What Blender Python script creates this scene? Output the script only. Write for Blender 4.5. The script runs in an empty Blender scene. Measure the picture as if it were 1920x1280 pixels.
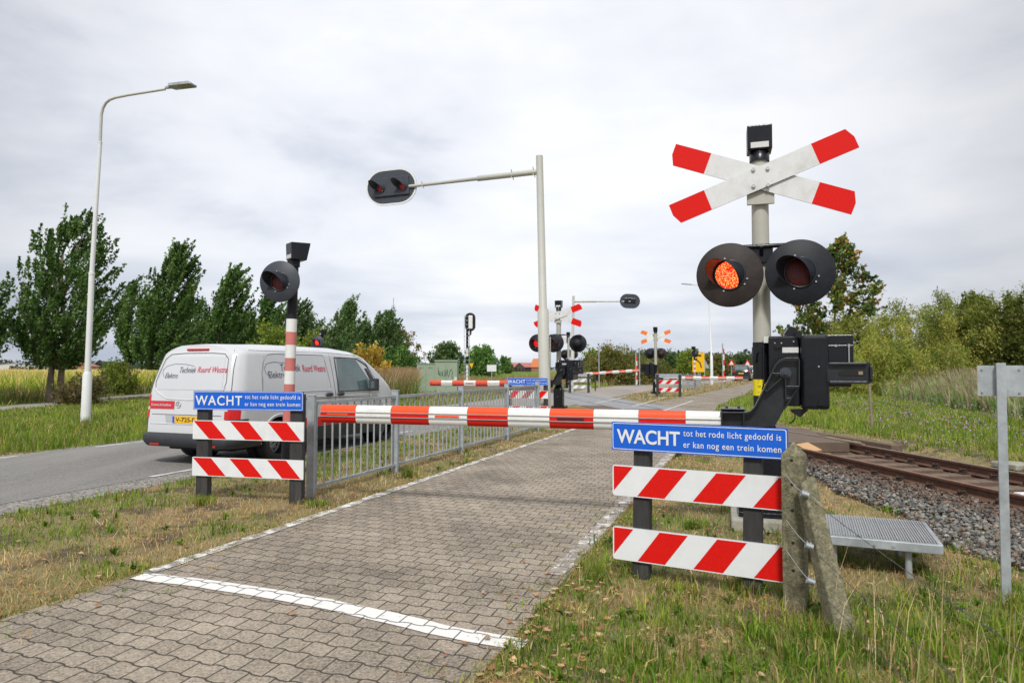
import bpy, math, random
import numpy as np
from mathutils import Matrix, Vector
R = math.radians
S = bpy.context.scene
COL = S.collection
rng = np.random.default_rng(7)
random.seed(7)

# ------------------------------------------------------------------ camera
H = 1.5
F = 1280.0
PITCH = 2.33
cam = bpy.data.cameras.new("camera")
cam.sensor_width = 36.0
cam.lens = 24.0
cam.clip_start = 0.05
cam.clip_end = 6000
cam.dof.use_dof = True
cam.dof.focus_distance = 6.0
cam.dof.aperture_fstop = 3.5
camo = bpy.data.objects.new("camera", cam)
COL.objects.link(camo)
camo.location = (0, 0, H)
camo.rotation_euler = (R(90 + PITCH), 0, 0)
S.camera = camo

# ------------------------------------------------------------------ sky and sun (overcast)
SUN_EL, SUN_AZ = 50.0, -8.0          # azimuth measured from +Y towards +X
W = bpy.data.worlds.new("World")
S.world = W
W.use_nodes = True
nt = W.node_tree
nt.nodes.clear()
wo = nt.nodes.new("ShaderNodeOutputWorld")
bg = nt.nodes.new("ShaderNodeBackground")
bg.inputs[1].default_value = 1.0
sky = nt.nodes.new("ShaderNodeTexSky")
sky.sky_type = 'NISHITA'
sky.sun_disc = False
sky.sun_elevation = R(SUN_EL)
sky.sun_rotation = R(SUN_AZ)
sky.dust_density = 3.0
skm = nt.nodes.new("ShaderNodeVectorMath"); skm.operation = 'SCALE'
skm.inputs[3].default_value = 0.10
nt.links.new(sky.outputs[0], skm.inputs[0])
tc = nt.nodes.new("ShaderNodeTexCoord")
# cloud layers: stretch the direction so bands lie flat near the horizon
mp = nt.nodes.new("ShaderNodeMapping"); mp.inputs['Scale'].default_value = (1.0, 1.0, 2.6)
mp.inputs['Rotation'].default_value = (0.05, 0.22, 0.4)
nt.links.new(tc.outputs['Generated'], mp.inputs[0])
n1 = nt.nodes.new("ShaderNodeTexNoise"); n1.inputs['Scale'].default_value = 2.3
n1.inputs['Detail'].default_value = 7; n1.inputs['Roughness'].default_value = 0.52
n1.inputs['Distortion'].default_value = 0.15
nt.links.new(mp.outputs[0], n1.inputs[0])
cr = nt.nodes.new("ShaderNodeValToRGB")
e = cr.color_ramp.elements
e[0].position = 0.30; e[0].color = (0.43, 0.465, 0.54, 1)
e[1].position = 0.60; e[1].color = (0.735, 0.742, 0.768, 1)
m_ = cr.color_ramp.elements.new(0.45); m_.color = (0.635, 0.653, 0.70, 1)
nt.links.new(n1.outputs[0], cr.inputs[0])
# blue-grey rain band low over the horizon
sx = nt.nodes.new("ShaderNodeSeparateXYZ"); nt.links.new(tc.outputs['Generated'], sx.inputs[0])
mr = nt.nodes.new("ShaderNodeMapRange"); mr.inputs[1].default_value = 0.20; mr.inputs[2].default_value = 0.0
mr.inputs[3].default_value = 0.0; mr.inputs[4].default_value = 1.0
nt.links.new(sx.outputs[2], mr.inputs[0])
mp2 = nt.nodes.new("ShaderNodeMapping"); mp2.inputs['Scale'].default_value = (1.2, 1.2, 9.0)
nt.links.new(tc.outputs['Generated'], mp2.inputs[0])
n2 = nt.nodes.new("ShaderNodeTexNoise"); n2.inputs['Scale'].default_value = 2.2; n2.inputs['Detail'].default_value = 6
nt.links.new(mp2.outputs[0], n2.inputs[0])
r2 = nt.nodes.new("ShaderNodeMapRange"); r2.inputs[1].default_value = 0.40; r2.inputs[2].default_value = 0.62
r2.inputs[3].default_value = 0.0; r2.inputs[4].default_value = 1.0
nt.links.new(n2.outputs[0], r2.inputs[0])
mul = nt.nodes.new("ShaderNodeMath"); mul.operation = 'MULTIPLY'
nt.links.new(mr.outputs[0], mul.inputs[0]); nt.links.new(r2.outputs[0], mul.inputs[1])
mxb = nt.nodes.new("ShaderNodeMixRGB"); mxb.inputs[2].default_value = (0.385, 0.44, 0.535, 1)
nt.links.new(mul.outputs[0], mxb.inputs[0]); nt.links.new(cr.outputs[0], mxb.inputs[1])
mxs = nt.nodes.new("ShaderNodeMixRGB"); mxs.inputs[0].default_value = 0.93
nt.links.new(skm.outputs[0], mxs.inputs[1]); nt.links.new(mxb.outputs[0], mxs.inputs[2])
# the cloud deck is thinner and brighter ahead, thicker to the sides
lobe = nt.nodes.new("ShaderNodeVectorMath"); lobe.operation = 'DOT_PRODUCT'
lobe.inputs[1].default_value = Vector((-0.04, 0.95, 0.24)).normalized()
nt.links.new(tc.outputs['Generated'], lobe.inputs[0])
lr = nt.nodes.new("ShaderNodeMapRange"); lr.inputs[1].default_value = 0.72; lr.inputs[2].default_value = 0.97
lr.inputs[3].default_value = 0.74; lr.inputs[4].default_value = 1.07; lr.interpolation_type = 'SMOOTHSTEP'
nt.links.new(lobe.outputs['Value'], lr.inputs[0])
lm_ = nt.nodes.new("ShaderNodeVectorMath"); lm_.operation = 'SCALE'
nt.links.new(mxs.outputs[0], lm_.inputs[0]); nt.links.new(lr.outputs[0], lm_.inputs[3])
nt.links.new(lm_.outputs[0], bg.inputs[0]); nt.links.new(bg.outputs[0], wo.inputs[0])

sl = bpy.data.lights.new("sun", 'SUN')
sl.energy = 2.4
sl.angle = R(9)
sl.color = (1.0, 0.97, 0.92)
so = bpy.data.objects.new("sun", sl)
COL.objects.link(so)
sd = Vector((math.sin(R(SUN_AZ)) * math.cos(R(SUN_EL)), math.cos(R(SUN_AZ)) * math.cos(R(SUN_EL)) * -1 + 0, math.sin(R(SUN_EL))))
# sun stands behind the left shoulder of the camera
so.rotation_euler = sd.to_track_quat('Z', 'Y').to_euler()
S.view_settings.view_transform = 'Standard'
S.view_settings.look = 'None'
S.view_settings.exposure = 0.42
S.view_settings.gamma = 1.0
sky.sun_rotation = math.atan2(sd.x, sd.y)

# ------------------------------------------------------------------ measuring helpers
cth, sth = math.cos(R(PITCH)), math.sin(R(PITCH))
def ray(px, py):
    a, b = (px - 960) / F, (640 - py) / F
    return Vector((a, cth - b * sth, sth + b * cth))
def G(px, py, z=0.0):
    d = ray(px, py); t = (z - H) / d.z
    return Vector((d.x * t, d.y * t, z))
def D(px, py, Y):
    d = ray(px, py); t = Y / d.y
    return Vector((d.x * t, Y, H + d.z * t))

def roadR(Y): return -1.6 + 0.364 * (Y - 17.1) + np.maximum(0, np.asarray(Y) - 60) * 0.18
def roadL(Y): return -6.85 + 0.364 * (Y - 17.1) + np.maximum(0, np.asarray(Y) - 60) * 0.03
def pathL(Y): return np.where(np.asarray(Y) < 28, -1.17 + 0.35 * (np.asarray(Y) - 9.5) , 5.3 + 0.45 * (np.asarray(Y) - 28))
def pathR(Y): return np.where(np.asarray(Y) < 28, 1.98 + 0.35 * (np.asarray(Y) - 9.5), 8.5 + 0.42 * (np.asarray(Y) - 28))
def railN(Y): return 7.03 - 0.1156 * np.asarray(Y)
def railF(Y): return 8.54 - 0.1156 * np.asarray(Y)
def _unused(): pass
def sidepathC(Y): return -19.4 - 0.13 * (np.asarray(Y) - 26)
DECK0, DECK1 = 13.6, 43.0

# ------------------------------------------------------------------ materials
MATS = {}
def pm(name, col, rough=0.5, metal=0.0, var=0.08, scale=12.0, bump=0.0, bscale=None, emit=0.0, ecol=None,
       col2=None, thr=(0.45, 0.65), spec=0.5, coat=0.0, detail=6, stretch=None, alpha=None):
    if name in MATS: return MATS[name]
    m = bpy.data.materials.new(name); m.use_nodes = True
    t = m.node_tree; N = t.nodes; L = t.links
    b = N['Principled BSDF']
    b.inputs['Roughness'].default_value = rough
    b.inputs['Metallic'].default_value = metal
    b.inputs['Specular IOR Level'].default_value = spec
    b.inputs['Coat Weight'].default_value = coat
    tcn = N.new("ShaderNodeTexCoord")
    src = tcn.outputs['Object']
    if stretch:
        mpn = N.new("ShaderNodeMapping"); mpn.inputs['Scale'].default_value = stretch
        L.new(src, mpn.inputs[0]); src = mpn.outputs[0]
    no = N.new("ShaderNodeTexNoise"); no.inputs['Scale'].default_value = scale; no.inputs['Detail'].default_value = detail
    no.inputs['Roughness'].default_value = 0.6
    L.new(src, no.inputs[0])
    ra = N.new("ShaderNodeValToRGB")
    c = Vector(col)
    ra.color_ramp.elements[0].position = 0.3
    ra.color_ramp.elements[1].position = 0.7
    ra.color_ramp.elements[0].color = (*(c * (1 - var)), 1)
    ra.color_ramp.elements[1].color = (*(c * (1 + var)), 1)
    L.new(no.outputs[0], ra.inputs[0])
    out = ra.outputs[0]
    if col2:
        n2_ = N.new("ShaderNodeTexNoise"); n2_.inputs['Scale'].default_value = scale * 0.37; n2_.inputs['Detail'].default_value = 8
        n2_.inputs['Roughness'].default_value = 0.68
        L.new(src, n2_.inputs[0])
        mr_ = N.new("ShaderNodeMapRange"); mr_.inputs[1].default_value = thr[0]; mr_.inputs[2].default_value = thr[1]
        L.new(n2_.outputs[0], mr_.inputs[0])
        mx = N.new("ShaderNodeMixRGB"); mx.inputs[2].default_value = (*col2, 1)
        L.new(mr_.outputs[0], mx.inputs[0]); L.new(out, mx.inputs[1]); out = mx.outputs[0]
    L.new(out, b.inputs['Base Color'])
    if bump:
        nb = N.new("ShaderNodeTexNoise"); nb.inputs['Scale'].default_value = bscale or scale * 4; nb.inputs['Detail'].default_value = 5
        L.new(src, nb.inputs[0])
        bp = N.new("ShaderNodeBump"); bp.inputs['Strength'].default_value = bump; bp.inputs['Distance'].default_value = 0.01
        L.new(nb.outputs[0], bp.inputs['Height']); L.new(bp.outputs[0], b.inputs['Normal'])
    if emit:
        b.inputs['Emission Color'].default_value = (*(ecol or col), 1)
        b.inputs['Emission Strength'].default_value = emit
    MATS[name] = m
    return m

def leafmat(name, trans=0.3, rough=0.55):
    m = bpy.data.materials.new(name); m.use_nodes = True
    t = m.node_tree; N = t.nodes; L = t.links
    b = N['Principled BSDF']; b.inputs['Roughness'].default_value = rough
    b.inputs['Specular IOR Level'].default_value = 0.3
    a = N.new("ShaderNodeAttribute"); a.attribute_name = "Col"
    L.new(a.outputs[0], b.inputs['Base Color'])
    tr = N.new("ShaderNodeBsdfTranslucent")
    hs = N.new("ShaderNodeHueSaturation"); hs.inputs['Value'].default_value = 1.25; hs.inputs['Saturation'].default_value = 1.1
    L.new(a.outputs[0], hs.inputs['Color']); L.new(hs.outputs[0], tr.inputs[0])
    mx = N.new("ShaderNodeMixShader"); mx.inputs[0].default_value = trans
    L.new(b.outputs[0], mx.inputs[1]); L.new(tr.outputs[0], mx.inputs[2])
    L.new(mx.outputs[0], N['Material Output'].inputs[0])
    return m
LEAF = leafmat("leaf", 0.42)
BLADE = leafmat("grass_blade", 0.35)
DRYLEAF = leafmat("fallen_leaf", 0.1, 0.7)
STONE = pm("ballast_stone", (0.22, 0.21, 0.2), 0.9)
def attrmat(name, rough=0.85):
    m = bpy.data.materials.new(name); m.use_nodes = True
    N = m.node_tree.nodes; L = m.node_tree.links; b = N['Principled BSDF']; b.inputs['Roughness'].default_value = rough
    a = N.new("ShaderNodeAttribute"); a.attribute_name = "Col"
    tcn = N.new("ShaderNodeTexCoord"); no = N.new("ShaderNodeTexNoise"); no.inputs['Scale'].default_value = 60
    L.new(tcn.outputs['Object'], no.inputs[0])
    mr_ = N.new("ShaderNodeMapRange"); mr_.inputs[3].default_value = 0.6; mr_.inputs[4].default_value = 1.4
    L.new(no.outputs[0], mr_.inputs[0])
    vm = N.new("ShaderNodeVectorMath"); vm.operation = 'SCALE'
    L.new(a.outputs[0], vm.inputs[0]); L.new(mr_.outputs[0], vm.inputs[3]); L.new(vm.outputs[0], b.inputs['Base Color'])
    return m
STONEM = attrmat("stone_mix")

M_mast = pm("mast_paint", (0.42, 0.415, 0.36), 0.45, var=0.05, scale=6, col2=(0.33, 0.32, 0.27), thr=(0.58, 0.8), bump=0.05)
M_pole = pm("pole_paint", (0.50, 0.50, 0.45), 0.45, var=0.04, scale=4, col2=(0.38, 0.38, 0.33), thr=(0.6, 0.85))
M_white = pm("white_paint", (0.74, 0.75, 0.73), 0.35, var=0.04, scale=7, col2=(0.55, 0.55, 0.5), thr=(0.6, 0.8))
M_lamp_white = pm("white_lacquer", (0.70, 0.72, 0.72), 0.4, var=0.04, scale=3, col2=(0.42, 0.41, 0.36), thr=(0.62, 0.8))
M_red = pm("red_sheeting", (0.66, 0.010, 0.007), 0.55, var=0.10, scale=60, spec=0.15, bump=0.05, bscale=160)
M_red_old = pm("faded_red", (0.55, 0.17, 0.15), 0.5, var=0.06, scale=8)
M_orange = pm("orange_foil", (0.80, 0.088, 0.026), 0.5, var=0.05, scale=15, spec=0.25)
M_orange_shade = pm("orange_foil_shade", (0.52, 0.016, 0.007), 0.55, var=0.05, scale=15, spec=0.2)  # same orange foil, with the boom's underside shade painted into its colour
M_orange_back = pm("orange_translucent", (0.80, 0.2, 0.03), 0.4, var=0.1, scale=8)
M_plank = pm("sign_white", (0.66, 0.67, 0.67), 0.4, var=0.05, scale=12, col2=(0.52, 0.52, 0.5), thr=(0.5, 0.75), bump=0.04)
M_black = pm("black_enamel", (0.007, 0.008, 0.012), 0.27, var=0.3, scale=8, spec=0.42, bump=0.12, bscale=90, col2=(0.014, 0.014, 0.017), thr=(0.45, 0.7))
M_cast = pm("black_casting", (0.016, 0.018, 0.023), 0.36, var=0.3, scale=12, spec=0.5, bump=0.2, bscale=120, col2=(0.028, 0.029, 0.033), thr=(0.45, 0.7))
M_head = pm("lamp_board_grey", (0.045, 0.052, 0.066), 0.5, var=0.15, scale=6, spec=0.35)
M_disc = pm("disc_black", (0.017, 0.019, 0.025), 0.55, var=0.25, scale=9, spec=0.25, col2=(0.020, 0.020, 0.024), thr=(0.5, 0.8))
M_disc_warm = pm("disc_weathered", (0.034, 0.028, 0.026), 0.6, spec=0.25, var=0.2, scale=9, col2=(0.06, 0.05, 0.045), thr=(0.5, 0.8))
M_hood = pm("hood_black", (0.020, 0.023, 0.032), 0.33, spec=0.45, var=0.2, scale=14)
M_lens_lit = pm("lens_lit", (0.8, 0.05, 0.01), 0.2, emit=1.0)
M_lens_dim = pm("lens_dim", (0.6, 0.01, 0.01), 0.2, emit=0.5, ecol=(0.9, 0.01, 0.01))
M_lens_off = pm("lens_off", (0.09, 0.004, 0.006), 0.12, var=0.4, scale=60, bump=0.5, bscale=220)
def _lit():
    m = M_lens_lit; N = m.node_tree.nodes; L = m.node_tree.links; b = N['Principled BSDF']
    t_ = N.new("ShaderNodeTexCoord"); v = N.new("ShaderNodeTexVoronoi"); v.inputs['Scale'].default_value = 85
    L.new(t_.outputs['Object'], v.inputs[0])
    r_ = N.new("ShaderNodeValToRGB"); r_.color_ramp.elements[0].color = (0.80, 0.24, 0.06, 1); r_.color_ramp.elements[1].color = (0.36, 0.003, 0.001, 1)
    r_.color_ramp.elements[0].position = 0.18; r_.color_ramp.elements[1].position = 0.55
    L.new(v.outputs[0], r_.inputs[0]); L.new(r_.outputs[0], b.inputs['Emission Color'])
    b.inputs['Emission Strength'].default_value = 2.6
_lit()
M_steel = pm("galvanised_steel", (0.42, 0.455, 0.48), 0.5, metal=0.3, var=0.12, scale=14, col2=(0.30, 0.33, 0.35), thr=(0.45, 0.65))
M_steel_l = pm("bolt_steel", (0.55, 0.55, 0.53), 0.35, metal=0.8)
M_alu = pm("aluminium_rail", (0.50, 0.50, 0.48), 0.35, metal=0.6, var=0.1)
M_blue = pm("sign_blue", (0.006, 0.115, 0.62), 0.4, var=0.04, scale=5, spec=0.4)
M_signwhite = pm("sign_lettering", (0.74, 0.76, 0.78), 0.4, var=0.03, scale=9, col2=(0.62, 0.63, 0.62), thr=(0.52, 0.8), bump=0.03)
M_wood = pm("dark_post", (0.032, 0.031, 0.031), 0.75, var=0.25, scale=30, col2=(0.075, 0.07, 0.06), thr=(0.5, 0.75), bump=0.3, stretch=(1, 1, 0.15))
M_concrete = pm("old_concrete", (0.15, 0.14, 0.085), 0.9, var=0.45, scale=70, col2=(0.30, 0.27, 0.17), thr=(0.5, 0.66), bump=0.8, bscale=140)
M_concrete_l = pm("concrete_slab", (0.34, 0.33, 0.28), 0.9, var=0.15, scale=20, col2=(0.2, 0.2, 0.14), thr=(0.5, 0.7), bump=0.4)
M_rust = pm("rail_rust", (0.12, 0.056, 0.033), 0.75, var=0.25, scale=18, bump=0.25, col2=(0.06, 0.03, 0.02), thr=(0.5, 0.7), stretch=(1, 1, 1))
M_railtop = pm("rail_top", (0.42, 0.34, 0.31), 0.28, metal=0.8, var=0.15, scale=20)
M_railtop_r = pm("rail_top_rusty", (0.27, 0.125, 0.075), 0.5, metal=0.35, var=0.15, scale=20)
M_sleeper = pm("sleeper_brown", (0.145, 0.10, 0.07), 0.9, var=0.3, scale=14, bump=0.4, col2=(0.2, 0.15, 0.11), thr=(0.55, 0.75))
M_trackdirt = pm("track_bed_dirt", (0.085, 0.05, 0.033), 0.95, var=0.35, scale=9, bump=0.8, bscale=40, col2=(0.05, 0.035, 0.025), thr=(0.45, 0.7))
M_yellow = pm("yellow_sticker", (0.85, 0.70, 0.01), 0.4, var=0.03)
M_yel_sign = pm("yellow_sign", (0.85, 0.48, 0.01), 0.4, var=0.03)
M_dark = pm("dark_print", (0.02, 0.02, 0.025), 0.5)
M_label = pm("label_plate", (0.6, 0.61, 0.6), 0.4, var=0.15, scale=150)
M_cabinet = pm("cabinet_green", (0.27, 0.345, 0.25), 0.5, var=0.05, scale=2, col2=(0.33, 0.385, 0.31), thr=(0.55, 0.8))
M_vanwhite = pm("van_white", (0.60, 0.615, 0.64), 0.22, var=0.02, scale=1.2, coat=0.8, col2=(0.52, 0.53, 0.55), thr=(0.45, 0.75))
M_vangrey = pm("van_panel", (0.55, 0.57, 0.60), 0.35, var=0.03, scale=1.0, coat=0.3)
M_vanline = pm("van_gap", (0.10, 0.10, 0.11), 0.6)
M_plastic = pm("bumper_plastic", (0.035, 0.038, 0.045), 0.5, var=0.1, scale=10)
M_tyre = pm("tyre_rubber", (0.018, 0.018, 0.018), 0.8, var=0.2, scale=20)
M_rim = pm("rim_silver", (0.48, 0.48, 0.48), 0.4, metal=0.5, var=0.08)
M_glass = pm("window_glass", (0.08, 0.13, 0.13), 0.06, var=0.5, scale=2.2, spec=0.8, coat=0.8, col2=(0.14, 0.19, 0.19), thr=(0.4, 0.7))
M_tail = pm("tail_lamp", (0.55, 0.01, 0.015), 0.15, var=0.25, scale=25, coat=0.6)
M_tail_on = pm("tail_lamp_on", (0.42, 0.01, 0.01), 0.2, emit=0.12, ecol=(1.0, 0.03, 0.02))
M_vanred = pm("van_red", (0.55, 0.012, 0.025), 0.35, var=0.03, coat=0.4)
M_text_dk = pm("text_dark", (0.10, 0.10, 0.14), 0.5)
M_text_red = pm("text_red", (0.60, 0.03, 0.07), 0.5)
M_plate = pm("number_plate", (0.85, 0.50, 0.01), 0.4, var=0.02)
M_grating = pm("grating", (0.37, 0.375, 0.38), 0.45, metal=0.4, var=0.1, scale=10)
M_card = pm("cardboard", (0.50, 0.31, 0.15), 0.8)
M_timber = pm("grey_timber", (0.24, 0.2, 0.14), 0.85, var=0.25, scale=20, bump=0.3)
M_bark = pm("bark", (0.16, 0.125, 0.09), 0.9, var=0.3, scale=14, bump=0.8, bscale=30, col2=(0.24, 0.21, 0.16), thr=(0.5, 0.7))
M_roof_red = pm("roof_red", (0.42, 0.17, 0.14), 0.7)
M_roof_or = pm("roof_orange", (0.52, 0.17, 0.06), 0.7)
M_barn = pm("barn_boards", (0.07, 0.06, 0.055), 0.8)
M_brick = pm("far_brick", (0.3, 0.16, 0.1), 0.85)
M_graf = pm("graffiti_paint", (0.02, 0.06, 0.055), 0.5)
M_carblack = pm("car_black", (0.015, 0.016, 0.02), 0.2, coat=0.8, var=0.1)
M_carwhite = pm("car_white", (0.7, 0.7, 0.7), 0.25, coat=0.6, var=0.02)
M_gap = pm("dark_gap", (0.01, 0.01, 0.01), 0.8)

# ------------------------------------------------------------------ mesh building
class MB:
    def __init__(s):
        s.v, s.f, s.m, s.s = [], [], [], []
        s.T = Matrix.Identity(4)
    def add(s, vs, fs, m=0, smooth=False):
        o = len(s.v)
        for p in vs: s.v.append(tuple(s.T @ Vector(p)))
        for k, f in enumerate(fs):
            s.f.append([o + i for i in f]); s.m.append(m if isinstance(m, int) else m[k]); s.s.append(smooth)
        return s
    def box(s, c, d, m=0, rot=None):
        x, y, z = d[0] / 2, d[1] / 2, d[2] / 2
        vs = [Vector((i, j, k)) for k in (-z, z) for j in (-y, y) for i in (-x, x)]
        if rot is not None: vs = [rot @ v for v in vs]
        vs = [v + Vector(c) for v in vs]
        return s.add(vs, [(0, 2, 3, 1), (4, 5, 7, 6), (0, 1, 5, 4), (2, 6, 7, 3), (0, 4, 6, 2), (1, 3, 7, 5)], m)
    def tube(s, pts, r, n=12, m=0, cap=True, smooth=True):
        pts = [Vector(p) for p in pts]
        rs = r if isinstance(r, (list, tuple)) else [r] * len(pts)
        t0 = (pts[1] - pts[0]).normalized()
        up = Vector((0, 0, 1)) if abs(t0.z) < 0.9 else Vector((1, 0, 0))
        u = t0.cross(up).normalized()
        vs = []
        for i, p in enumerate(pts):
            t = (pts[min(i + 1, len(pts) - 1)] - pts[max(i - 1, 0)]).normalized()
            u = (u - t * u.dot(t)).normalized(); w = t.cross(u)
            for k in range(n):
                a = 2 * math.pi * k / n
                vs.append(p + (u * math.cos(a) + w * math.sin(a)) * rs[i])
        fs = [(i * n + k, i * n + (k + 1) % n, (i + 1) * n + (k + 1) % n, (i + 1) * n + k) for i in range(len(pts) - 1) for k in range(n)]
        s.add(vs, fs, m, smooth)
        if cap:
            s.add(vs[:n], [tuple(range(n))[::-1]], m); s.add(vs[-n:], [tuple(range(n))], m)
        return s
    def cyl(s, p0, p1, r0, r1=None, n=24, m=0, cap=True, smooth=True):
        return s.tube([p0, p1], [r0, r0 if r1 is None else r1], n, m, cap, smooth)
    def prism(s, poly, y0, y1, m=0, side=None):       # poly in x,z ; thickness along y
        n = len(poly)
        a = sum(poly[i][0] * poly[(i + 1) % n][1] - poly[(i + 1) % n][0] * poly[i][1] for i in range(n))
        if a < 0: poly = poly[::-1]
        vs = [(p[0], y0, p[1]) for p in poly] + [(p[0], y1, p[1]) for p in poly]
        s.add(vs, [tuple(range(n)), tuple(range(2 * n - 1, n - 1, -1))], m)
        s.add(vs, [(i, i + n, (i + 1) % n + n, (i + 1) % n) for i in range(n)], m if side is None else side)
        return s
    def lathe(s, prof, n=32, m=0, smooth=True):       # prof (r, y) around the Y axis
        vs = [(r * math.cos(2 * math.pi * k / n), y, r * math.sin(2 * math.pi * k / n)) for r, y in prof for k in range(n)]
        fs = [(i * n + k, i * n + (k + 1) % n, (i + 1) * n + (k + 1) % n, (i + 1) * n + k) for i in range(len(prof) - 1) for k in range(n)]
        return s.add(vs, fs, m, smooth)
    def build(s, name, mats, parent=None, loc=(0, 0, 0), rot=(0, 0, 0), bevel=0, seg=2):
        me = bpy.data.meshes.new(name)
        me.from_pydata(s.v, [], s.f)
        for m in (mats if isinstance(mats, (list, tuple)) else [mats]): me.materials.append(m)
        me.polygons.foreach_set("material_index", s.m)
        me.polygons.foreach_set("use_smooth", s.s)
        me.update()
        o = bpy.data.objects.new(name, me); COL.objects.link(o)
        o.location = loc; o.rotation_euler = rot
        if parent: o.parent = parent
        if bevel:
            b = o.modifiers.new("bevel", 'BEVEL'); b.width = bevel; b.segments = seg; b.limit_method = 'ANGLE'; b.angle_limit = R(35)
            b.harden_normals = False
        return o

def thing(name, label, cat, loc=(0, 0, 0), rz=0.0, group=None, tilt=(0, 0)):
    o = bpy.data.objects.new(name, None); COL.objects.link(o)
    o.empty_display_size = 0.1
    o.location = loc; o.rotation_euler = (R(tilt[0]), R(tilt[1]), rz)
    tag(o, label, cat, group)
    return o
def tag(o, label, cat, group=None):
    o['label'] = label; o['category'] = cat
    if group: o['group'] = group
    return o
def structure(o, kind='structure'):
    o['kind'] = kind; return o
def dup(root, loc, rz, label, mapping=None, group=None, tilt=None):
    r = root.copy(); COL.objects.link(r); r.location = loc
    r.rotation_euler = (root.rotation_euler[0], root.rotation_euler[1], rz) if tilt is None else (R(tilt[0]), R(tilt[1]), rz)
    r['label'] = label
    if group: r['group'] = group
    for ch in list(root.children):
        c = ch.copy(); COL.objects.link(c); c.parent = r
        for g in list(ch.children):
            d = g.copy(); COL.objects.link(d); d.parent = c
    return r

def text(body, w, h, mat, parent, loc, rot=(R(90), 0, 0), bold=0.0, shear=0.0, name="lettering", thick=0.0015, space=1.0):
    cu = bpy.data.curves.new(name, 'FONT'); cu.body = body; cu.size = 1.0; cu.offset = bold; cu.shear = shear
    cu.extrude = 0.0; cu.space_character = space; cu.resolution_u = 5
    t = bpy.data.objects.new(name, cu); COL.objects.link(t)
    dg = bpy.context.evaluated_depsgraph_get()
    me = bpy.data.meshes.new_from_object(t.evaluated_get(dg))
    bpy.data.objects.remove(t)
    n = len(me.vertices); co = np.empty(n * 3); me.vertices.foreach_get("co", co); co = co.reshape(-1, 3)
    mn, mx = co.min(0), co.max(0)
    co[:, 0] = (co[:, 0] - mn[0]) / (mx[0] - mn[0]) * w
    co[:, 1] = (co[:, 1] - mn[1]) / (mx[1] - mn[1]) * h
    co[:, 2] = 0
    me.vertices.foreach_set("co", co.ravel()); me.update()
    me.materials.clear(); me.materials.append(mat)
    o = bpy.data.objects.new(name, me); COL.objects.link(o)
    o.parent = parent; o.location = loc; o.rotation_euler = rot
    return o

def fastmesh(name, V, faces_idx, cols, mat, smooth=False):
    """V (n,k,3); faces_idx: list of 4-tuples inside each item; cols (n,3)"""
    n, k, _ = V.shape
    nf = len(faces_idx)
    fi = np.array(faces_idx); fs = fi.shape[1]
    loops = (np.arange(n)[:, None, None] * k + fi[None]).reshape(-1)
    me = bpy.data.meshes.new(name)
    me.vertices.add(n * k); me.vertices.foreach_set("co", V.reshape(-1).astype(np.float32))
    me.loops.add(len(loops)); me.loops.foreach_set("vertex_index", loops.astype(np.int32))
    me.polygons.add(n * nf)
    me.polygons.foreach_set("loop_start", (np.arange(n * nf) * fs).astype(np.int32))
    me.polygons.foreach_set("loop_total", np.full(n * nf, fs, dtype=np.int32))
    me.update(calc_edges=True)
    if smooth: me.polygons.foreach_set("use_smooth", np.ones(n * nf, dtype=bool))
    ca = me.color_attributes.new("Col", 'FLOAT_COLOR', 'POINT')
    c4 = np.ones((n, k, 4), dtype=np.float32); c4[:, :, :3] = cols[:, None, :]
    ca.data.foreach_set("color", c4.reshape(-1))
    me.materials.append(mat)
    o = bpy.data.objects.new(name, me); COL.objects.link(o)
    return o
# ------------------------------------------------------------------ ground, road, path, railway
def sstep(a, b, x):
    t = np.clip((np.asarray(x, dtype=float) - a) / (b - a), 0, 1); return t * t * (3 - 2 * t)
def gh(X, Y):
    X = np.asarray(X, dtype=float); Y = np.asarray(Y, dtype=float)
    s = X - railN(Y)
    cor = sstep(-3.3, -1.9, s) * (1 - sstep(2.2, 3.2, s))
    deck = sstep(DECK0 + 0.35, DECK0 + 0.6, Y) * (1 - sstep(DECK1, DECK1 + 2, Y))
    z = -0.20 * cor * (1 - deck)
    z = z + 0.0 * sstep(6.0, 12.0, s) * (1 - sstep(40, 60, Y)) * (1 - sstep(13, 22, s))
    return z
def vnoise(X, Y, sc, seed=0):
    r = np.random.default_rng(seed); o = np.zeros_like(np.asarray(X, dtype=float))
    for k in range(9):
        a = r.uniform(0, 2 * math.pi); f = sc * r.uniform(0.5, 2.2)
        o += np.sin((X * math.cos(a) + Y * math.sin(a)) * f + r.uniform(0, 6.28))
    return o / 3.0

xs = np.concatenate([np.linspace(-900, -60, 14)[:-1], np.linspace(-60, -12, 25)[:-1], np.linspace(-12, 24, 145)[:-1], np.linspace(24, 60, 19)[:-1], np.linspace(60, 1200, 14)])
ys = np.concatenate([np.linspace(-30, 1.5, 8)[:-1], np.linspace(1.5, 34, 131)[:-1], np.linspace(34, 110, 50)[:-1], np.linspace(110, 2600, 24)])
GX, GY = np.meshgrid(xs, ys)
GZ = gh(GX, GY) + np.where(GY > 600, -0.0, 0)
nx, ny = len(xs), len(ys)
me = bpy.data.meshes.new("ground")
me.from_pydata(np.stack([GX, GY, GZ], -1).reshape(-1, 3).tolist(), [], [(j * nx + i, j * nx + i + 1, (j + 1) * nx + i + 1, (j + 1) * nx + i) for j in range(ny - 1) for i in range(nx - 1)])
me.polygons.foreach_set("use_smooth", [True] * len(me.polygons))
ground = structure(bpy.data.objects.new("ground", me)); COL.objects.link(ground)
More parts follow.
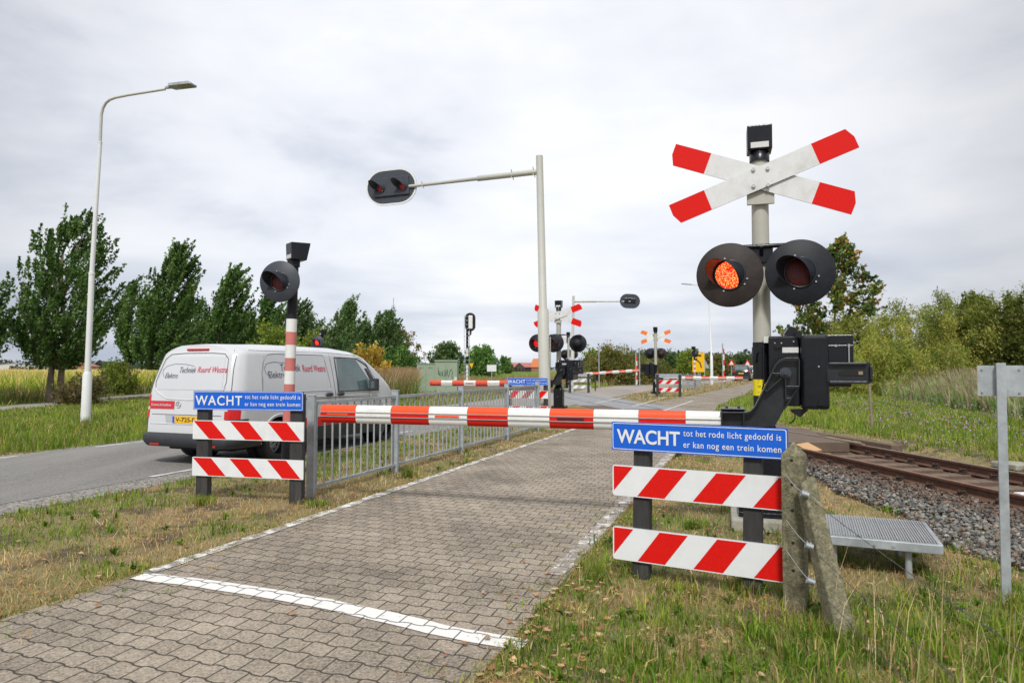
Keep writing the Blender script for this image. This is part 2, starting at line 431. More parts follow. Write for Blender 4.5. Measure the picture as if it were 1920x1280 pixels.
def ground_mat():
    m = bpy.data.materials.new("meadow"); m.use_nodes = True
    N = m.node_tree.nodes; L = m.node_tree.links; b = N['Principled BSDF']; b.inputs['Roughness'].default_value = 0.95
    t = N.new("ShaderNodeTexCoord")
    def noise(sc, det=6):
        n = N.new("ShaderNodeTexNoise"); n.inputs['Scale'].default_value = sc; n.inputs['Detail'].default_value = det
        n.inputs['Roughness'].default_value = 0.65; L.new(t.outputs['Object'], n.inputs[0]); return n
    a = noise(0.35); c = noise(5.0); d = noise(60.0, 4); so = noise(1.7, 8)
    r = N.new("ShaderNodeValToRGB"); r.color_ramp.elements[0].position = 0.38; r.color_ramp.elements[1].position = 0.62
    r.color_ramp.elements[0].color = (0.13, 0.17, 0.04, 1); r.color_ramp.elements[1].color = (0.32, 0.25, 0.12, 1)
    L.new(a.outputs[0], r.inputs[0])
    r2_ = N.new("ShaderNodeValToRGB"); r2_.color_ramp.elements[0].position = 0.35; r2_.color_ramp.elements[1].position = 0.7
    r2_.color_ramp.elements[0].color = (0.085, 0.06, 0.035, 1); r2_.color_ramp.elements[1].color = (0.46, 0.34, 0.18, 1)
    L.new(d.outputs[0], r2_.inputs[0])
    mx = N.new("ShaderNodeMixRGB"); L.new(c.outputs[0], mx.inputs[0]); L.new(r.outputs[0], mx.inputs[1]); L.new(r2_.outputs[0], mx.inputs[2])
    sr = N.new("ShaderNodeMapRange"); sr.inputs[1].default_value = 0.50; sr.inputs[2].default_value = 0.60; L.new(so.outputs[0], sr.inputs[0])
    ms = N.new("ShaderNodeMixRGB"); ms.inputs[2].default_value = (0.085, 0.065, 0.045, 1); L.new(sr.outputs[0], ms.inputs[0]); L.new(mx.outputs[0], ms.inputs[1])
    L.new(ms.outputs[0], b.inputs['Base Color'])
    bp = N.new("ShaderNodeBump"); bp.inputs['Strength'].default_value = 0.6; bp.inputs['Distance'].default_value = 0.03
    L.new(d.outputs[0], bp.inputs['Height']); L.new(bp.outputs[0], b.inputs['Normal'])
    return m
me.materials.append(ground_mat())

def ribbon(name, fL, fR, Y0, Y1, dz, mat, ny=60, nxr=2, kind='structure', zf=gh):
    Ys = np.linspace(Y0, Y1, ny); v = []
    for Y in Ys:
        a, b = float(fL(Y)), float(fR(Y))
        for k in range(nxr):
            X = a + (b - a) * k / (nxr - 1); v.append((X, float(Y), float(zf(X, Y)) + dz))
    f = [(j * nxr + i, j * nxr + i + 1, (j + 1) * nxr + i + 1, (j + 1) * nxr + i) for j in range(ny - 1) for i in range(nxr - 1)]
    m_ = bpy.data.meshes.new(name); m_.from_pydata(v, [], f); m_.materials.append(mat)
    o = bpy.data.objects.new(name, m_); COL.objects.link(o); o['kind'] = kind
    return o
Z0 = lambda X, Y: 0.0
def strip(name, pts, w, z, mat, jag=0.0):
    P = [Vector((p[0], p[1])) for p in pts]; v = []
    Q = [P[0]]
    for a, b in zip(P, P[1:]):
        n = max(1, int((b - a).length / 0.12))
        Q += [a + (b - a) * (k / n) for k in range(1, n + 1)]
    r = random.Random(3)
    for i, p in enumerate(Q):
        t = (Q[min(i + 1, len(Q) - 1)] - Q[max(i - 1, 0)]).normalized(); n = Vector((-t.y, t.x))
        for s in (-1, 1):
            q = p + n * s * (w / 2 + r.uniform(-jag, jag)); v.append((q.x, q.y, z))
    f = [(2 * i, 2 * i + 1, 2 * i + 3, 2 * i + 2) for i in range(len(Q) - 1)]
    m_ = bpy.data.meshes.new(name); m_.from_pydata(v, [], f); m_.materials.append(mat)
    o = bpy.data.objects.new(name, m_); COL.objects.link(o); o['kind'] = 'structure'
    return o

def paver_mat(name, base, light, white=False, wear=(0.35, 0.5)):
    m = bpy.data.materials.new(name); m.use_nodes = True
    N = m.node_tree.nodes; L = m.node_tree.links; b = N['Principled BSDF']; b.inputs['Roughness'].default_value = 0.85
    t = N.new("ShaderNodeTexCoord")
    mp_ = N.new("ShaderNodeMapping"); mp_.inputs['Rotation'].default_value = (0, 0, R(19.0))
    L.new(t.outputs['Object'], mp_.inputs[0])
    s = N.new("ShaderNodeSeparateXYZ"); L.new(mp_.outputs[0], s.inputs[0])
    def M(op, a, b_=None, c=None):
        n = N.new("ShaderNodeMath"); n.operation = op
        for i, x in enumerate((a, b_, c)):
            if x is None: continue
            if isinstance(x, (int, float)): n.inputs[i].default_value = x
            else: L.new(x, n.inputs[i])
        return n.outputs[0]
    PW, PH = 0.160, 0.142
    nz = N.new("ShaderNodeTexNoise"); nz.inputs['Scale'].default_value = 2.0; L.new(t.outputs['Object'], nz.inputs[0])
    wob = M('MULTIPLY', M('SUBTRACT', nz.outputs[0], 0.5), 0.05)
    # joints lean a little against the courses, as laid
    u = M('ADD', s.outputs[0], M('MULTIPLY', s.outputs[1], 0.03)); v = M('ADD', M('ADD', s.outputs[1], M('MULTIPLY', s.outputs[0], 0.05)), wob)
    wv = M('SINE', M('MULTIPLY', u, 2 * math.pi / PW))
    wv = M('MAXIMUM', M('MINIMUM', M('MULTIPLY', wv, 1.7), 1.0), -1.0)
    vw = M('DIVIDE', M('ADD', v, M('MULTIPLY', wv, 0.0075)), PH)
    row = M('FLOOR', vw)
    fu = M('DIVIDE', M('ADD', u, M('MULTIPLY', M('MODULO', M('ABSOLUTE', row), 2.0), PW / 2)), PW)
    fu = M('ADD', fu, 0.04)
    colx = M('FLOOR', fu)
    def edge(x, per, wd):
        fr = M('FRACT', x); d = M('MULTIPLY', M('MINIMUM', fr, M('SUBTRACT', 1.0, fr)), per)
        mr_ = N.new("ShaderNodeMapRange"); mr_.inputs[1].default_value = wd; mr_.inputs[2].default_value = wd * 2.2
        mr_.interpolation_type = 'SMOOTHSTEP'
        L.new(d, mr_.inputs[0]); return mr_.outputs[0]
    j = M('MULTIPLY', edge(vw, PH, 0.0034), edge(fu, PW, 0.0028))     # 0 in the joints
    cb = N.new("ShaderNodeCombineXYZ"); L.new(colx, cb.inputs[0]); L.new(row, cb.inputs[1])
    wn = N.new("ShaderNodeTexWhiteNoise"); wn.noise_dimensions = '2D'; L.new(cb.outputs[0], wn.inputs[0])
    gr = N.new("ShaderNodeTexNoise"); gr.inputs['Scale'].default_value = 60; gr.inputs['Detail'].default_value = 6; gr.inputs['Roughness'].default_value = 0.8
    L.new(t.outputs['Object'], gr.inputs[0])
    st = N.new("ShaderNodeTexNoise"); st.inputs['Scale'].default_value = 0.9; st.inputs['Detail'].default_value = 8; st.inputs['Roughness'].default_value = 0.62
    L.new(t.outputs['Object'], st.inputs[0])
    val = M('ADD', M('MULTIPLY', M('SUBTRACT', wn.outputs[0], 0.5), 0.11), M('MULTIPLY', M('SUBTRACT', gr.outputs[0], 0.5), 2.0))
    val = M('ADD', val, M('MULTIPLY', M('SUBTRACT', st.outputs[0], 0.5), 0.9))
    ra = N.new("ShaderNodeValToRGB"); ra.color_ramp.elements[0].position = 0.15; ra.color_ramp.elements[1].position = 0.85
    ra.color_ramp.elements[0].color = (*base, 1); ra.color_ramp.elements[1].color = (*light, 1)
    L.new(M('ADD', val, 0.5), ra.inputs[0]); col = ra.outputs[0]
    if white:
        wz = N.new("ShaderNodeTexNoise"); wz.inputs['Scale'].default_value = 7; wz.inputs['Detail'].default_value = 9; wz.inputs['Roughness'].default_value = 0.75
        L.new(t.outputs['Object'], wz.inputs[0])
        mr_ = N.new("ShaderNodeMapRange"); mr_.inputs[1].default_value = wear[0]; mr_.inputs[2].default_value = wear[1]
        L.new(wz.outputs[0], mr_.inputs[0])
        mx = N.new("ShaderNodeMixRGB"); mx.inputs[2].default_value = (0.72, 0.715, 0.69, 1)
        L.new(mr_.outputs[0], mx.inputs[0]); L.new(col, mx.inputs[1]); col = mx.outputs[0]
    jm = N.new("ShaderNodeMixRGB"); jm.inputs[1].default_value = (0.045, 0.038, 0.026, 1) if not white else (0.16, 0.15, 0.13, 1)
    L.new(j, jm.inputs[0]); L.new(col, jm.inputs[2]); L.new(jm.outputs[0], b.inputs['Base Color'])
    bp = N.new("ShaderNodeBump"); bp.inputs['Strength'].default_value = 0.7; bp.inputs['Distance'].default_value = 0.006
    hgt = M('ADD', j, M('MULTIPLY', gr.outputs[0], 0.5))
    L.new(hgt, bp.inputs['Height']); L.new(bp.outputs[0], b.inputs['Normal'])
    return m
M_pave = paver_mat("path_pavers", (0.078, 0.063, 0.046), (0.47, 0.40, 0.315))
M_pavew = paver_mat("painted_pavers", (0.15, 0.13, 0.11), (0.42, 0.38, 0.33), True, (0.27, 0.40))
M_pavew2 = paver_mat("worn_painted_pavers", (0.15, 0.13, 0.11), (0.42, 0.38, 0.33), True, (0.51, 0.60))

def speck(name, c1, c2, sc, c3, sc3, bump=0.4, rough=0.9, thr=(0.35, 0.65)):
    m = bpy.data.materials.new(name); m.use_nodes = True
    N = m.node_tree.nodes; L = m.node_tree.links; b = N['Principled BSDF']; b.inputs['Roughness'].default_value = rough
    t = N.new("ShaderNodeTexCoord")
    a = N.new("ShaderNodeTexVoronoi"); a.inputs['Scale'].default_value = sc; L.new(t.outputs['Object'], a.inputs[0])
    sp = N.new("ShaderNodeSeparateXYZ"); L.new(a.outputs['Color'], sp.inputs[0])
    r = N.new("ShaderNodeValToRGB"); r.color_ramp.elements[0].color = (*c1, 1); r.color_ramp.elements[1].color = (*c2, 1)
    L.new(sp.outputs[0], r.inputs[0])
    n = N.new("ShaderNodeTexNoise"); n.inputs['Scale'].default_value = sc3; n.inputs['Detail'].default_value = 8; n.inputs['Roughness'].default_value = 0.6
    mp_ = N.new("ShaderNodeMapping"); mp_.inputs['Rotation'].default_value = (0, 0, R(20)); mp_.inputs['Scale'].default_value = (1, 0.12, 1)
    L.new(t.outputs['Object'], mp_.inputs[0]); L.new(mp_.outputs[0], n.inputs[0])
    mr_ = N.new("ShaderNodeMapRange"); mr_.inputs[1].default_value = thr[0]; mr_.inputs[2].default_value = thr[1]; mr_.inputs[4].default_value = 0.7
    L.new(n.outputs[0], mr_.inputs[0])
    mx = N.new("ShaderNodeMixRGB"); mx.inputs[2].default_value = (*c3, 1)
    L.new(mr_.outputs[0], mx.inputs[0]); L.new(r.outputs[0], mx.inputs[1]); L.new(mx.outputs[0], b.inputs['Base Color'])
    bp = N.new("ShaderNodeBump"); bp.inputs['Strength'].default_value = bump; bp.inputs['Distance'].default_value = 0.008
    L.new(a.outputs[0], bp.inputs['Height']); L.new(bp.outputs[0], b.inputs['Normal'])
    return m
M_asph = speck("asphalt", (0.10, 0.096, 0.092), (0.27, 0.26, 0.245), 90, (0.26, 0.248, 0.232), 1.1, 0.45, thr=(0.42, 0.62))
M_asph_far = speck("pale_asphalt", (0.24, 0.215, 0.19), (0.31, 0.28, 0.25), 60, (0.36, 0.31, 0.265), 0.5, 0.2)
M_gravel = speck("gravel_shoulder", (0.07, 0.065, 0.06), (0.40, 0.37, 0.335), 45, (0.19, 0.18, 0.165), 2.5, 0.9, thr=(0.5, 0.75))
M_roadline = pm("road_paint", (0.62, 0.62, 0.6), 0.6, scale=8, col2=(0.3, 0.29, 0.28), thr=(0.5, 0.62))
M_deck_c = pm("deck_panel_grey", (0.24, 0.25, 0.265), 0.75, var=0.12, scale=3, col2=(0.33, 0.33, 0.33), thr=(0.5, 0.7), bump=0.2)
M_deck_b = pm("deck_panel_brown", (0.13, 0.09, 0.065), 0.85, var=0.15, scale=3, col2=(0.14, 0.10, 0.075), thr=(0.5, 0.7), bump=0.3)
M_sidepath = speck("side_path", (0.24, 0.22, 0.19), (0.36, 0.33, 0.29), 25, (0.30, 0.27, 0.23), 1.0, 0.3)

# shoulder of loose chippings, then the road surface on it, then the markings
ribbon("gravel_shoulder", lambda y: roadL(y) - 0.15, roadR, -6, 48, 0.004, M_gravel, 40, zf=Z0)
ribbon("road", lambda y: roadL(y) + 0.05, lambda y: roadR(y) - 0.62, -6, 28.5, 0.008, M_asph, 30, zf=Z0)
ribbon("road_beyond_the_tracks", lambda y: roadL(y) + 0.05, lambda y: roadR(y) - 0.1, 28.5, 260, 0.008, M_asph_far, 60, zf=Z0)
ribbon("path", pathL, pathR, 1.0, 150, 0.012, M_pave, 120, zf=Z0)
ribbon("side_path", lambda y: sidepathC(y) - 1.0, lambda y: sidepathC(y) + 1.0, 10, 80, 0.006, M_sidepath, 30, zf=Z0)
def edge_marks(name, off, Y0, Y1, w, dash, gap):
    mb = MB(); y = Y0
    while y < Y1:
        a, b_ = float(roadR(y)) + off, float(roadR(y + dash)) + off
        mb.add([(a, y, 0.012), (a + w, y, 0.012), (b_ + w, y + dash, 0.012), (b_, y + dash, 0.012)], [(0, 1, 2, 3)])
        y += dash + gap
    structure(mb.build(name, M_roadline))
edge_marks("road_marking", -0.72, 9.55, 27, 0.10, 1.1, 1.9)
edge_marks("road_marking", -5.05, 3.0, 27, 0.11, 2.0, 1.4)
edge_marks("road_marking", -0.32, 44, 120, 0.11, 60, 1)
strip("stop_line", [G(258, 1083), G(380, 1097), G(480, 1112), G(604, 1134), G(720, 1160), G(847, 1190), G(984, 1214)], 0.155, 0.017, M_pavew, 0.006)
strip("edge_line", [(float(pathL(y)) + 0.06, y) for y in np.linspace(5.05, 25, 24)], 0.12, 0.017, paver_mat("edge_painted_pavers", (0.15, 0.13, 0.11), (0.42, 0.38, 0.33), True, (0.46, 0.56)), 0.012)
strip("edge_line", [(float(pathR(y)) - 0.09, y) for y in np.linspace(5.0, 14.5, 12)], 0.13, 0.017, M_pavew2, 0.012)

# railway: bed, sleepers, rails
ribbon("track_bed", lambda y: railN(y) - 0.55, lambda y: railF(y) + 0.7, 1.5, DECK0, 0.012, M_trackdirt, 60, 12)
ribbon("track_bed", lambda y: railN(y) - 1.7, lambda y: railF(y) + 1.2, DECK1 + 0.5, 300, 0.03, M_trackdirt, 60, 6)
PHI = math.atan(-0.1156)       # the track's heading, from +Y towards +X
td = Vector((math.sin(PHI), math.cos(PHI), 0)); tn = Vector((math.cos(PHI), -math.sin(PHI), 0))
def rail(name, fX, Y0, Y1, label, top):
    mb = MB()
    prof = [(-0.07, -0.160), (-0.07, -0.148), (-0.012, -0.125), (-0.009, -0.05), (-0.034, -0.038), (-0.036, -0.008), (-0.028, 0.0), (0.028, 0.0), (0.036, -0.008), (0.034, -0.038), (0.009, -0.05), (0.012, -0.125), (0.07, -0.148), (0.07, -0.160)]
    vs = []
    for y in (Y0, Y1):
        p = Vector((float(fX(y)), y, 0))
        vs += [p + tn * a + Vector((0, 0, b_)) for a, b_ in prof]
    n = len(prof)
    fs = [(i, i + 1, i + 1 + n, i + n) for i in range(n - 1)] + [tuple(range(n))[::-1]]
    mt = [1 if i == 6 else 0 for i in range(n - 1)] + [0]
    mb.add(vs, fs, mt)
    # welded joint collars
    for y in (7.55,):
        if Y0 < y < Y1:
            p = Vector((float(fX(y)), y, 0)); mb.box(p - tn * 0.018 + Vector((0, 0, -0.085)), (0.014, 0.03, 0.09), 0, Matrix.Rotation(-PHI, 3, 'Z'))
    o = mb.build(name, [M_rust, top])
    return tag(o, label, "rail", "rails of the track")
rail("rail", railN, 2.5, DECK0 + 30, "brown rusty rail nearer the concrete post, beside the grey ballast stones", M_railtop_r)
rail("rail", railF, 2.5, DECK0 + 30, "rusty rail with shiny worn top, beside the green grass bank", M_railtop)
# sleepers with fastenings
rng2 = random.Random(4)
def sleeper_at(y, first=None):
    c = Vector((float(railN(y) + railF(y)) / 2, y, -0.19 + 0.0))
    return c
slp = None; fast = None
mb = MB(); mb.box((0, 0, 0), (2.6, 0.24, 0.12)); slp0 = mb
mbf = MB()
for sgn in (-1, 1):
    mbf.box((0, 0, 0.0), (0.36, 0.17, 0.02))
    mbf = mbf
mbf = MB(); mbf.box((0, 0, 0.006), (0.36, 0.17, 0.018))
for a in (-0.115, 0.115):
    mbf.box((a, 0, 0.035), (0.05, 0.13, 0.045)); mbf.cyl((a, 0.03, 0.04), (a, 0.03, 0.085), 0.016, n=6); mbf.cyl((a, -0.03, 0.04), (a, -0.03, 0.085), 0.016, n=6)
    mbf.tube([(a * 0.8, -0.05, 0.06), (a * 1.1, -0.05, 0.085), (a * 1.35, 0, 0.06), (a * 1.1, 0.05, 0.085), (a * 0.8, 0.05, 0.06)], 0.009, 6)
y = 3.1; k = 0
while y < DECK0 - 0.05:
    c = Vector((float(railN(y) + railF(y)) / 2, y, -0.222))
    if k == 0:
        so_ = slp0.build("sleeper", M_sleeper, None, c, (0, 0, -PHI), bevel=0.01)
        tag(so_, "brown timber sleeper under the two rusty rails", "sleeper", "sleepers under the track")
        f0 = mbf.build("rail_fastening", pm("clip_rust", (0.055, 0.03, 0.02), 0.7), so_, (-0.76, 0, 0.062)); f1 = f0.copy(); COL.objects.link(f1); f1.parent = so_; f1.location = (0.76, 0, 0.062)
        first_sl = so_
    else:
        so_ = dup(first_sl, c + Vector((rng2.uniform(-.02, .02), 0, rng2.uniform(-0.006, 0.006))), -PHI + rng2.uniform(-.015, .015), "brown timber sleeper under the two rusty rails")
        so_.location = c
    y += 0.596; k += 1
# crossing deck: panels between and beside the rails
def deckpart(name, a, b_, Y0, Y1, mat, z0=0.018, thick=0.19):
    mb = MB()
    vs = []
    for y_ in (Y0, Y1):
        xa, xb = a(y_), b_(y_)
        vs += [(xa, y_, z0), (xb, y_, z0), (xb, y_, z0 - thick), (xa, y_, z0 - thick)]
    mb.add(vs, [(0, 1, 5, 4), (3, 2, 1, 0), (4, 5, 6, 7), (0, 4, 7, 3), (1, 2, 6, 5)])
    return mb.build(name, mat)
P_Y = 27.2   # where the path part ends and the road part begins, measured on the near rail
deck = thing("crossing_deck", "flat brown and grey crossing panels laid between the rails across path and road", "crossing deck", (0, 0, 0))
nN = lambda o: (lambda y: float(railN(y)) + o); nF = lambda o: (lambda y: float(railF(y)) + o)
def par(o, p, nm=None):
    o.parent = p
    return o
par(deckpart("deck_panel", nN(0.10), nF(-0.10), 13.9, 25.6, M_deck_b), deck)
par(deckpart("deck_panel", nN(0.10), nF(-0.10), 25.62, 43.0, M_deck_c), deck)
par(deckpart("deck_panel", nN(-0.95), nN(-0.06), 15.2, 28.2, M_deck_b, 0.016), deck)
par(deckpart("deck_panel", nN(-0.95), nN(-0.06), 28.22, 43.0, M_deck_c, 0.016), deck)
par(deckpart("deck_panel", nF(0.07), nF(0.62), 15.4, 24.0, M_deck_b, 0.016), deck)
par(deckpart("deck_panel", nF(0.07), nF(0.85), 24.02, 43.0, M_deck_c, 0.016), deck)
par(deckpart("rail_strip", nN(-0.035), nN(0.035), DECK0, 43.5, M_railtop, 0.024, 0.05), deck)
par(deckpart("rail_strip", nF(-0.035), nF(0.035), DECK0, 43.5, M_railtop, 0.024, 0.05), deck)
# white edge marks across the deck
M_palel = pm("pale_concrete_line", (0.5, 0.48, 0.44), 0.8, var=0.15, scale=8)
def cross_line(p, q, w):
    o = strip("edge_line", [p, q], w, 0.026, M_palel); return o
cross_line(G(1045, 757), G(1222, 714 + 3), 0.001) if False else None
cross_line(G(1117, 757), G(1175, 744), 0.14); cross_line(G(1186, 763), G(1250, 745), 0.14); cross_line(G(1226, 777), G(1300, 752), 0.13)
# old timber baulks and the loose board at the end of the deck
o = MB().box((0, 0, 0), (0.24, 2.6, 0.13)).build("timber_baulk", M_sleeper, None, (float(railF(14.7)) + 0.48, 14.6, -0.03), (0, 0, -PHI), bevel=0.012)
tag(o, "long dark timber baulk lying outside the far rail at the deck end", "timber")
o = MB().box((0, 0, 0), (0.16, 2.6, 0.08)).build("timber_baulk", M_timber, None, (float(railN(11.9)) + 0.25, 11.8, -0.11), (0, 0, -PHI), bevel=0.008)
tag(o, "grey weathered timber lying between the rails in front of the deck", "timber")
pc = G(1527, 838, 0.02)
o = MB().box((0, 0, 0), (0.27, 0.42, 0.02)).build("loose_board", M_card, None, (pc.x, pc.y + 0.25, -0.01), (R(14), R(-6), R(12)), bevel=0.003)
tag(o, "small tan board lying at the end of the crossing deck", "board")
sm = thing("track_marker", "white marker block with black letters lying between the rails", "marker", (G(1925, 924, -0.07).x - 0.02, G(1925, 924, -0.07).y, -0.12), R(4))
MB().box((0.1, 0, 0), (0.42, 0.12, 0.11)).build("block", M_signwhite, sm, bevel=0.008)
text("SE", 0.085, 0.06, M_dark, sm, (-0.07, -0.0615, -0.03), bold=0.01)
wb = G(1900, 868, -0.05)
o = MB().box((0, 0, 0), (0.9, 0.5, 0.1)).build("concrete_cover", M_concrete_l, None, (wb.x + 0.3, wb.y + 0.1, -0.1), (0, 0, R(8)), bevel=0.02)
tag(o, "pale concrete cover slab behind the far rail near the grass bank", "cover slab")

# ballast: loose stones
def rocks(name, P, size, cols, seed=1):
    r = np.random.default_rng(seed); n = len(P)
    base = np.array([(1, 0, 0), (-1, 0, 0), (0, 1, 0), (0, -1, 0), (0, 0, 1), (0, 0, -1)], dtype=float)
    fi = [(0, 2, 4), (2, 1, 4), (1, 3, 4), (3, 0, 4), (2, 0, 5), (1, 2, 5), (3, 1, 5), (0, 3, 5)]
    # add mid-edge vertices cut in to make blocky chips
    V = base[None] * r.uniform(0.55, 1.15, (n, 6, 1)) + r.normal(0, 0.22, (n, 6, 3))
    V *= size[:, None, None] * r.uniform([0.8, 0.8, 0.5], [1.3, 1.3, 0.95], (n, 3))[:, None, :]
    a = r.uniform(0, 6.28, n); ca, sa = np.cos(a), np.sin(a)
    x, y = V[..., 0] * ca[:, None] - V[..., 1] * sa[:, None], V[..., 0] * sa[:, None] + V[..., 1] * ca[:, None]
    b_ = r.uniform(-0.9, 0.9, n); cb, sb = np.cos(b_), np.sin(b_)
    y2, z2 = y * cb[:, None] - V[..., 2] * sb[:, None], y * sb[:, None] + V[..., 2] * cb[:, None]
    V = np.stack([x, y2, z2], -1) + P[:, None, :]
    o = fastmesh(name, V, fi, cols, STONEM); o['kind'] = 'stuff'
    return o
def stone_cols(n, r):
    pal = np.array([(0.22, 0.215, 0.19), (0.10, 0.10, 0.095), (0.34, 0.33, 0.30), (0.32, 0.20, 0.13), (0.15, 0.155, 0.15), (0.48, 0.43, 0.38)])
    return pal[r.choice(6, n, p=[.3, .2, .2, .12, .13, .05])] * r.uniform(0.75, 1.2, (n, 1))
r_ = np.random.default_rng(11)
n = 24000
Yb = 3.2 * (14.2 / 3.2) ** r_.uniform(0, 1, n); sb = -r_.uniform(0.15, 3.0, n)
lim = 2.4 - 0.21 * (Yb - 5) - 0.22 * vnoise(Yb, Yb * 0, 1.3, 4)
kp = (-sb < lim); Yb, sb = Yb[kp], sb[kp]
Xb = railN(Yb) + sb
Pz = gh(Xb, Yb) + r_.uniform(0.0, 0.05, len(Xb)) + 0.02
cc = stone_cols(len(Xb), r_) * 0.72
near_rail = np.clip((sb + 0.95) / 0.4, 0, 1)[:, None] * r_.uniform(0.3, 1, (len(Xb), 1))
cc = cc * (1 - near_rail) + np.array([(0.12, 0.075, 0.05)]) * near_rail
rocks("ballast", np.stack([Xb, Yb, Pz], -1), r_.uniform(0.020, 0.042, len(Xb)), cc)
n = 5000
Yb = 2.8 * (14.2 / 2.8) ** r_.uniform(0, 1, n); sb = r_.uniform(0.05, 2.3, n); Xb = railN(Yb) + sb
cc = np.array([(0.09, 0.058, 0.042)]) * r_.uniform(0.6, 1.5, (n, 1))
rocks("ballast_grit", np.stack([Xb, Yb, gh(Xb, Yb) + 0.012], -1), r_.uniform(0.010, 0.026, n), cc, 2)
ribbon("ballast_bed", lambda y: railN(y) - (2.3 - 0.2 * (y - 5)), lambda y: railN(y) - 0.5, 1.5, 15.2, 0.008, pm("ballast_ground", (0.06, 0.052, 0.045), 0.95, var=0.3, scale=40, bump=0.8), 40, 8)

# ------------------------------------------------------------------ vegetation
def onpath(X, Y, m=0.0):
    a = (X > pathL(Y) + m) & (X < pathR(Y) - m)
    b_ = (X > roadL(Y)) & (X < roadR(Y))
    t = (X > railN(Y) - 1.15) & (X < railF(Y) + 0.75)
    c = (np.abs(X - sidepathC(Y)) < 1.0) & (Y > 10) & (Y < 80)
    return a | b_ | t | c
GREEN = np.array([(0.13, 0.235, 0.022), (0.20, 0.31, 0.035), (0.085, 0.155, 0.018), (0.29, 0.35, 0.05), (0.22, 0.26, 0.06)])
TAN = np.array([(0.60, 0.42, 0.20), (0.48, 0.31, 0.14), (0.70, 0.54, 0.31), (0.32, 0.20, 0.09), (0.42, 0.34, 0.13)])
def blades(name, X, Y, h, w, cols, r, lean=0.45, zf=gh, kind='stuff', bend=0.5, wind=(0.0, 0.0), mat=BLADE):
    n = len(X)
    a = r.uniform(0, 2 * math.pi, n); la = r.uniform(0, 2 * math.pi, n); lm = np.abs(r.normal(0, lean, n))
    lx, ly = np.cos(la) * lm + wind[0], np.sin(la) * lm + wind[1]
    base = np.stack([X, Y, zf(X, Y)], -1)
    side = np.stack([np.cos(a), np.sin(a), np.zeros(n)], -1) * (w / 2)[:, None]
    m1 = base + np.stack([lx * h * 0.35, ly * h * 0.35, h * 0.55], -1)
    zt = np.clip(1.0 - lm * bend, 0.25, 1)
    tp = base + np.stack([lx * h * 1.0, ly * h * 1.0, h * zt], -1)
    V = np.stack([base - side, base + side, m1 - side * 0.8, m1 + side * 0.8, tp - side * 0.12, tp + side * 0.12], 1)
    o = fastmesh(name, V, [(0, 1, 3, 2), (2, 3, 5, 4)], cols, mat); o['kind'] = kind
    return o
def pick(pal, n, r, v=0.25): return pal[r.integers(0, len(pal), n)] * r.uniform(1 - v, 1 + v, (n, 1))
def polar(n, r0, r1, a0, a1, r):
    d = r0 * (r1 / r0) ** r.uniform(0, 1, n); a = np.radians(r.uniform(a0, a1, n)); return d * np.sin(a), d * np.cos(a), d
def dryness(X, Y):
    s = X - railN(Y)
    vg = (X > roadR(Y)) & (X < pathL(Y) + 0.2)
    t = (X - roadR(Y)) / np.maximum(pathL(Y) - roadR(Y), 0.1)
    d = np.where(vg, 0.22 + 0.60 * sstep(0.2, 0.8, t), 0.35)
    d = np.where((X > pathR(Y) - 0.3) & (s < 0), 0.36 - 0.14 * (1 - sstep(3.2, 4.6, Y)) + 0.48 * sstep(5.2, 9.0, Y), d)
    d = np.where((s > -1.9) & (s < 0), 0.92, d)
    d = np.where(s > 2.0, 0.16 + 0.35 * (1 - sstep(2.0, 3.6, s)), d)
    d = np.where(X < roadL(Y), 0.16, d)
    d = np.where((Y > 27) & (X > roadR(Y)) & (X < pathL(Y)), 0.93, d)
    d = d + 0.26 * vnoise(X, Y, 2.2, 5) + 0.30 * vnoise(X, Y, 7.0, 6)
    return np.clip(d, 0.02, 0.98)
r_ = np.random.default_rng(21)
# short sward everywhere
for k, (n, a, b_) in enumerate(((105000, 2.6, 11.0), (90000, 11, 34), (46000, 34, 110))):
    X, Y, dd = polar(n, a, b_, -42, 42, r_)
    kp = ~onpath(X, Y, 0.10 * 0); X, Y, dd = X[kp], Y[kp], dd[kp]
    dr = dryness(X, Y); isdry = r_.uniform(0, 1, len(X)) < dr
    cl = np.where(isdry[:, None], pick(TAN, len(X), r_), pick(GREEN, len(X), r_))
    left = X < roadL(Y); bank = X > railF(Y) + 2.0
    tall = np.where(left, 1.8, np.where(bank, 2.0, 1.0))
    h = np.where(isdry, r_.uniform(0.012, 0.045, len(X)), r_.uniform(0.02, 0.07, len(X)) * (0.6 + 0.7 * (1 - dr))) * tall * (1 + dd * 0.012)
    blades("grass", X, Y, h, 0.0042 * np.maximum(1, dd / 5.0) * r_.uniform(0.7, 1.4, len(X)), cl, r_, lean=0.75)
# tufts of longer green grass
def tufts(n, X, Y, hh, per, w, r, spread=0.05, pal=GREEN, lean=0.5, nm="grass_tufts"):
    Xs = np.repeat(X, per) + r.normal(0, 1, n * per) * np.repeat(spread, per)
    Ys = np.repeat(Y, per) + r.normal(0, 1, n * per) * np.repeat(spread, per)
    hs = np.repeat(hh, per) * r.uniform(0.45, 1.1, n * per)
    cs = np.repeat(pick(pal, n, r, 0.2), per, axis=0) * r.uniform(0.7, 1.3, (n * per, 1))
    dry = r.uniform(0, 1, n * per) < 0.12
    cs[dry] = pick(TAN, int(dry.sum()), r)
    blades(nm, Xs, Ys, hs, np.repeat(w, per) * r.uniform(0.6, 1.3, n * per), cs, r, lean=lean)
X, Y, dd = polar(2300, 2.7, 20, -42, 42, r_)
kp = ~onpath(X, Y) & (dryness(X, Y) < 0.55 + r_.uniform(-.2, .2, len(X))); X, Y, dd = X[kp], Y[kp], dd[kp]
left = X < roadL(Y)
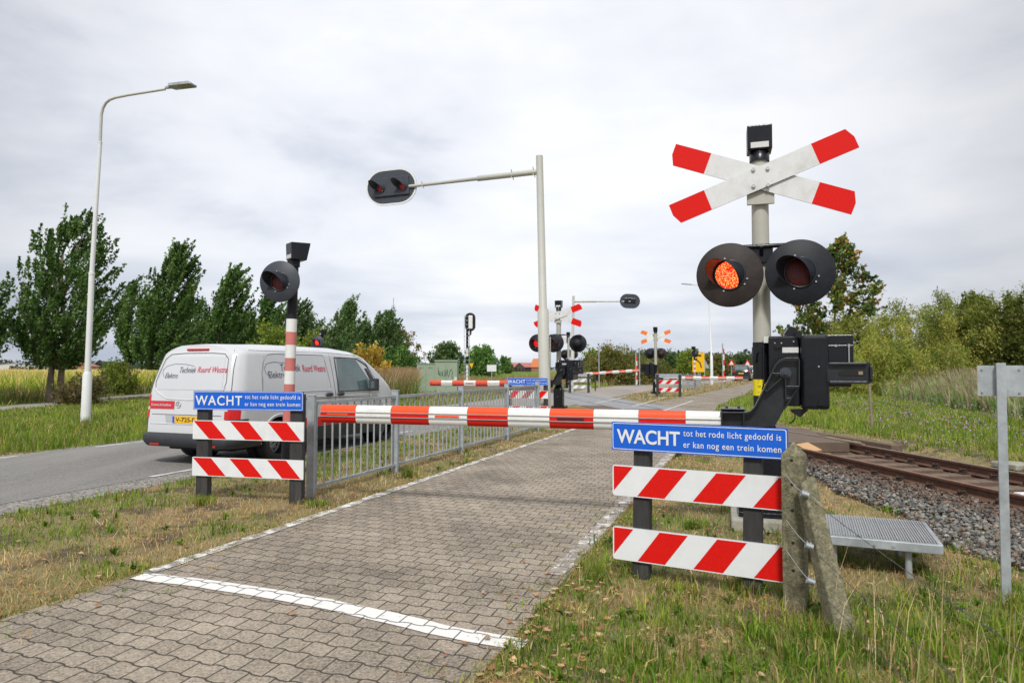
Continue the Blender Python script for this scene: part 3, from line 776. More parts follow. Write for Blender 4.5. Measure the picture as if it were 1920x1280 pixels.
tufts(len(X), X, Y, np.where(left, 0.26, 0.11) * r_.uniform(0.5, 1.4, len(X)), 16, 0.0078 * np.maximum(1, dd / 7), r_, np.full(len(X), 0.05))
# broad-leaved weeds and dandelion rosettes
X, Y, dd = polar(420, 2.8, 11, -42, 40, r_)
kp = ~onpath(X, Y) & (dryness(X, Y) < 0.75); X, Y, dd = X[kp], Y[kp], dd[kp]; n = len(X); per = 10
blades("broadleaf_weeds", np.repeat(X, per), np.repeat(Y, per), np.repeat(r_.uniform(0.04, 0.10, n), per) * r_.uniform(0.6, 1.1, n * per), r_.uniform(0.014, 0.030, n * per), np.repeat(pick(GREEN[:3] * 0.9, n, r_), per, axis=0), r_, lean=1.0, bend=0.35)
# straw lying flat on the dry parts
X, Y, dd = polar(26000, 2.8, 16, -42, 40, r_)
kp = ~onpath(X, Y, -0.03) & (dryness(X, Y) > 0.45); X, Y, dd = X[kp], Y[kp], dd[kp]
blades("straw", X, Y, r_.uniform(0.04, 0.13, len(X)), 0.0032 * np.maximum(1, dd / 5), pick(TAN, len(X), r_, 0.4), r_, lean=1.3, bend=0.7)
# lush foreground corner at the right, long stalks leaning
X, Y, dd = polar(520, 2.6, 4.9, 10, 42, r_)
kp = (~onpath(X, Y)) & (X > 0.45 + 0.4 * (Y - 3.5)) & (r_.uniform(0, 1, 520) < 0.25 + 0.75 * sstep(0.8, 2.3, X) + 0.3 * vnoise(X, Y, 4, 8)); X, Y, dd = X[kp], Y[kp], dd[kp]
tufts(len(X), X, Y, r_.uniform(0.07, 0.20, len(X)) * (1.0 - 0.5 * sstep(3.7, 4.6, Y)), 20, np.full(len(X), 0.0075), r_, np.full(len(X), 0.06), lean=0.42, nm="long_grass")
X, Y, dd = polar(60, 2.9, 4.4, 24, 40, r_)
blades("dry_stalks", X, Y, r_.uniform(0.3, 0.6, 60), np.full(60, 0.004), pick(TAN[2:3], 60, r_), r_, lean=0.35, wind=(0.15, 0))
# far side of the road: long green grass and weeds
X, Y, dd = polar(5200, 12, 60, -42, -8, r_)
kp = (X < roadL(Y) - 0.05) & (np.abs(X - sidepathC(Y)) > 1.0); X, Y, dd = X[kp], Y[kp], dd[kp]
tufts(len(X), X, Y, r_.uniform(0.12, 0.36, len(X)) * np.where(np.abs(X - sidepathC(Y)) < 5, 0.5, 1.0), 22, 0.006 * np.maximum(1, dd / 9), r_, np.full(len(X), 0.14), pal=GREEN * 1.05, lean=0.55, nm="long_grass")
# dark weed belt behind the side path and in front of the maize
X, Y, dd = polar(2600, 24, 60, -42, -17, r_)
kp = (X < sidepathC(Y) - 1.3) & (X > sidepathC(Y) - 6.5); X, Y, dd = X[kp], Y[kp], dd[kp]
tufts(len(X), X, Y, r_.uniform(0.5, 0.95, len(X)), 22, np.full(len(X), 0.022), r_, np.full(len(X), 0.28), pal=np.array([(0.08, 0.12, 0.025), (0.14, 0.17, 0.04), (0.18, 0.16, 0.06), (0.10, 0.16, 0.03)]), lean=0.4, nm="weeds")
# maize
X, Y, dd = polar(8500, 34, 330, -42, -10, r_)
kp = (X < sidepathC(Y) - 5.0 - 0.12 * np.maximum(0, Y - 40)); X, Y, dd = X[kp], Y[kp], dd[kp]
n = len(X); per = 9
Xs = np.repeat(X, per) + r_.normal(0, 0.1, n * per); Ys = np.repeat(Y, per) + r_.normal(0, 0.1, n * per); ds = np.repeat(dd, per)
lf = np.tile(np.arange(per), n)
hz = np.where(lf < 2, r_.uniform(1.5, 1.78, n * per), r_.uniform(0.7, 1.5, n * per))
cs = np.where((lf < 2)[:, None], pick(np.array([(0.78, 0.60, 0.26), (0.66, 0.50, 0.22)]), n * per, r_), pick(np.array([(0.28, 0.42, 0.05), (0.45, 0.52, 0.08), (0.58, 0.56, 0.14), (0.2, 0.32, 0.04)]), n * per, r_))
o = blades("maize", Xs, Ys, hz, np.where(lf < 2, 0.03, 0.075) * np.maximum(1, ds / 45), cs, r_, lean=0.32)
# maize stubble-coloured ground under it, so that gaps read as crop
ribbon("maize_field", lambda y: -0.95 * y - 60, lambda y: sidepathC(y) - 5.2 - 0.12 * max(0, y - 40), 34, 900, 0.01, pm("field_floor", (0.50, 0.42, 0.18), 0.95, var=0.3, scale=0.5), 30, 2, zf=lambda X, Y: 0.0 if Y < 120 else min(1.35, (Y - 120) * 0.03))
# bank right of the track: bright grass, then reeds
X, Y, dd = polar(5200, 9, 50, 18, 44, r_)
s_ = X - railF(Y); kp = (s_ > 1.3) & (s_ < 16) & (X > pathR(Y) + 0.3); X, Y, dd = X[kp], Y[kp], dd[kp]
tufts(len(X), X, Y, r_.uniform(0.12, 0.34, len(X)), 22, 0.006 * np.maximum(1, dd / 9), r_, np.full(len(X), 0.13), pal=GREEN * 1.12, lean=0.6, nm="bank_grass")
REEDF = lambda Y: 15.2 + 0.30 * (np.asarray(Y) - 21)
n = 24000
X, Y, dd = polar(n, 17, 66, 20, 44, r_)
s_ = X - REEDF(Y); kp = (s_ > 0) & (s_ < 7.5); X, Y, dd = X[kp], Y[kp], dd[kp]; n = len(X)
per = 9
Xs = np.repeat(X, per) + r_.normal(0, 0.10, n * per); Ys = np.repeat(Y, per) + r_.normal(0, 0.10, n * per)
sc = np.repeat(np.clip(0.55 + (X - REEDF(Y)) * 0.35, 0.5, 1.1), per)
lf = np.tile(np.arange(per), n)
cs = np.where((lf == 0)[:, None], pick(np.array([(0.34, 0.22, 0.19), (0.42, 0.31, 0.24), (0.48, 0.40, 0.26)]), n * per, r_), pick(np.array([(0.30, 0.42, 0.14), (0.22, 0.38, 0.08), (0.36, 0.46, 0.20), (0.44, 0.46, 0.26), (0.17, 0.30, 0.06)]), n * per, r_))
blades("reeds", Xs, Ys, np.where(lf == 0, 1.5, r_.uniform(0.5, 1.45, n * per)) * sc, np.where(lf == 0, 0.06, 0.042) * np.ones(n * per), cs, r_, lean=0.30, wind=(-0.12, 0))
# small purple heads in the bank grass
n = 1500
X, Y, dd = polar(n, 14, 34, 24, 42, r_); s_ = X - REEDF(Y); kp = (s_ > -5.5) & (s_ < 0.5); X, Y = X[kp], Y[kp]; n = len(X)
P = np.stack([X, Y, gh(X, Y) + r_.uniform(0.25, 0.5, n)], -1)
rocks("clover_heads", P, r_.uniform(0.014, 0.026, n), pick(np.array([(0.34, 0.22, 0.34), (0.42, 0.32, 0.42)]), n, r_), 9)

# fallen leaves
def fallen(name, X, Y, sz, r, z0=0.02):
    n = len(X); a = r.uniform(0, 6.28, n); ca, sa = np.cos(a), np.sin(a)
    pts = np.array([(-1, 0, 0.15), (-0.3, -0.6, 0.0), (0.5, -0.5, 0.1), (1.1, 0, 0.35), (0.5, 0.5, 0.05), (-0.3, 0.6, 0.2)])
    V = pts[None] * sz[:, None, None] * r.uniform(0.6, 1.2, (n, 1, 3)) + r.normal(0, 0.1, (n, 6, 3)) * sz[:, None, None]
    x = V[..., 0] * ca[:, None] - V[..., 1] * sa[:, None]; y_ = V[..., 0] * sa[:, None] + V[..., 1] * ca[:, None]
    V = np.stack([x + X[:, None], y_ + Y[:, None], V[..., 2] + gh(X, Y)[:, None] + z0], -1)
    pal = np.array([(0.36, 0.17, 0.075), (0.46, 0.27, 0.15), (0.24, 0.12, 0.06), (0.52, 0.36, 0.2), (0.42, 0.2, 0.08), (0.30, 0.34, 0.12)])
    o = fastmesh(name, V, [(0, 1, 4, 5), (1, 2, 3, 4)], pick(pal, n, r), DRYLEAF); o['kind'] = 'stuff'
r_ = np.random.default_rng(31)
X, Y, dd = polar(6500, 2.8, 11, -42, 40, r_); d_ = dryness(X, Y)
on = onpath(X, Y); kp = ~on; X, Y = X[kp], Y[kp]
dens = np.where(np.abs(X - pathR(Y)) < 0.5, 1.0, 0.22); kp = r_.uniform(0, 1, len(X)) < dens; X, Y = X[kp], Y[kp]
fallen("fallen_leaves", X, Y, r_.uniform(0.010, 0.032, len(X)), r_, 0.03)
lf = [G(549, 1158), G(862, 1062), G(180, 1143), G(1148, 1098), G(912, 1205), G(330, 1062), G(1010, 938), G(742, 1066)]
fallen("fallen_leaves", np.array([p.x for p in lf]), np.array([p.y for p in lf]), np.array([0.03, 0.035, 0.03, 0.025, 0.035, .02, .02, .02]), r_, 0.03)
Yp = r_.uniform(3.2, 9, 60); Xp = pathR(Yp) - np.abs(r_.normal(0, 0.22, 60))
fallen("fallen_leaves", Xp, Yp, r_.uniform(0.012, 0.03, 60), r_, 0.03)
# weeds growing in the path's joints near both edges
n = 260
Yp = 3.3 * (20 / 3.3) ** r_.uniform(0, 1, n); side = r_.uniform(0, 1, n) < 0.4
Xp = np.where(side, pathL(Yp) + np.abs(r_.normal(0, 0.22, n)), pathR(Yp) - np.abs(r_.normal(0, 0.28, n)))
tufts(n, Xp, Yp, r_.uniform(0.015, 0.05, n), 26, np.full(n, 0.0042), r_, r_.uniform(0.012, 0.05, n), pal=np.concatenate([GREEN, TAN[:2]]), lean=1.0, nm="joint_weeds")
# grass spilling over the path edges
n = 2600
Yp = 3.2 * (22 / 3.2) ** r_.uniform(0, 1, n); side = r_.uniform(0, 1, n) < 0.5
Xp = np.where(side, pathL(Yp) - 0.02 + 0.07 * vnoise(Yp, Yp * 0, 3, 1), pathR(Yp) + 0.04 - 0.14 * np.maximum(0, vnoise(Yp, Yp * 0, 2.5, 2)))
tufts(n, Xp, Yp, r_.uniform(0.015, 0.05, n), 12, np.full(n, 0.004), r_, np.full(n, 0.05), pal=np.concatenate([GREEN[:3], TAN]), lean=0.9, nm="verge_fringe")
# bushy tuft at the near sign leg and two by the fence
for (px, py, hh) in ((1125, 1090, 0.17), (770, 895, 0.22), (1215, 905, 0.16), (1490, 1130, 0.2), (1300, 990, 0.12), (1540, 1200, .1), (600, 950, .1), (378, 945, .12), (1187, 1078, .12), (1412, 1114, .15), (1888, 1135, .14), (566, 942, .09), (738, 882, .1), (863, 845, .1), (160, 798, .28), (1570, 1200, .15), (1703, 1064, .1), (1395, 1112, .13), (382, 938, .1)):
    p = G(px, py)
    k = 5; tufts(k, p.x + r_.normal(0, 0.05, k), p.y + r_.normal(0, 0.05, k), np.full(k, hh), 45, np.full(k, 0.006), r_, np.full(k, 0.03), lean=0.55)

# ------------------------------------------------------------------ trees
def tree(name, label, loc, h, trunk_h, rad, env, nl, nleaf, lsize, pal, seed, up=0.9, wind=(0, 0), bark=None, tr=0.12, elong=0.5, droop=0.0, cat="tree", group=None, rootless=False, sig=0.16, stems=1, fuzz=0.20):
    r = np.random.default_rng(seed)
    root = thing(name, label, cat, loc, 0, group)
    mb = MB(); starts = []
    P, dirs, LB_ = [], [], []
    for st in range(stems):
        ox = 0 if stems == 1 else (st - (stems - 1) / 2) * tr * 3.2
        tp = [Vector((ox + r.normal(0, 0.02) * i + wind[0] * 0.02 * i * i, r.normal(0, 0.02) * i, h * 0.93 * i / 7)) for i in range(8)]
        mb.tube(tp, [tr * (1 - 0.88 * i / 7) * (1.25 if i == 0 else 1) for i in range(8)], 9)
        starts.append(tp)
    for i in range(nl):
        tp = starts[i % stems]
        t = (i + 0.5 + r.uniform(-.4, .4)) / nl; t = min(max(t, 0.01), 0.99)
        zc = trunk_h + (h - trunk_h) * t                      # height on the envelope where the limb ends
        e_ = env(t) * rad * r.uniform(0.72, 1.08)
        a = i * 2.39996 + r.uniform(-.5, .5)
        z0 = max(trunk_h * 0.85, zc - e_ * up - 0.15 * h * up * r.uniform(0, 0.6))
        k = min(6.9, z0 / (h * 0.93) * 7); b0 = tp[int(k)].lerp(tp[min(7, int(k) + 1)], k - int(k))
        e1 = Vector((math.cos(a) * e_ + wind[0] * zc / h + b0.x * 0.5, math.sin(a) * e_ + wind[1] * zc / h, zc))
        mid = b0.lerp(e1, 0.5) + Vector((0, 0, -e_ * 0.12 * up + droop * 0.2))
        pts = [b0, b0.lerp(mid, 0.6), mid, mid.lerp(e1, 0.6), e1]
        lbr = r.uniform(0.72, 1.25)
        rr = tr * 0.36 * (1 - 0.6 * t)
        mb.tube(pts, [rr, rr * 0.75, rr * 0.5, rr * 0.3, rr * 0.12], 5, cap=False)
        ncl = max(3, int(9 * (0.5 + e_ / max(rad, 0.1))))
        for c in range(ncl):
            s = (r.uniform(0.25, 1.0) if c else 1.0) ** (0.8)
            q = b0.lerp(mid, min(1, s * 2)) if s < 0.5 else mid.lerp(e1, s * 2 - 1)
            off = Vector(r.normal(0, 1, 3)) * (e_ * fuzz + 0.05)
            P.append(q + off); LB_.append(lbr)
            d = (e1 - b0).normalized() * 0.6 + Vector((wind[0], wind[1], up)).normalized() * 0.6 + Vector((0, 0, -droop))
            dirs.append(d.normalized())
    trunk = mb.build("trunk", bark or M_bark, root)
    P = np.array([tuple(p) for p in P]); dr = np.array([tuple(d) for d in dirs])
    n = nleaf; ci = r.integers(0, len(P), n)
    clump_l = r.normal(0, 1, n)
    tt = r.uniform(0, 1, (n, 1)) ** 0.9; cl_ = (0.6 + 0.7 * r.uniform(0, 1, (len(P), 1)))[ci]
    L_ = dr[ci] * ((tt - 0.35) * elong * 2.4 * cl_) + np.clip(r.normal(0, 1, (n, 3)), -1.8, 1.8) * sig * cl_ * (1.25 - 0.95 * tt)
    if droop: L_[:, 2] -= np.abs(r.normal(0, droop * 0.9, n))
    C = P[ci] + L_
    C[:, 2] = np.maximum(C[:, 2], 0.1 if rootless else trunk_h * 0.8)
    # leaf quads
    ax = r.normal(0, 1, (n, 3)) + dr[ci] * 1.2 + np.array([0, 0, -droop * 2.0]); ax /= np.linalg.norm(ax, axis=1)[:, None]
    bx = np.cross(ax, r.normal(0, 1, (n, 3))); bx /= np.linalg.norm(bx, axis=1)[:, None]
    ll = lsize * r.uniform(0.6, 1.3, (n, 1)); wr = (0.22 if droop > 0.2 else 0.55)
    V = np.stack([C - ax * ll, C + bx * ll * wr, C + ax * ll, C - bx * ll * wr], 1)
    cc = pal[(r.integers(0, len(pal), len(P)))[ci]] * r.uniform(0.65, 1.35, (n, 1)) * np.array(LB_)[ci][:, None]
    mixp = r.uniform(0, 1, n) < 0.3; cc[mixp] = pal[r.integers(0, len(pal), int(mixp.sum()))]
    crown = fastmesh("crown", V, [(0, 1, 2, 3)], cc, LEAF); crown.parent = root
    return root
oval = lambda t: math.sin(math.pi * min(1, max(0, t * 0.93 + 0.07))) ** 0.6
pear = lambda t: min(1, 0.62 + t * 2.2) * (1 - t) ** 0.62 + 0.05
cone = lambda t: (1 - t) ** 0.75 * min(1, 0.45 + t * 4)
dome = lambda t: math.sqrt(max(0.0, 1 - (t * 0.97) ** 2)) * min(1, 0.75 + t)
DKG = np.array([(0.078, 0.155, 0.036), (0.11, 0.20, 0.048), (0.056, 0.118, 0.030), (0.17, 0.26, 0.075)])
MDG = np.array([(0.085, 0.165, 0.045), (0.12, 0.21, 0.06), (0.065, 0.125, 0.04), (0.19, 0.26, 0.11)])
YLG = np.array([(0.24, 0.32, 0.05), (0.18, 0.26, 0.04), (0.30, 0.35, 0.07)])
ORG = np.array([(0.58, 0.40, 0.06), (0.55, 0.24, 0.05), (0.32, 0.34, 0.07), (0.55, 0.45, 0.10)])
OAK = np.array([(0.16, 0.20, 0.045), (0.24, 0.22, 0.06), (0.12, 0.17, 0.04), (0.30, 0.21, 0.08)])
MAP = np.array([(0.13, 0.18, 0.035), (0.22, 0.21, 0.04), (0.36, 0.20, 0.04), (0.085, 0.13, 0.03), (0.20, 0.24, 0.05)])
WIL = np.array([(0.27, 0.32, 0.055), (0.35, 0.39, 0.08), (0.19, 0.25, 0.045), (0.46, 0.42, 0.10)])
DKO = np.array([(0.09, 0.12, 0.022), (0.13, 0.15, 0.03), (0.17, 0.19, 0.04)])  # dark olive leaves
def at(px, Y): return ((px - 960) / F * Y, Y, 0)
def top(py, Y): return H + (692.1 - py) / F * Y
G_row = "row of wind-bent trees along the side path"
tree("roadside_tree", "dark green wind-swept tree with a double trunk, standing left of the tall lamp post", at(106, 31.0), top(405, 31.0), 1.9, 2.35, oval, 70, 32000, 0.080, DKG, 1, up=1.1, wind=(0.7, 0), tr=0.15, elong=0.34, sig=0.075, fuzz=0.07, group=G_row, stems=2)
tree("roadside_tree", "dark green tree cut by the left edge of the photo", at(-78, 28), top(525, 28), 1.8, 1.55, oval, 36, 12000, 0.080, DKG, 2, up=1.3, wind=(0.5, 0), elong=0.34, sig=0.08, fuzz=0.08, group=G_row)
tree("roadside_tree", "small slim tree with a thin bare trunk between lamp post and white van", at(242, 44), top(538, 44), 2.3, 1.0, oval, 32, 7500, 0.095, DKG, 3, up=1.4, wind=(0.3, 0), tr=0.1, elong=0.38, sig=0.09, fuzz=0.08, group=G_row)
tree("roadside_tree", "dark green pointed tree rising right behind the rear of the white van", at(300, 40), top(462, 40), 1.9, 2.3, pear, 66, 27000, 0.092, DKG, 4, up=1.15, wind=(0.8, 0), tr=0.14, elong=0.46, sig=0.085, fuzz=0.06, group=G_row)
tree("roadside_tree", "pointed tree above the roof of the white van, second beyond the lamp post", at(408, 46), top(508, 46), 1.9, 2.2, pear, 58, 22000, 0.095, DKG * 1.1, 5, up=1.15, wind=(0.8, 0), tr=0.13, elong=0.5, sig=0.09, fuzz=0.06, group=G_row)
tree("roadside_tree", "bushy tree just left of the small round warning light on its striped post", at(478, 50), top(552, 50), 1.6, 2.3, pear, 52, 18000, 0.10, DKG * 1.15, 6, up=1.2, wind=(0.8, 0), elong=0.5, sig=0.09, fuzz=0.07, group=G_row)
tree("roadside_tree", "dark tree behind the striped post of the small warning light", at(535, 56), top(572, 56), 1.4, 2.4, pear, 48, 16000, 0.11, MDG * 0.8, 7, up=1.2, wind=(0.8, 0), elong=0.5, sig=0.1, fuzz=0.07, group=G_row)
tree("broadleaf_tree", "tall light-leaved poplar behind the front half of the white van", at(628, 62), top(566, 62), 1.2, 2.1, pear, 60, 17000, 0.12, MDG * 1.1, 8, up=1.3, wind=(1.0, 0), elong=0.5, sig=0.13, fuzz=0.09)
tree("broadleaf_tree", "round green tree between the poplar and the radio mast", at(695, 66), top(588, 66), 1.0, 2.7, oval, 62, 19000, 0.13, MDG, 9, up=1.2, wind=(0.9, 0), elong=0.4, sig=0.16, fuzz=0.1)
tree("broadleaf_tree", "olive brown tree at the right end of the wood, beside the radio mast", at(742, 72), top(614, 72), 0.6, 1.9, oval, 44, 13000, 0.13, OAK, 10, up=0.8, elong=0.2, sig=0.22)
tree("bush", "yellow-green bush peeping over the van roof beside the striped post", at(515, 40), top(618, 40), 0.5, 1.7, dome, 34, 10000, 0.09, YLG, 12, up=0.9, elong=0.3, cat="bush", rootless=True)
tree("bush", "light green bush right of the striped post over the van roof", at(590, 45), top(625, 45), 0.5, 1.5, dome, 30, 8000, 0.09, YLG * 0.85, 13, up=0.9, elong=0.3, cat="bush", rootless=True)
tree("bush", "orange and yellow autumn bush behind the windscreen of the white van", at(690, 38), top(654, 38), 0.4, 1.15, dome, 34, 9000, 0.075, ORG, 14, up=0.8, elong=0.2, cat="bush", rootless=True, sig=0.14)
tree("bush", "dark green bush behind the bonnet of the white van", at(640, 44), top(640, 44), 0.4, 1.8, dome, 34, 9000, 0.10, MDG * 0.8, 15, up=0.8, elong=0.2, cat="bush", rootless=True, sig=0.2)
tree("bush", "dark green bush under the poplars left of the orange bush", at(745, 60), top(655, 60), 0.3, 2.0, dome, 30, 9000, 0.12, DKG * 1.3, 16, up=0.8, elong=0.2, cat="bush", rootless=True, sig=0.25)
tree("bush", "pale willow shrub at the foot of the small slim roadside tree", at(222, 40), top(684, 40), 0.2, 0.95, dome, 24, 4500, 0.07, YLG * 0.8, 17, up=0.9, elong=0.25, cat="bush", rootless=True)
tree("bush", "wind-flattened brown weeds bush at the foot of the double trunk", at(138, 28.6), 0.95, 0.1, 0.7, dome, 20, 2600, 0.07, np.array([(0.12, 0.13, 0.045), (0.2, 0.15, 0.07)]), 18, up=0.8, elong=0.35, wind=(0.6, 0), cat="bush", rootless=True)
tree("broadleaf_tree", "green tree filling the gap between the two pointed trees over the van roof", at(362, 62), top(560, 62), 0.8, 2.6, oval, 44, 12000, 0.13, MDG * 0.85, 31, up=1.0, elong=0.35, sig=0.2)
tree("broadleaf_tree", "lower green tree just left of the striped post, behind the pointed trees", at(442, 66), top(585, 66), 0.8, 2.6, oval, 40, 11000, 0.13, MDG * 0.9, 32, up=1.0, elong=0.35, sig=0.2)
tree("broadleaf_tree", "lower green tree between the striped post and the poplar", at(578, 68), top(592, 68), 0.6, 2.6, oval, 42, 12000, 0.13, MDG, 33, up=1.0, elong=0.35, sig=0.2)
tree("broadleaf_tree", "low dark green tree behind the orange bush", at(668, 74), top(612, 74), 0.5, 2.8, dome, 40, 11000, 0.14, MDG * 0.9, 34, up=0.9, elong=0.3, sig=0.22)
# middle distance
tree("broadleaf_tree", "round dark tree behind the railway signal, left one of the pair", at(836, 120), top(646, 120), 0.5, 3.3, dome, 40, 9000, 0.25, MDG * 0.85, 20, up=0.7, elong=0.2, sig=0.4)
tree("broadleaf_tree", "round dark tree just right of the railway signal mast", at(902, 105), top(652, 105), 0.5, 2.6, dome, 40, 8000, 0.22, DKG * 1.5, 21, up=0.7, elong=0.2, sig=0.35)
tree("broadleaf_tree", "small round tree left of the dark barns", at(947, 130), top(671, 130), 0.4, 1.25, dome, 26, 3500, 0.2, DKG * 1.4, 22, up=0.7, elong=0.2, sig=0.25)
tree("bush", "wide olive bush right of the counterweight of the middle barrier", at(1150, 66), top(658, 66), 0.2, 2.9, dome, 60, 19000, 0.11, OAK * 0.95, 23, up=0.8, elong=0.3, cat="bush", rootless=True, sig=0.3)
tree("bush", "olive bush behind the crossbuck mast in the far verge", at(1205, 74), top(672, 74), 0.2, 2.6, dome, 40, 10000, 0.12, OAK * 0.85, 24, up=0.8, elong=0.3, cat="bush", rootless=True, sig=0.25)
tree("bush", "bright green tree top left of the wide olive bush", at(1110, 80), top(655, 80), 0.2, 1.8, dome, 34, 6000, 0.12, YLG * 0.9, 25, up=0.8, elong=0.2, cat="bush", rootless=True)
tree("broadleaf_tree", "grey green far tree right of the orange and white crossbuck", at(1265, 170), top(664, 170), 0.4, 4.2, dome, 44, 9000, 0.3, MDG * 0.8, 26, up=0.7, elong=0.2, sig=0.5)
tree("broadleaf_tree", "bright yellow-green tree behind the far black warning light", at(1296, 88), top(660, 88), 0.5, 1.9, dome, 36, 8000, 0.15, YLG, 27, up=0.7, elong=0.2, sig=0.25)
tree("bush", "olive bush between the yellow sign and the street lamp across the tracks", at(1340, 110), top(668, 110), 0.2, 3.2, dome, 44, 9000, 0.2, OAK * 0.8, 28, up=0.7, elong=0.25, cat="bush", rootless=True, sig=0.35)
tree("bush", "olive bush behind the tailgate of the black car", at(1385, 130), top(668, 130), 0.2, 3.4, dome, 40, 8000, 0.22, MDG * 0.7, 29, up=0.7, elong=0.25, cat="bush", rootless=True, sig=0.4)
# right side
tree("maple_tree", "tall open maple with rusty leaves behind the dark right hand warning light", at(1565, 48), top(446, 48), 1.5, 4.6, cone, 56, 14500, 0.15, np.concatenate([MAP * 1.05, MDG[:3]]), 40, up=0.30, elong=0.26, sig=0.18, tr=0.13, wind=(0.4, 0), fuzz=0.06)
tree("willow_tree", "yellow-green drooping willow right behind the barrier machine", at(1600, 46), top(590, 46), 0.4, 3.1, dome, 26, 20000, 0.112, WIL, 41, up=0.6, elong=0.5, droop=0.7, tr=0.08, cat="willow", rootless=True, sig=0.18, fuzz=0.12)
tree("willow_tree", "broad light willow in the middle of the right hand thicket", at(1700, 41), top(566, 41), 0.4, 3.3, dome, 28, 26000, 0.112, WIL, 42, up=0.6, elong=0.5, droop=0.75, tr=0.08, cat="willow", rootless=True, sig=0.18, fuzz=0.12)
tree("willow_tree", "drooping willow to the left of the dark trees at the right edge", at(1785, 37), top(552, 37), 0.4, 3.0, dome, 26, 24000, 0.108, WIL * 0.85, 43, up=0.6, elong=0.5, droop=0.75, tr=0.08, cat="willow", rootless=True, sig=0.18, fuzz=0.12)
tree("broadleaf_tree", "dark tree behind the small grey sign post", at(1850, 38), top(556, 38), 0.5, 2.9, dome, 44, 24000, 0.112, DKO * 1.1, 44, up=0.8, elong=0.25, sig=0.2, tr=0.1)
tree("broadleaf_tree", "dark tree filling the right edge of the photo", at(1930, 35), top(576, 35), 0.4, 2.7, dome, 44, 24000, 0.108, DKO, 45, up=0.8, elong=0.25, sig=0.2, tr=0.1)
tree("willow_tree", "hanging willow branches high at the right edge of the photo", at(1960, 40), top(515, 40), 2.4, 2.4, dome, 30, 12000, 0.112, DKO * 1.7, 46, up=0.7, elong=0.5, droop=0.7, cat="willow", sig=0.17)
tree("bush", "low olive shrub under the maple, left of the willows", at(1505, 48), top(640, 48), 0.3, 2.0, dome, 26, 7000, 0.08, OAK, 47, up=0.7, elong=0.2, cat="bush", rootless=True)
tree("willow_tree", "low willow shrub hanging over the reeds", at(1660, 38.5), top(632, 38.5), 0.3, 2.6, dome, 24, 17000, 0.10, WIL * 1.05, 48, up=0.5, elong=0.3, droop=0.7, cat="willow", rootless=True, tr=0.05, sig=0.17, fuzz=0.12)
tree("willow_tree", "low willow shrub in front of the dark trees, left of the grey sign post", at(1770, 33.5), top(640, 33.5), 0.3, 2.1, dome, 22, 14000, 0.095, WIL * 0.9, 49, up=0.5, elong=0.3, droop=0.7, cat="willow", rootless=True, tr=0.05, sig=0.17, fuzz=0.12)

# brown reeds left of the track, beyond the fence
r_ = np.random.default_rng(51)
X = r_.uniform(-13, -3.2, 5200); Y = r_.uniform(33, 62, 5200)
kp = (X < -0.155 * Y + 0.4) & (X < roadL(Y) - 1.2) & (X > -0.27 * Y); X, Y = X[kp], Y[kp]; n = len(X); per = 8
Xs = np.repeat(X, per) + r_.normal(0, 0.1, n * per); Ys = np.repeat(Y, per) + r_.normal(0, 0.1, n * per); lf = np.tile(np.arange(per), n)
cs = np.where((lf < 2)[:, None], pick(np.array([(0.36, 0.24, 0.14), (0.44, 0.31, 0.18)]), n * per, r_), pick(np.array([(0.18, 0.26, 0.06), (0.26, 0.29, 0.10), (0.14, 0.21, 0.05)]), n * per, r_))
blades("reeds", Xs, Ys, np.where(lf < 2, 1.7, r_.uniform(0.6, 1.45, n * per)), np.full(n * per, 0.035), cs, r_, lean=0.28, wind=(0.2, 0))
# rough meadow beyond the crossing, with a brown reed streak
X = r_.uniform(-12, 14, 9000); Y = r_.uniform(62, 190, 9000); kp = (X < roadL(Y) - 0.5) & (X > -0.11 * Y); X, Y = X[kp], Y[kp]; n = len(X); per = 6
Xs = np.repeat(X, per) + r_.normal(0, 0.3, n * per); Ys = np.repeat(Y, per) + r_.normal(0, 0.3, n * per)
tanm = np.repeat(vnoise(X * 0.3, Y, 0.09, 3) > 0.1, per)
cs = np.where(tanm[:, None], pick(np.array([(0.32, 0.25, 0.11), (0.38, 0.28, 0.14)]), n * per, r_), pick(np.array([(0.22, 0.34, 0.07), (0.29, 0.40, 0.10)]), n * per, r_))
blades("meadow_grass", Xs, Ys, r_.uniform(0.35, 0.95, n * per), np.full(n * per, 0.09), cs, r_, lean=0.4)
X = r_.uniform(6, 60, 8000); Y = r_.uniform(48, 160, 8000); kp = (X < roadL(Y) - 0.3) & (X > roadL(Y) - 7); X, Y = X[kp], Y[kp]; n = len(X); per = 8
Xs = np.repeat(X, per) + r_.normal(0, 0.2, n * per); Ys = np.repeat(Y, per) + r_.normal(0, 0.2, n * per)
blades("roadside_grass", Xs, Ys, r_.uniform(0.2, 0.6, n * per), np.full(n * per, 0.05), pick(np.array([(0.24, 0.36, 0.05), (0.34, 0.46, 0.07), (0.19, 0.29, 0.05)]), n * per, r_), r_, lean=0.4)

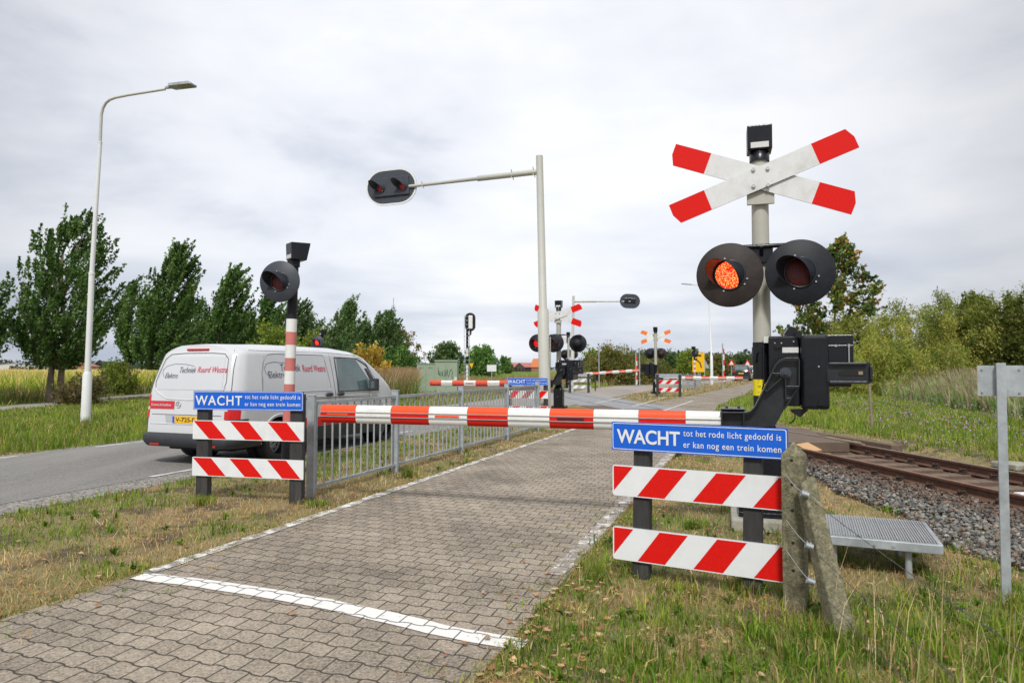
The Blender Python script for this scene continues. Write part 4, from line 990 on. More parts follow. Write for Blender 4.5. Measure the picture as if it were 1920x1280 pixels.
# far wood on the horizon
def belt(name, X, Y, hh, wd, pal, per, ls, seed):
    r = np.random.default_rng(seed); n = len(X) * per
    k = np.repeat(np.arange(len(X)), per)
    u = r.normal(0, 1, (n, 3)); u /= np.linalg.norm(u, axis=1)[:, None]; u *= r.uniform(0.6, 1, (n, 1))
    C = np.stack([X[k] + u[:, 0] * wd[k], Y[k] + u[:, 1] * wd[k], np.maximum(0.3, hh[k] * (0.5 + 0.5 * u[:, 2]))], -1)
    a = r.normal(0, 1, (n, 3)); b_ = r.normal(0, 1, (n, 3)); a /= np.linalg.norm(a, axis=1)[:, None]; b_ /= np.linalg.norm(b_, axis=1)[:, None]
    V = np.stack([C - a * ls, C + b_ * ls, C + a * ls, C - b_ * ls], 1)
    cc = pal[r.integers(0, len(pal), len(X))][k] * r.uniform(0.75, 1.25, (n, 1))
    o = fastmesh(name, V, [(0, 1, 2, 3)], cc, LEAF); o['kind'] = 'stuff'
r_ = np.random.default_rng(61)
FAR = np.array([(0.05, 0.075, 0.05), (0.06, 0.085, 0.05), (0.045, 0.065, 0.05)])
a = np.radians(np.concatenate([r_.uniform(-42, -24, 90), r_.uniform(-24, -8, 60)])); d = r_.uniform(520, 640, len(a))
belt("far_wood", np.sin(a) * d, np.cos(a) * d, r_.uniform(4, 9, len(a)), r_.uniform(6, 13, len(a)), FAR, 90, 1.1, 1)
a = np.radians(r_.uniform(9, 26, 120)); d = r_.uniform(300, 420, len(a))
belt("far_wood", np.sin(a) * d, np.cos(a) * d, r_.uniform(6, 11.5, len(a)), r_.uniform(5, 10, len(a)), FAR * 1.1, 110, 0.9, 2)
a = np.radians(r_.uniform(-8, 9, 60)); d = r_.uniform(900, 1200, len(a))
belt("far_wood", np.sin(a) * d, np.cos(a) * d, r_.uniform(4, 8, len(a)), r_.uniform(10, 20, len(a)), FAR * 1.3, 60, 1.5, 3)
# ------------------------------------------------------------------ level crossing barrier unit
A17 = R(17)
MX, MY = G(1434, 985).x, G(1434, 985).y
def ul(px, py, y):
    """photo point -> local (x, z) in the plane y of the near barrier's own frame"""
    bx, by = MX + y * math.sin(A17), MY + y * math.cos(A17)
    rx, ry = math.cos(A17), -math.sin(A17)
    d = ray(px, py); t = d.x / d.y
    x = (by * t - bx) / (rx - t * ry); Z = by + x * ry
    return x, H + d.z * Z / d.y
def hood_mb(Rr, L, yaw, up=0.0, thick=0.004, a0=-52, a1=232):
    mb = MB(); na, nl = 40, 6
    ax = Vector((-math.sin(R(yaw)), -math.cos(R(yaw)), math.sin(R(up))))
    for inner in (0, 1):
        vs = []
        rr = Rr - inner * thick
        for i in range(na + 1):
            a = R(a0 + (a1 - a0) * i / na)
            q = max(0.0, (math.sin(a) + 0.80) / 1.80); ln = 0.02 + L * q ** 0.75
            for j in range(nl + 1):
                s = j / nl * ln
                p = Vector((math.cos(a) * rr, 0, math.sin(a) * rr)) * (1 - 0.06 * s / L) + ax * s
                vs.append(p)
        fs = [(i * (nl + 1) + j, i * (nl + 1) + j + 1, (i + 1) * (nl + 1) + j + 1, (i + 1) * (nl + 1) + j) for i in range(na) for j in range(nl)]
        if inner: fs = [f[::-1] for f in fs]
        mb.add(vs, fs, 0, True)
        if inner == 0: outer = vs
    edge = [(outer[i * (nl + 1) + nl], vs[i * (nl + 1) + nl]) for i in range(na + 1)]
    ev = [p for pr in edge for p in pr]
    mb.add(ev, [(2 * i, 2 * i + 1, 2 * i + 3, 2 * i + 2) for i in range(na)], 0)
    return mb
def add_light(parent, x, y, z, lens, disc=M_disc, rdisc=0.305, rlens=0.130, L=0.235, yaw=30, rz=0.0, hood=True, label=None):
    p = MB().lathe([(0.0, -0.010), (rdisc - 0.006, -0.010), (rdisc, -0.004), (rdisc, 0.006), (rdisc - 0.012, 0.010), (0.16, 0.012), (0.15, 0.10), (0.11, 0.19), (0.05, 0.215), (0, 0.22)], 56)
    o = p.build("warning_light", disc, parent, (x, y, z), (0, 0, rz))
    if label: o['label'] = label
    l_ = MB().lathe([(0, -0.034), (rlens * 0.5, -0.031), (rlens * 0.86, -0.022), (rlens, -0.012)], 36).build("lens", lens, o)
    if hood:
        h_ = hood_mb(rlens + 0.012, L, yaw)
        h_.lathe([(rlens + 0.016, -0.011), (rlens + 0.016, -0.020), (rlens, -0.020), (rlens, -0.011)], 36)
        h_.build("hood", M_hood, o)
        b = MB()
        for a in (-15, -35, 105, 205, -110):
            q = Vector((math.cos(R(a)) * (rlens + 0.032), 0, math.sin(R(a)) * (rlens + 0.032)))
            b.cyl(q + Vector((0, -0.010, 0)), q + Vector((0, -0.022, 0)), 0.008, n=8)
        b.build("bolts", M_steel_l, o)
    return o
def bell_box(parent, z, rz=0.0, xoff=0):
    mb = MB()
    w = 0.115
    prof = [(-0.10, 0.0), (-0.115, 0.24), (0.17, 0.255), (0.12, 0.0)]
    vs = [(-w, a, b) for a, b in prof] + [(w, a, b) for a, b in prof]
    mb.add(vs, [(0, 1, 2, 3), (7, 6, 5, 4), (0, 4, 5, 1), (1, 5, 6, 2), (2, 6, 7, 3), (3, 7, 4, 0)])
    o = mb.build("bell_box", M_black, parent, (xoff, 0, z), (0, 0, rz), bevel=0.012)
    MB().box((0.0, -0.1045, 0.045), (0.165, 0.004, 0.055)).build("label_plate", M_label, o)
    return o
U = thing("barrier_unit", "large crossing barrier unit nearest the camera with one red light lit and red white crossbuck", "crossing barrier", (MX, MY, 0), -A17, "level crossing barrier units")
def plank(ang, y0, sy):
    mb = MB(); L2, w2, c = 0.88, 0.106, 0.05
    poly = [(-L2 + 0.0, -w2 + 2 * c - 0.0), (-L2 + c * 0.9, -w2), (L2, -w2), (L2, w2 - 2 * c), (L2 - c * 0.9, w2), (-L2, w2)]
    def clipx(poly, x0, x1):
        out = poly
        for lim, sg in ((x0, 1), (x1, -1)):
            res = []
            for i in range(len(out)):
                a, b = out[i], out[(i + 1) % len(out)]
                ia, ib = (a[0] - lim) * sg >= 0, (b[0] - lim) * sg >= 0
                if ia: res.append(a)
                if ia != ib:
                    t = (lim - a[0]) / (b[0] - a[0]); res.append((lim, a[1] + (b[1] - a[1]) * t))
            out = res
        return out
    ca, sa = math.cos(R(ang)), math.sin(R(ang))
    rt = lambda P: [(p[0] * ca - p[1] * sa, p[0] * sa + p[1] * ca) for p in P]
    for (a, b, m) in ((-2, -0.52, 1), (-0.52, 0.52, 0), (0.52, 2, 1)):
        mb.prism(rt(clipx(poly, a, b)), y0, y0 + 0.012, m, 2)
    # translucent sheeting shows paler on the back
    return mb
cx_, cz_ = ul(1430, 333, -0.14)
pl1 = plank(20.5, 0, 1); o = pl1.build("crossbuck_plank", [M_plank, M_red, M_steel], U, (0.0, -0.155, cz_))
b = MB()
for dx, dz in ((-0.065, 0.06), (0.065, 0.06), (-0.065, -0.10), (0.065, -0.10)):
    b.cyl((dx, -0.018, dz + 0.02), (dx, 0, dz + 0.02), 0.018, n=10)
for dx, dz in ((0.55, 0.245), (-0.50, 0.0)):
    pass
b.build("bolts", M_steel_l, o)
pl2 = plank(-20.5, 0, 1); pl2.build("crossbuck_plank", [M_plank, M_red, M_steel], U, (0.0, -0.135, cz_))
MB().box((0, -0.10, cz_ - 0.17), (0.25, 0.03, 0.16)).box((0, -0.105, cz_ + 0.1), (0.2, 0.03, 0.06)).build("clamp", M_mast, U, bevel=0.004)
# mast
ztop = ul(1426, 296, 0)[1]
mb = MB(); mb.cyl((0, 0, 1.70), (0, 0, ztop), 0.083, 0.078, 32)
mb.build("mast", M_mast, U)
mb = MB(); mb.lathe([(0.093, 0), (0.093, 0.09), (0.07, 0.10), (0, 0.10)], 28)
mb.build("collar", M_black, U, (0, 0, ztop - 0.045), (R(90), 0, 0))
bell_box(U, ztop + 0.055)
# lamps
yl = -0.27
x1_, z1_ = ul(1368, 517, yl); x2_, z2_ = ul(1500, 509, yl)
zl = (z1_ + z2_) / 2
add_light(U, x1_, yl, zl, M_lens_lit, M_disc_warm, label="lit round warning light with brownish faded backing disc")
add_light(U, x2_, yl, zl, M_lens_off, M_disc)
mb = MB(); mb.tube([(x1_, -0.12, zl + 0.25), (x1_ + 0.03, -0.12, zl + 0.285), (x2_ - 0.03, -0.12, zl + 0.285), (x2_, -0.12, zl + 0.25)], 0.022, 12)
mb.box((0, -0.095, zl + 0.20), (0.21, 0.035, 0.14))
mb.cyl((0, -0.11, zl + 0.2), (0, -0.16, zl + 0.28), 0.018)
for xx in (x1_, x2_): mb.cyl((xx, -0.12, zl + 0.27), (xx, -0.12, zl), 0.02)
mb.build("lamp_bracket", M_black, U, bevel=0.004)
# lower column, base
mb = MB()
mb.cyl((0, 0, 0.95), (0, 0, 1.76), 0.088, n=28)
mb.build("lower_mast", M_black, U)
mb = MB()
pr = [(-0.16, -0.14), (-0.16, 0.14), (-0.11, 0.19), (0.11, 0.19), (0.16, 0.14), (0.16, -0.14), (0.11, -0.19), (-0.11, -0.19)]
def ring(z, s): return [(x * s, y * s, z) for x, y in pr]
lv = [(0.16, 1.0), (0.80, 1.0), (0.98, 0.62), (1.12, 0.60)]
vs = [v for z, s in lv for v in ring(z, s)]
mb.add(vs, [(i * 8 + k, i * 8 + (k + 1) % 8, (i + 1) * 8 + (k + 1) % 8, (i + 1) * 8 + k) for i in range(3) for k in range(8)] + [tuple(range(24, 32))])
mb.build("base_column", M_black, U, bevel=0.006)
mb = MB(); mb.box((0.02, 0, 0.14), (0.52, 0.46, 0.05)); mb.box((-0.02, -0.01, 0.19), (0.44, 0.40, 0.05))
for a in (-1, 1):
    for c in (-1, 1):
        mb.box((a * 0.2 + 0.02, c * 0.17, 0.21), (0.09, 0.07, 0.05)); mb.cyl((a * 0.2 + 0.02, c * 0.17, 0.2), (a * 0.2 + 0.02, c * 0.17, 0.265), 0.016, n=8)
mb.build("base_plate", M_black, U, bevel=0.008)
MB().box((0.05, 0.0, 0.05), (0.72, 0.66, 0.13)).build("footing", M_concrete_l, U, bevel=0.02)
# sticker
mb = MB(); n = 16
za, zb = ul(1424, 741, 0)[1], ul(1424, 711, 0)[1]
vs = [(math.cos(R(150 + 130 * i / n)) * 0.0905, math.sin(R(150 + 130 * i / n)) * 0.0905, z) for z in (za, zb) for i in range(n + 1)]
mb.add(vs, [(i, i + 1, n + 2 + i, n + 1 + i) for i in range(n)], 0, True)
st = mb.build("yellow_sticker", M_yellow, U)
mb = MB()
for k, (zz, l) in enumerate(((0.93, 6), (0.80, 4), (0.60, 8), (0.52, 8), (0.2, 5))):
    z = za + (zb - za) * zz
    vs = [(math.cos(R(236 + 3.0 * i)) * 0.0912, math.sin(R(236 + 3.0 * i)) * 0.0912, z + dz) for dz in (0, 0.004) for i in range(l)]
    mb.add(vs, [(i, i + 1, l + i + 1, l + i) for i in range(l - 1)])
mb.build("print_lines", M_dark, st)
# drive box: flat left bay and deeper right cover
bx0, bzt = ul(1441, 629, -0.2); bx1 = ul(1501, 690, -0.24)[0]; bx2 = ul(1556, 690, -0.27)[0]; bzb = ul(1500, 767, -0.24)[1]
mb = MB(); mb.box(((bx0 + bx1) / 2, 0.03, (bzt + bzb) / 2 + 0.01), (bx1 - bx0, 0.46, bzt - bzb - 0.03))
o = mb.build("drive_box", M_black, U, bevel=0.016, seg=3)
mb = MB(); mb.box(((bx1 + bx2) / 2, 0.17, (bzt + bzb) / 2), (bx2 - bx1 - 0.004, 0.89, bzt - bzb)); mb.build("cover", M_black, o, bevel=0.035, seg=4)
lx, lz = ul(1482, 656, -0.21)
MB().box((lx, -0.203, lz), (0.14, 0.006, 0.05)).build("label_plate", M_label, o)
mb = MB()
for px, py in ((1453, 643), (1465, 643), (1488, 640), (1533, 687)):
    q = ul(px, py, -0.2); yy = -0.2 if px < 1500 else -0.275
    mb.cyl((q[0], yy, q[1]), (q[0], yy - 0.008, q[1]), 0.008, n=8)
mb.build("screws", M_steel_l, o)
def lp(pts, y): return [ul(1340 + a / 4.92, 600 + b_ / 4.92, y) for a, b_ in pts]
mb = MB()
mb.prism(lp([(645, 120), (680, 66), (735, 66), (760, 95), (800, 110), (805, 150), (650, 140)], -0.1), -0.12, 0.02)
mb.prism(lp([(740, 160), (750, 115), (775, 98), (800, 120), (805, 160)], -0.24), -0.26, -0.2)
mb.prism(lp([(545, 255), (570, 180), (600, 180), (615, 255)], -0.2), -0.225, -0.19)
mb.prism(lp([(945, 785), (965, 735), (990, 735), (1005, 785)], -0.28), -0.295, -0.27)
mb.prism(lp([(700, 825), (860, 825), (790, 888), (770, 888)], -0.15), -0.2, 0.0)
mb.build("latches", M_black, o, bevel=0.004)
mb = MB(); q = [ul(1340 + a / 4.92, 600 + b_ / 4.92, -0.1) for a, b_ in ((700, 835), (740, 860), (742, 905), (715, 940), (690, 950))]
mb.tube([(a, -0.1, c) for a, c in q], 0.006, 8); mb.build("cable", M_black, o)
mb = MB(); q = [ul(1340 + a / 4.92, 600 + b_ / 4.92, -0.16) for a, b_ in ((470, 180), (455, 215), (452, 400), (462, 560), (440, 640))]
mb.tube([(a, -0.14, c) for a, c in q], 0.008, 8); mb.box((q[0][0] + 0.005, -0.14, q[0][1]), (0.045, 0.05, 0.06), 1); mb.build("conduit", [M_black, M_label], o)
q = lp([(345, 250), (420, 250), (420, 290), (385, 310), (375, 390), (345, 390)], -0.05)
mb = MB().prism(q, -0.09, 0.03); mb.build("mast_clamp", M_black, U, bevel=0.004)
# lever arm casting (side plate with ribs)
y0, y1 = -0.36, -0.24
out = [(60, 850), (290, 855), (330, 840), (370, 800), (420, 700), (470, 600), (520, 500), (560, 415), (600, 375), (650, 352), (765, 350), (778, 372), (778, 610), (700, 720), (640, 830), (575, 950), (550, 985), (500, 985), (60, 985)]
mb = MB(); mb.prism(lp(out, y0), y0 + 0.03, y1)
def rib(P, y, w=0.013, d=0.045):
    q = lp(P, y)
    for a, b_ in zip(q, q[1:]):
        v = Vector((b_[0] - a[0], b_[1] - a[1])); L_ = v.length; an = math.atan2(v.y, v.x)
        mb.box(((a[0] + b_[0]) / 2, y - d / 2 + 0.008, (a[1] + b_[1]) / 2), (L_ + w * 0.8, d, w), 0, Matrix.Rotation(-an, 3, 'Y'))
rib([(55, 850), (290, 852), (335, 838), (375, 795), (425, 698), (475, 595), (524, 495), (562, 412), (602, 372), (652, 352), (767, 352), (776, 372), (776, 612), (702, 718), (700, 718), (655, 722), (650, 540)], y0)
rib([(776, 612), (640, 820)], y0); rib([(525, 490), (600, 495)], y0); rib([(650, 612), (775, 612)], y0); rib([(610, 540), (480, 655), (455, 640)], y0)
rib([(66, 850), (66, 985)], y0); rib([(268, 850), (268, 985)], y0)
q = ul(1340 + 650 / 4.92, 600 + 487 / 4.92, y0)
lever = mb.build("lever_arm", M_cast, U, bevel=0.003)
mb = MB()
for rr, dy in ((0.05, -0.035), (0.034, -0.055), (0.018, -0.075)):
    mb.cyl((q[0], y0 + dy, q[1]), (q[0], y0 + 0.06, q[1]), rr, n=24 if rr > 0.02 else 6)
mb.build("pivot_bolt", M_head, lever, bevel=0.002)
# clamp block that carries the boom
xa, zt_ = ul(1352, 770, -0.33); xb = ul(1397, 770, -0.33)[0]
BZ = 1.005
mb = MB(); mb.box(((xa + xb) / 2, -0.24, BZ + 0.125), (xb - xa, 0.26, 0.014)); mb.box(((xa + xb) / 2, -0.24, BZ - 0.125), (xb - xa, 0.26, 0.014))
mb.box(((xa + xb) / 2, -0.135, BZ), (xb - xa, 0.02, 0.24))
for dx in (0.05, 0.16):
    mb.cyl((xa + dx, -0.30, BZ + 0.13), (xa + dx, -0.30, BZ + 0.145), 0.014, n=6); mb.cyl((xa + dx, -0.20, BZ + 0.13), (xa + dx, -0.20, BZ + 0.145), 0.014, n=6)
mb.build("boom_clamp", M_hood, U, bevel=0.004)
# counterweight
q0 = ul(1553, 679, -0.3); q1 = ul(1637, 720, -0.3); 
def rr_(x0, z0, x1, z1, r, n=5):
    P = []
    for cx, cz, a in ((x1 - r, z1 - r, 0), (x0 + r, z1 - r, 90), (x0 + r, z0 + r, 180), (x1 - r, z0 + r, 270)):
        P += [(cx + r * math.cos(R(a + 90 * i / n)), cz + r * math.sin(R(a + 90 * i / n))) for i in range(n + 1)]
    return P
mb = MB(); mb.prism(rr_(q0[0] - 0.05, q1[1], q1[0], q0[1], 0.04), -0.27, -0.22)
z0_, z1_b = q1[1], q0[1]
mb.box(((q0[0] + q1[0]) / 2 - 0.02, -0.285, z0_ + 0.014), (q1[0] - q0[0] - 0.05, 0.04, 0.026)); mb.box(((q0[0] + q1[0]) / 2 - 0.02, -0.285, z1_b - 0.014), (q1[0] - q0[0] - 0.05, 0.04, 0.026))
mb.box((q1[0] - 0.012, -0.285, (z0_ + z1_b) / 2), (0.024, 0.04, z1_b - z0_ - 0.07))
mb.build("counterweight_arm", M_cast, U, bevel=0.006)
q2 = ul(1594, 628, -0.1); q3 = ul(1594, 730, -0.1)
mb = MB()
for k in range(9):
    mb.box(((bx2 + q2[0]) / 2, -0.16 + k * 0.09, (q2[1] + z1_b) / 2 + 0.0), (q2[0] - bx2 + 0.02, 0.078, q2[1] - z1_b))
mb.box(((bx2 + q2[0]) / 2, 0.2, (q3[1] + q2[1]) / 2 - 0.02), (q2[0] - bx2 - 0.01, 0.70, q2[1] - q3[1] - 0.09))
mb.box(((bx2 + q2[0]) / 2, -0.18, q2[1] - 0.10), (q2[0] - bx2 + 0.03, 0.05, 0.014))
cw = mb.build("counterweight", M_black, U, bevel=0.01)
mb = MB(); s_ = ul(1567, 648, -0.2); s2_ = ul(1591, 655, -0.2)
mb.cyl((s_[0], -0.2, s_[1]), (s_[0], -0.212, s_[1]), 0.012, n=8); mb.cyl((s2_[0], -0.215, s2_[1] + 0.02), (s2_[0], -0.215, z1_b), 0.007, n=8); mb.cyl((s2_[0], -0.215, s2_[1] + 0.05), (s2_[0], -0.215, s2_[1] + 0.02), 0.012, n=6)
mb.build("bolts", M_steel_l, cw)
s_ = ul(1600, 699, -0.28)
mb = MB(); mb.prism(rr_(s_[0] - 0.12, s_[1] - 0.022, s_[0] + 0.10, s_[1] + 0.022, 0.018), -0.276, -0.268, 0); mb.box((s_[0] + 0.06, -0.278, s_[1]), (0.035, 0.004, 0.03), 1)
mb.build("slot", [M_gap, M_timber], cw)
# boom
def boom_mesh(cuts_):
    mb = MB(); nseg = len(cuts_) - 1; L = -cuts_[0]; hh, dd = 0.1, 0.055
    prof = []
    N_ = 9
    for i in range(N_ + 1):                                   # front face from the rail upwards, over the top, down the back, round the bottom
        a = R(0 + 180 * i / N_); prof.append((-math.cos(a) * dd, 0.024 + (hh - 0.024) * math.sin(a) ** 0.75))
    for i in range(N_ + 1):
        a = R(180 + 180 * i / N_); prof.append((-math.cos(a) * dd, -0.024 - (hh - 0.024) * abs(math.sin(a)) ** 0.75))
    n = len(prof)
    for s in range(nseg):
        x0, x1 = cuts_[s] + (0.003 if s else 0), cuts_[s + 1]
        vs = [(x, y, z) for x in (x0, x1) for y, z in prof]
        colr = 1 if s % 2 == 0 else 0
        colb = 5 if colr else 0  # lower half gets the darker foil: shade under overhead light, painted in
        fs, ms = [], []
        for k in range(n):
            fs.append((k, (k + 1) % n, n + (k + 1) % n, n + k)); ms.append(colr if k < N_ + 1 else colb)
        mb.add(vs, fs, ms, True)
        if s == 0: mb.add([v for v in vs[:n]], [tuple(range(n))[::-1]], colr)
        # flat reflective band between the rails
        mb.box(((x0 + x1) / 2, -dd - 0.001, 0), (x1 - x0, 0.004, 0.034), 4 if colr else 0)
    for z in (0.024, -0.024):
        mb.box((-L / 2, -dd - 0.003, z), (L, 0.012, 0.009), 2); mb.box((-L / 2, dd + 0.003, z), (L, 0.012, 0.009), 2)
    mb.box((-L / 2, dd + 0.001, 0), (L, 0.004, 0.034), 0)
    return mb
bx = xa + 0.01
CUTS = [ul(px, 781, -0.36)[0] - bx for px in (600.8, 666, 732, 803, 875.5, 951.5, 1030, 1112, 1196.6, 1285)] + [0.0]
bm_ = boom_mesh(CUTS)
boom = bm_.build("boom", [M_white, M_orange, M_alu, M_hood, M_red, M_orange_shade], U, (bx, -0.305, BZ))
for s, m, f0, f1 in ((0, 1, 0.2, 0.8), (3, 1, 0.18, 0.8), (6, 0, 0.18, 0.80)):
    x0 = CUTS[s]; sw = CUTS[s + 1] - CUTS[s]
    MB().box((x0 + sw * (f0 + f1) / 2, -0.062, 0), (sw * (f1 - f0), 0.008, 0.02), m).build("boom_lamp", [M_hood, M_orange], boom)

# the other three units
P2 = G(1048, 774)
U2 = dup(U, (P2.x, P2.y, 0), -A17, "middle crossing barrier unit just right of the tall cantilever pole, with four round lamps")
lit = [c for c in U2.children if c.name.startswith("warning_light")]
for c in lit:
    c.location.x -= 0.36; c.location.y -= 0.12
    if 'label' in c:
        del c['label']
        for g in c.children:
            if g.name.startswith("lens"): g.data = g.data.copy(); g.data.materials[0] = M_lens_dim
        c.data = c.data.copy(); c.data.materials[0] = M_disc
add_light(U2, -0.26, 0.30, zl, M_lens_off, rz=R(180), yaw=0)
add_light(U2, 0.62, 0.27, zl, M_lens_off, rz=R(180), yaw=0)
P3 = G(1230, 742)
U3 = dup(U, (P3.x, P3.y, 0), R(180) - A17, "far crossing barrier unit on the right, seen from behind with orange tipped crossbuck")
for c in U3.children:
    if c.name.startswith("crossbuck_plank"):
        c.data = c.data.copy(); c.data.materials[1] = M_orange_back; c.data.materials[0] = M_white
    if c.name.startswith("warning_light"):
        for g in c.children:
            if g.name.startswith("lens"): g.data = g.data.copy(); g.data.materials[0] = M_lens_off
        if 'label' in c: del c['label']
P4 = (46 * (1066 - 960) / F, 46, 0.12)
U4 = dup(U, P4, R(180) - A17, "farthest barrier unit, mostly hidden behind the middle one, its boom pointing right")
for c in U4.children:
    if c.name.startswith("boom") and not c.name.startswith("boom_c"): c.rotation_euler = (0, R(4), 0)
    if c.name.startswith("warning_light") and 'label' in c: del c['label']

# ------------------------------------------------------------------ cantilever signal
CP = G(1023, 793)
def cantilever():
    t = thing("cantilever_signal", "tall grey pole with a long arm carrying two hooded lamps over the road", "traffic signal", (CP.x, CP.y, 0), -A17, "cantilever signals")
    zs = 3.15
    lean = -0.022
    mb = MB()
    mb.tube([(0, 0, 0), (lean * zs, 0, zs - 0.02), (lean * zs, 0, zs + 0.06), (lean * 7.55, 0, 7.55)], [0.165, 0.155, 0.112, 0.098], 28)
    mb.lathe([(0, 0), (0.1, 0)], 4) if False else None
    mb.build("pole", M_pole, t)
    MB().box((0.15, -0.03, 2.0), (0.012, 0.09, 0.8)).build("door_strip", M_pole, t, bevel=0.003)
    za = 7.10; x0 = lean * 7
    a0 = Vector((x0 - 0.08, 0, za)); e = Vector((x0 - 4.68, 0, za - 0.12)); m1 = a0.lerp(e, 0.39)
    mb = MB(); mb.tube([a0, m1, m1 + (e - a0) * 0.003, e], [0.085, 0.08, 0.055, 0.045], 20)
    for f in (0.02, 0.16, 0.77):
        q = a0.lerp(e, f); r = 0.105 if f < 0.5 else 0.07
        for k in range(4):
            a = R(45 + 90 * k); v = Vector((0, math.cos(a), math.sin(a)))
            mb.cyl(q + v * 0.05, q + v * r * 1.6, 0.012, n=6)
    mb.build("arm", M_pole, t)
    hd = e + Vector((0.05, -0.06, 0.03))
    # stadium head
    def stad(hw, r, n=14):
        return [(hw + r * math.cos(R(-90 + 180 * i / n)), r * math.sin(R(-90 + 180 * i / n))) for i in range(n + 1)] + [(-hw + r * math.cos(R(90 + 180 * i / n)), r * math.sin(R(90 + 180 * i / n))) for i in range(n + 1)]
    mb = MB(); mb.prism(stad(0.25, 0.555), -0.012, 0.012, 0)
    o_ = stad(0.25, 0.555); i_ = stad(0.25, 0.50); n = len(o_)
    mb.add([(p[0], -0.016, p[1]) for p in o_] + [(p[0], -0.016, p[1]) for p in i_], [(k, (k + 1) % n, n + (k + 1) % n, n + k) for k in range(n)], 1)
    mb.add([(p[0], -0.016, p[1]) for p in o_] + [(p[0], 0.016, p[1]) for p in o_], [(k, n + k, n + (k + 1) % n, (k + 1) % n) for k in range(n)], 1)
    head = mb.build("signal_head", [M_head, M_lamp_white], t, tuple(hd), (0, R(-3.5), R(8)))
    MB().box((0.02, -0.04, 0), (1.1, 0.05, 0.56)).build("lamp_panel", M_head, head, bevel=0.01)
    MB().box((0, 0.05, 0.05), (0.9, 0.08, 0.35)).build("rear_housing", M_black, head, bevel=0.02)
    for sx_ in (-0.30, 0.40):
        h_ = hood_mb(0.145, 0.38, 34, up=6, a0=-75, a1=255)
        h_.build("hood", M_head, head, (sx_, -0.065, -0.02))
        MB().lathe([(0, -0.05), (0.08, -0.04), (0.13, 0.0)], 28).build("lens", pm("lens_weak", (0.30, 0.02, 0.025), 0.15, emit=0.05), head, (sx_, -0.07, -0.02))
    return t
CT = cantilever()
# a few pixels of perspective make it lean: keep pole upright in its own frame
C2 = dup(CT, (45 * (1072 - 960) / F, 45, 0), R(180) - A17, "far cantilever signal across the tracks, its lamp head seen from behind")
C2.scale = (0.80, 0.84, 0.84)

# ------------------------------------------------------------------ small warning light posts
WP = G(537, 892)
def warning_post():
    t = thing("warning_light_post", "striped red and white post with one unlit round light, beside the white van", "warning light", (WP.x, WP.y, 0), 0, "small warning light posts", tilt=(0, 1.2))
    mb = MB(); mb.cyl((0, 0, 0), (0, 0, 0.74), 0.082, n=24)
    mb.build("pole_base", M_black, t)
    mb = MB(); z = 0.74; k = 0
    while z < 2.21:
        mb.cyl((0, 0, z), (0, 0, z + 0.184), 0.0745, n=28, m=(1, 0)[k % 2], cap=False); z += 0.184; k += 1
    mb.build("striped_sleeve", [M_white, M_red_old], t)
    mb = MB(); mb.cyl((0, 0, z), (0, 0, 2.98), 0.07, n=24); mb.cyl((0, 0, 2.96), (0, 0, 3.05), 0.088, n=24)
    mb.cyl((0, 0, 2.72), (-0.10, -0.16, 2.72), 0.03)
    mb.build("upper_pole", M_disc, t)
    bell_box(t, 3.05, R(-52), 0.03)
    add_light(t, -0.12, -0.2, 2.72, M_lens_off, disc=M_head, rdisc=0.29, rlens=0.118, L=0.20, yaw=28, rz=R(-6))
    return t
W1 = warning_post()
W2 = dup(W1, (31 * (600 - 960) / F, 31, 0), R(2), "far small warning light with glowing red lens, peeping over the van roof")
for c in W2.children:
    if c.name.startswith("warning_light"):
        for g in c.children:
            if g.name.startswith("lens"): g.data = g.data.copy(); g.data.materials[0] = pm("lens_bright", (0.8, 0.01, 0.005), 0.2, emit=1.6, ecol=(1.0, 0.03, 0.015))
W3 = dup(W1, (54 * (1303 - 960) / F, 54, 0), R(185), "black warning light seen from behind, in front of the yellow road sign")

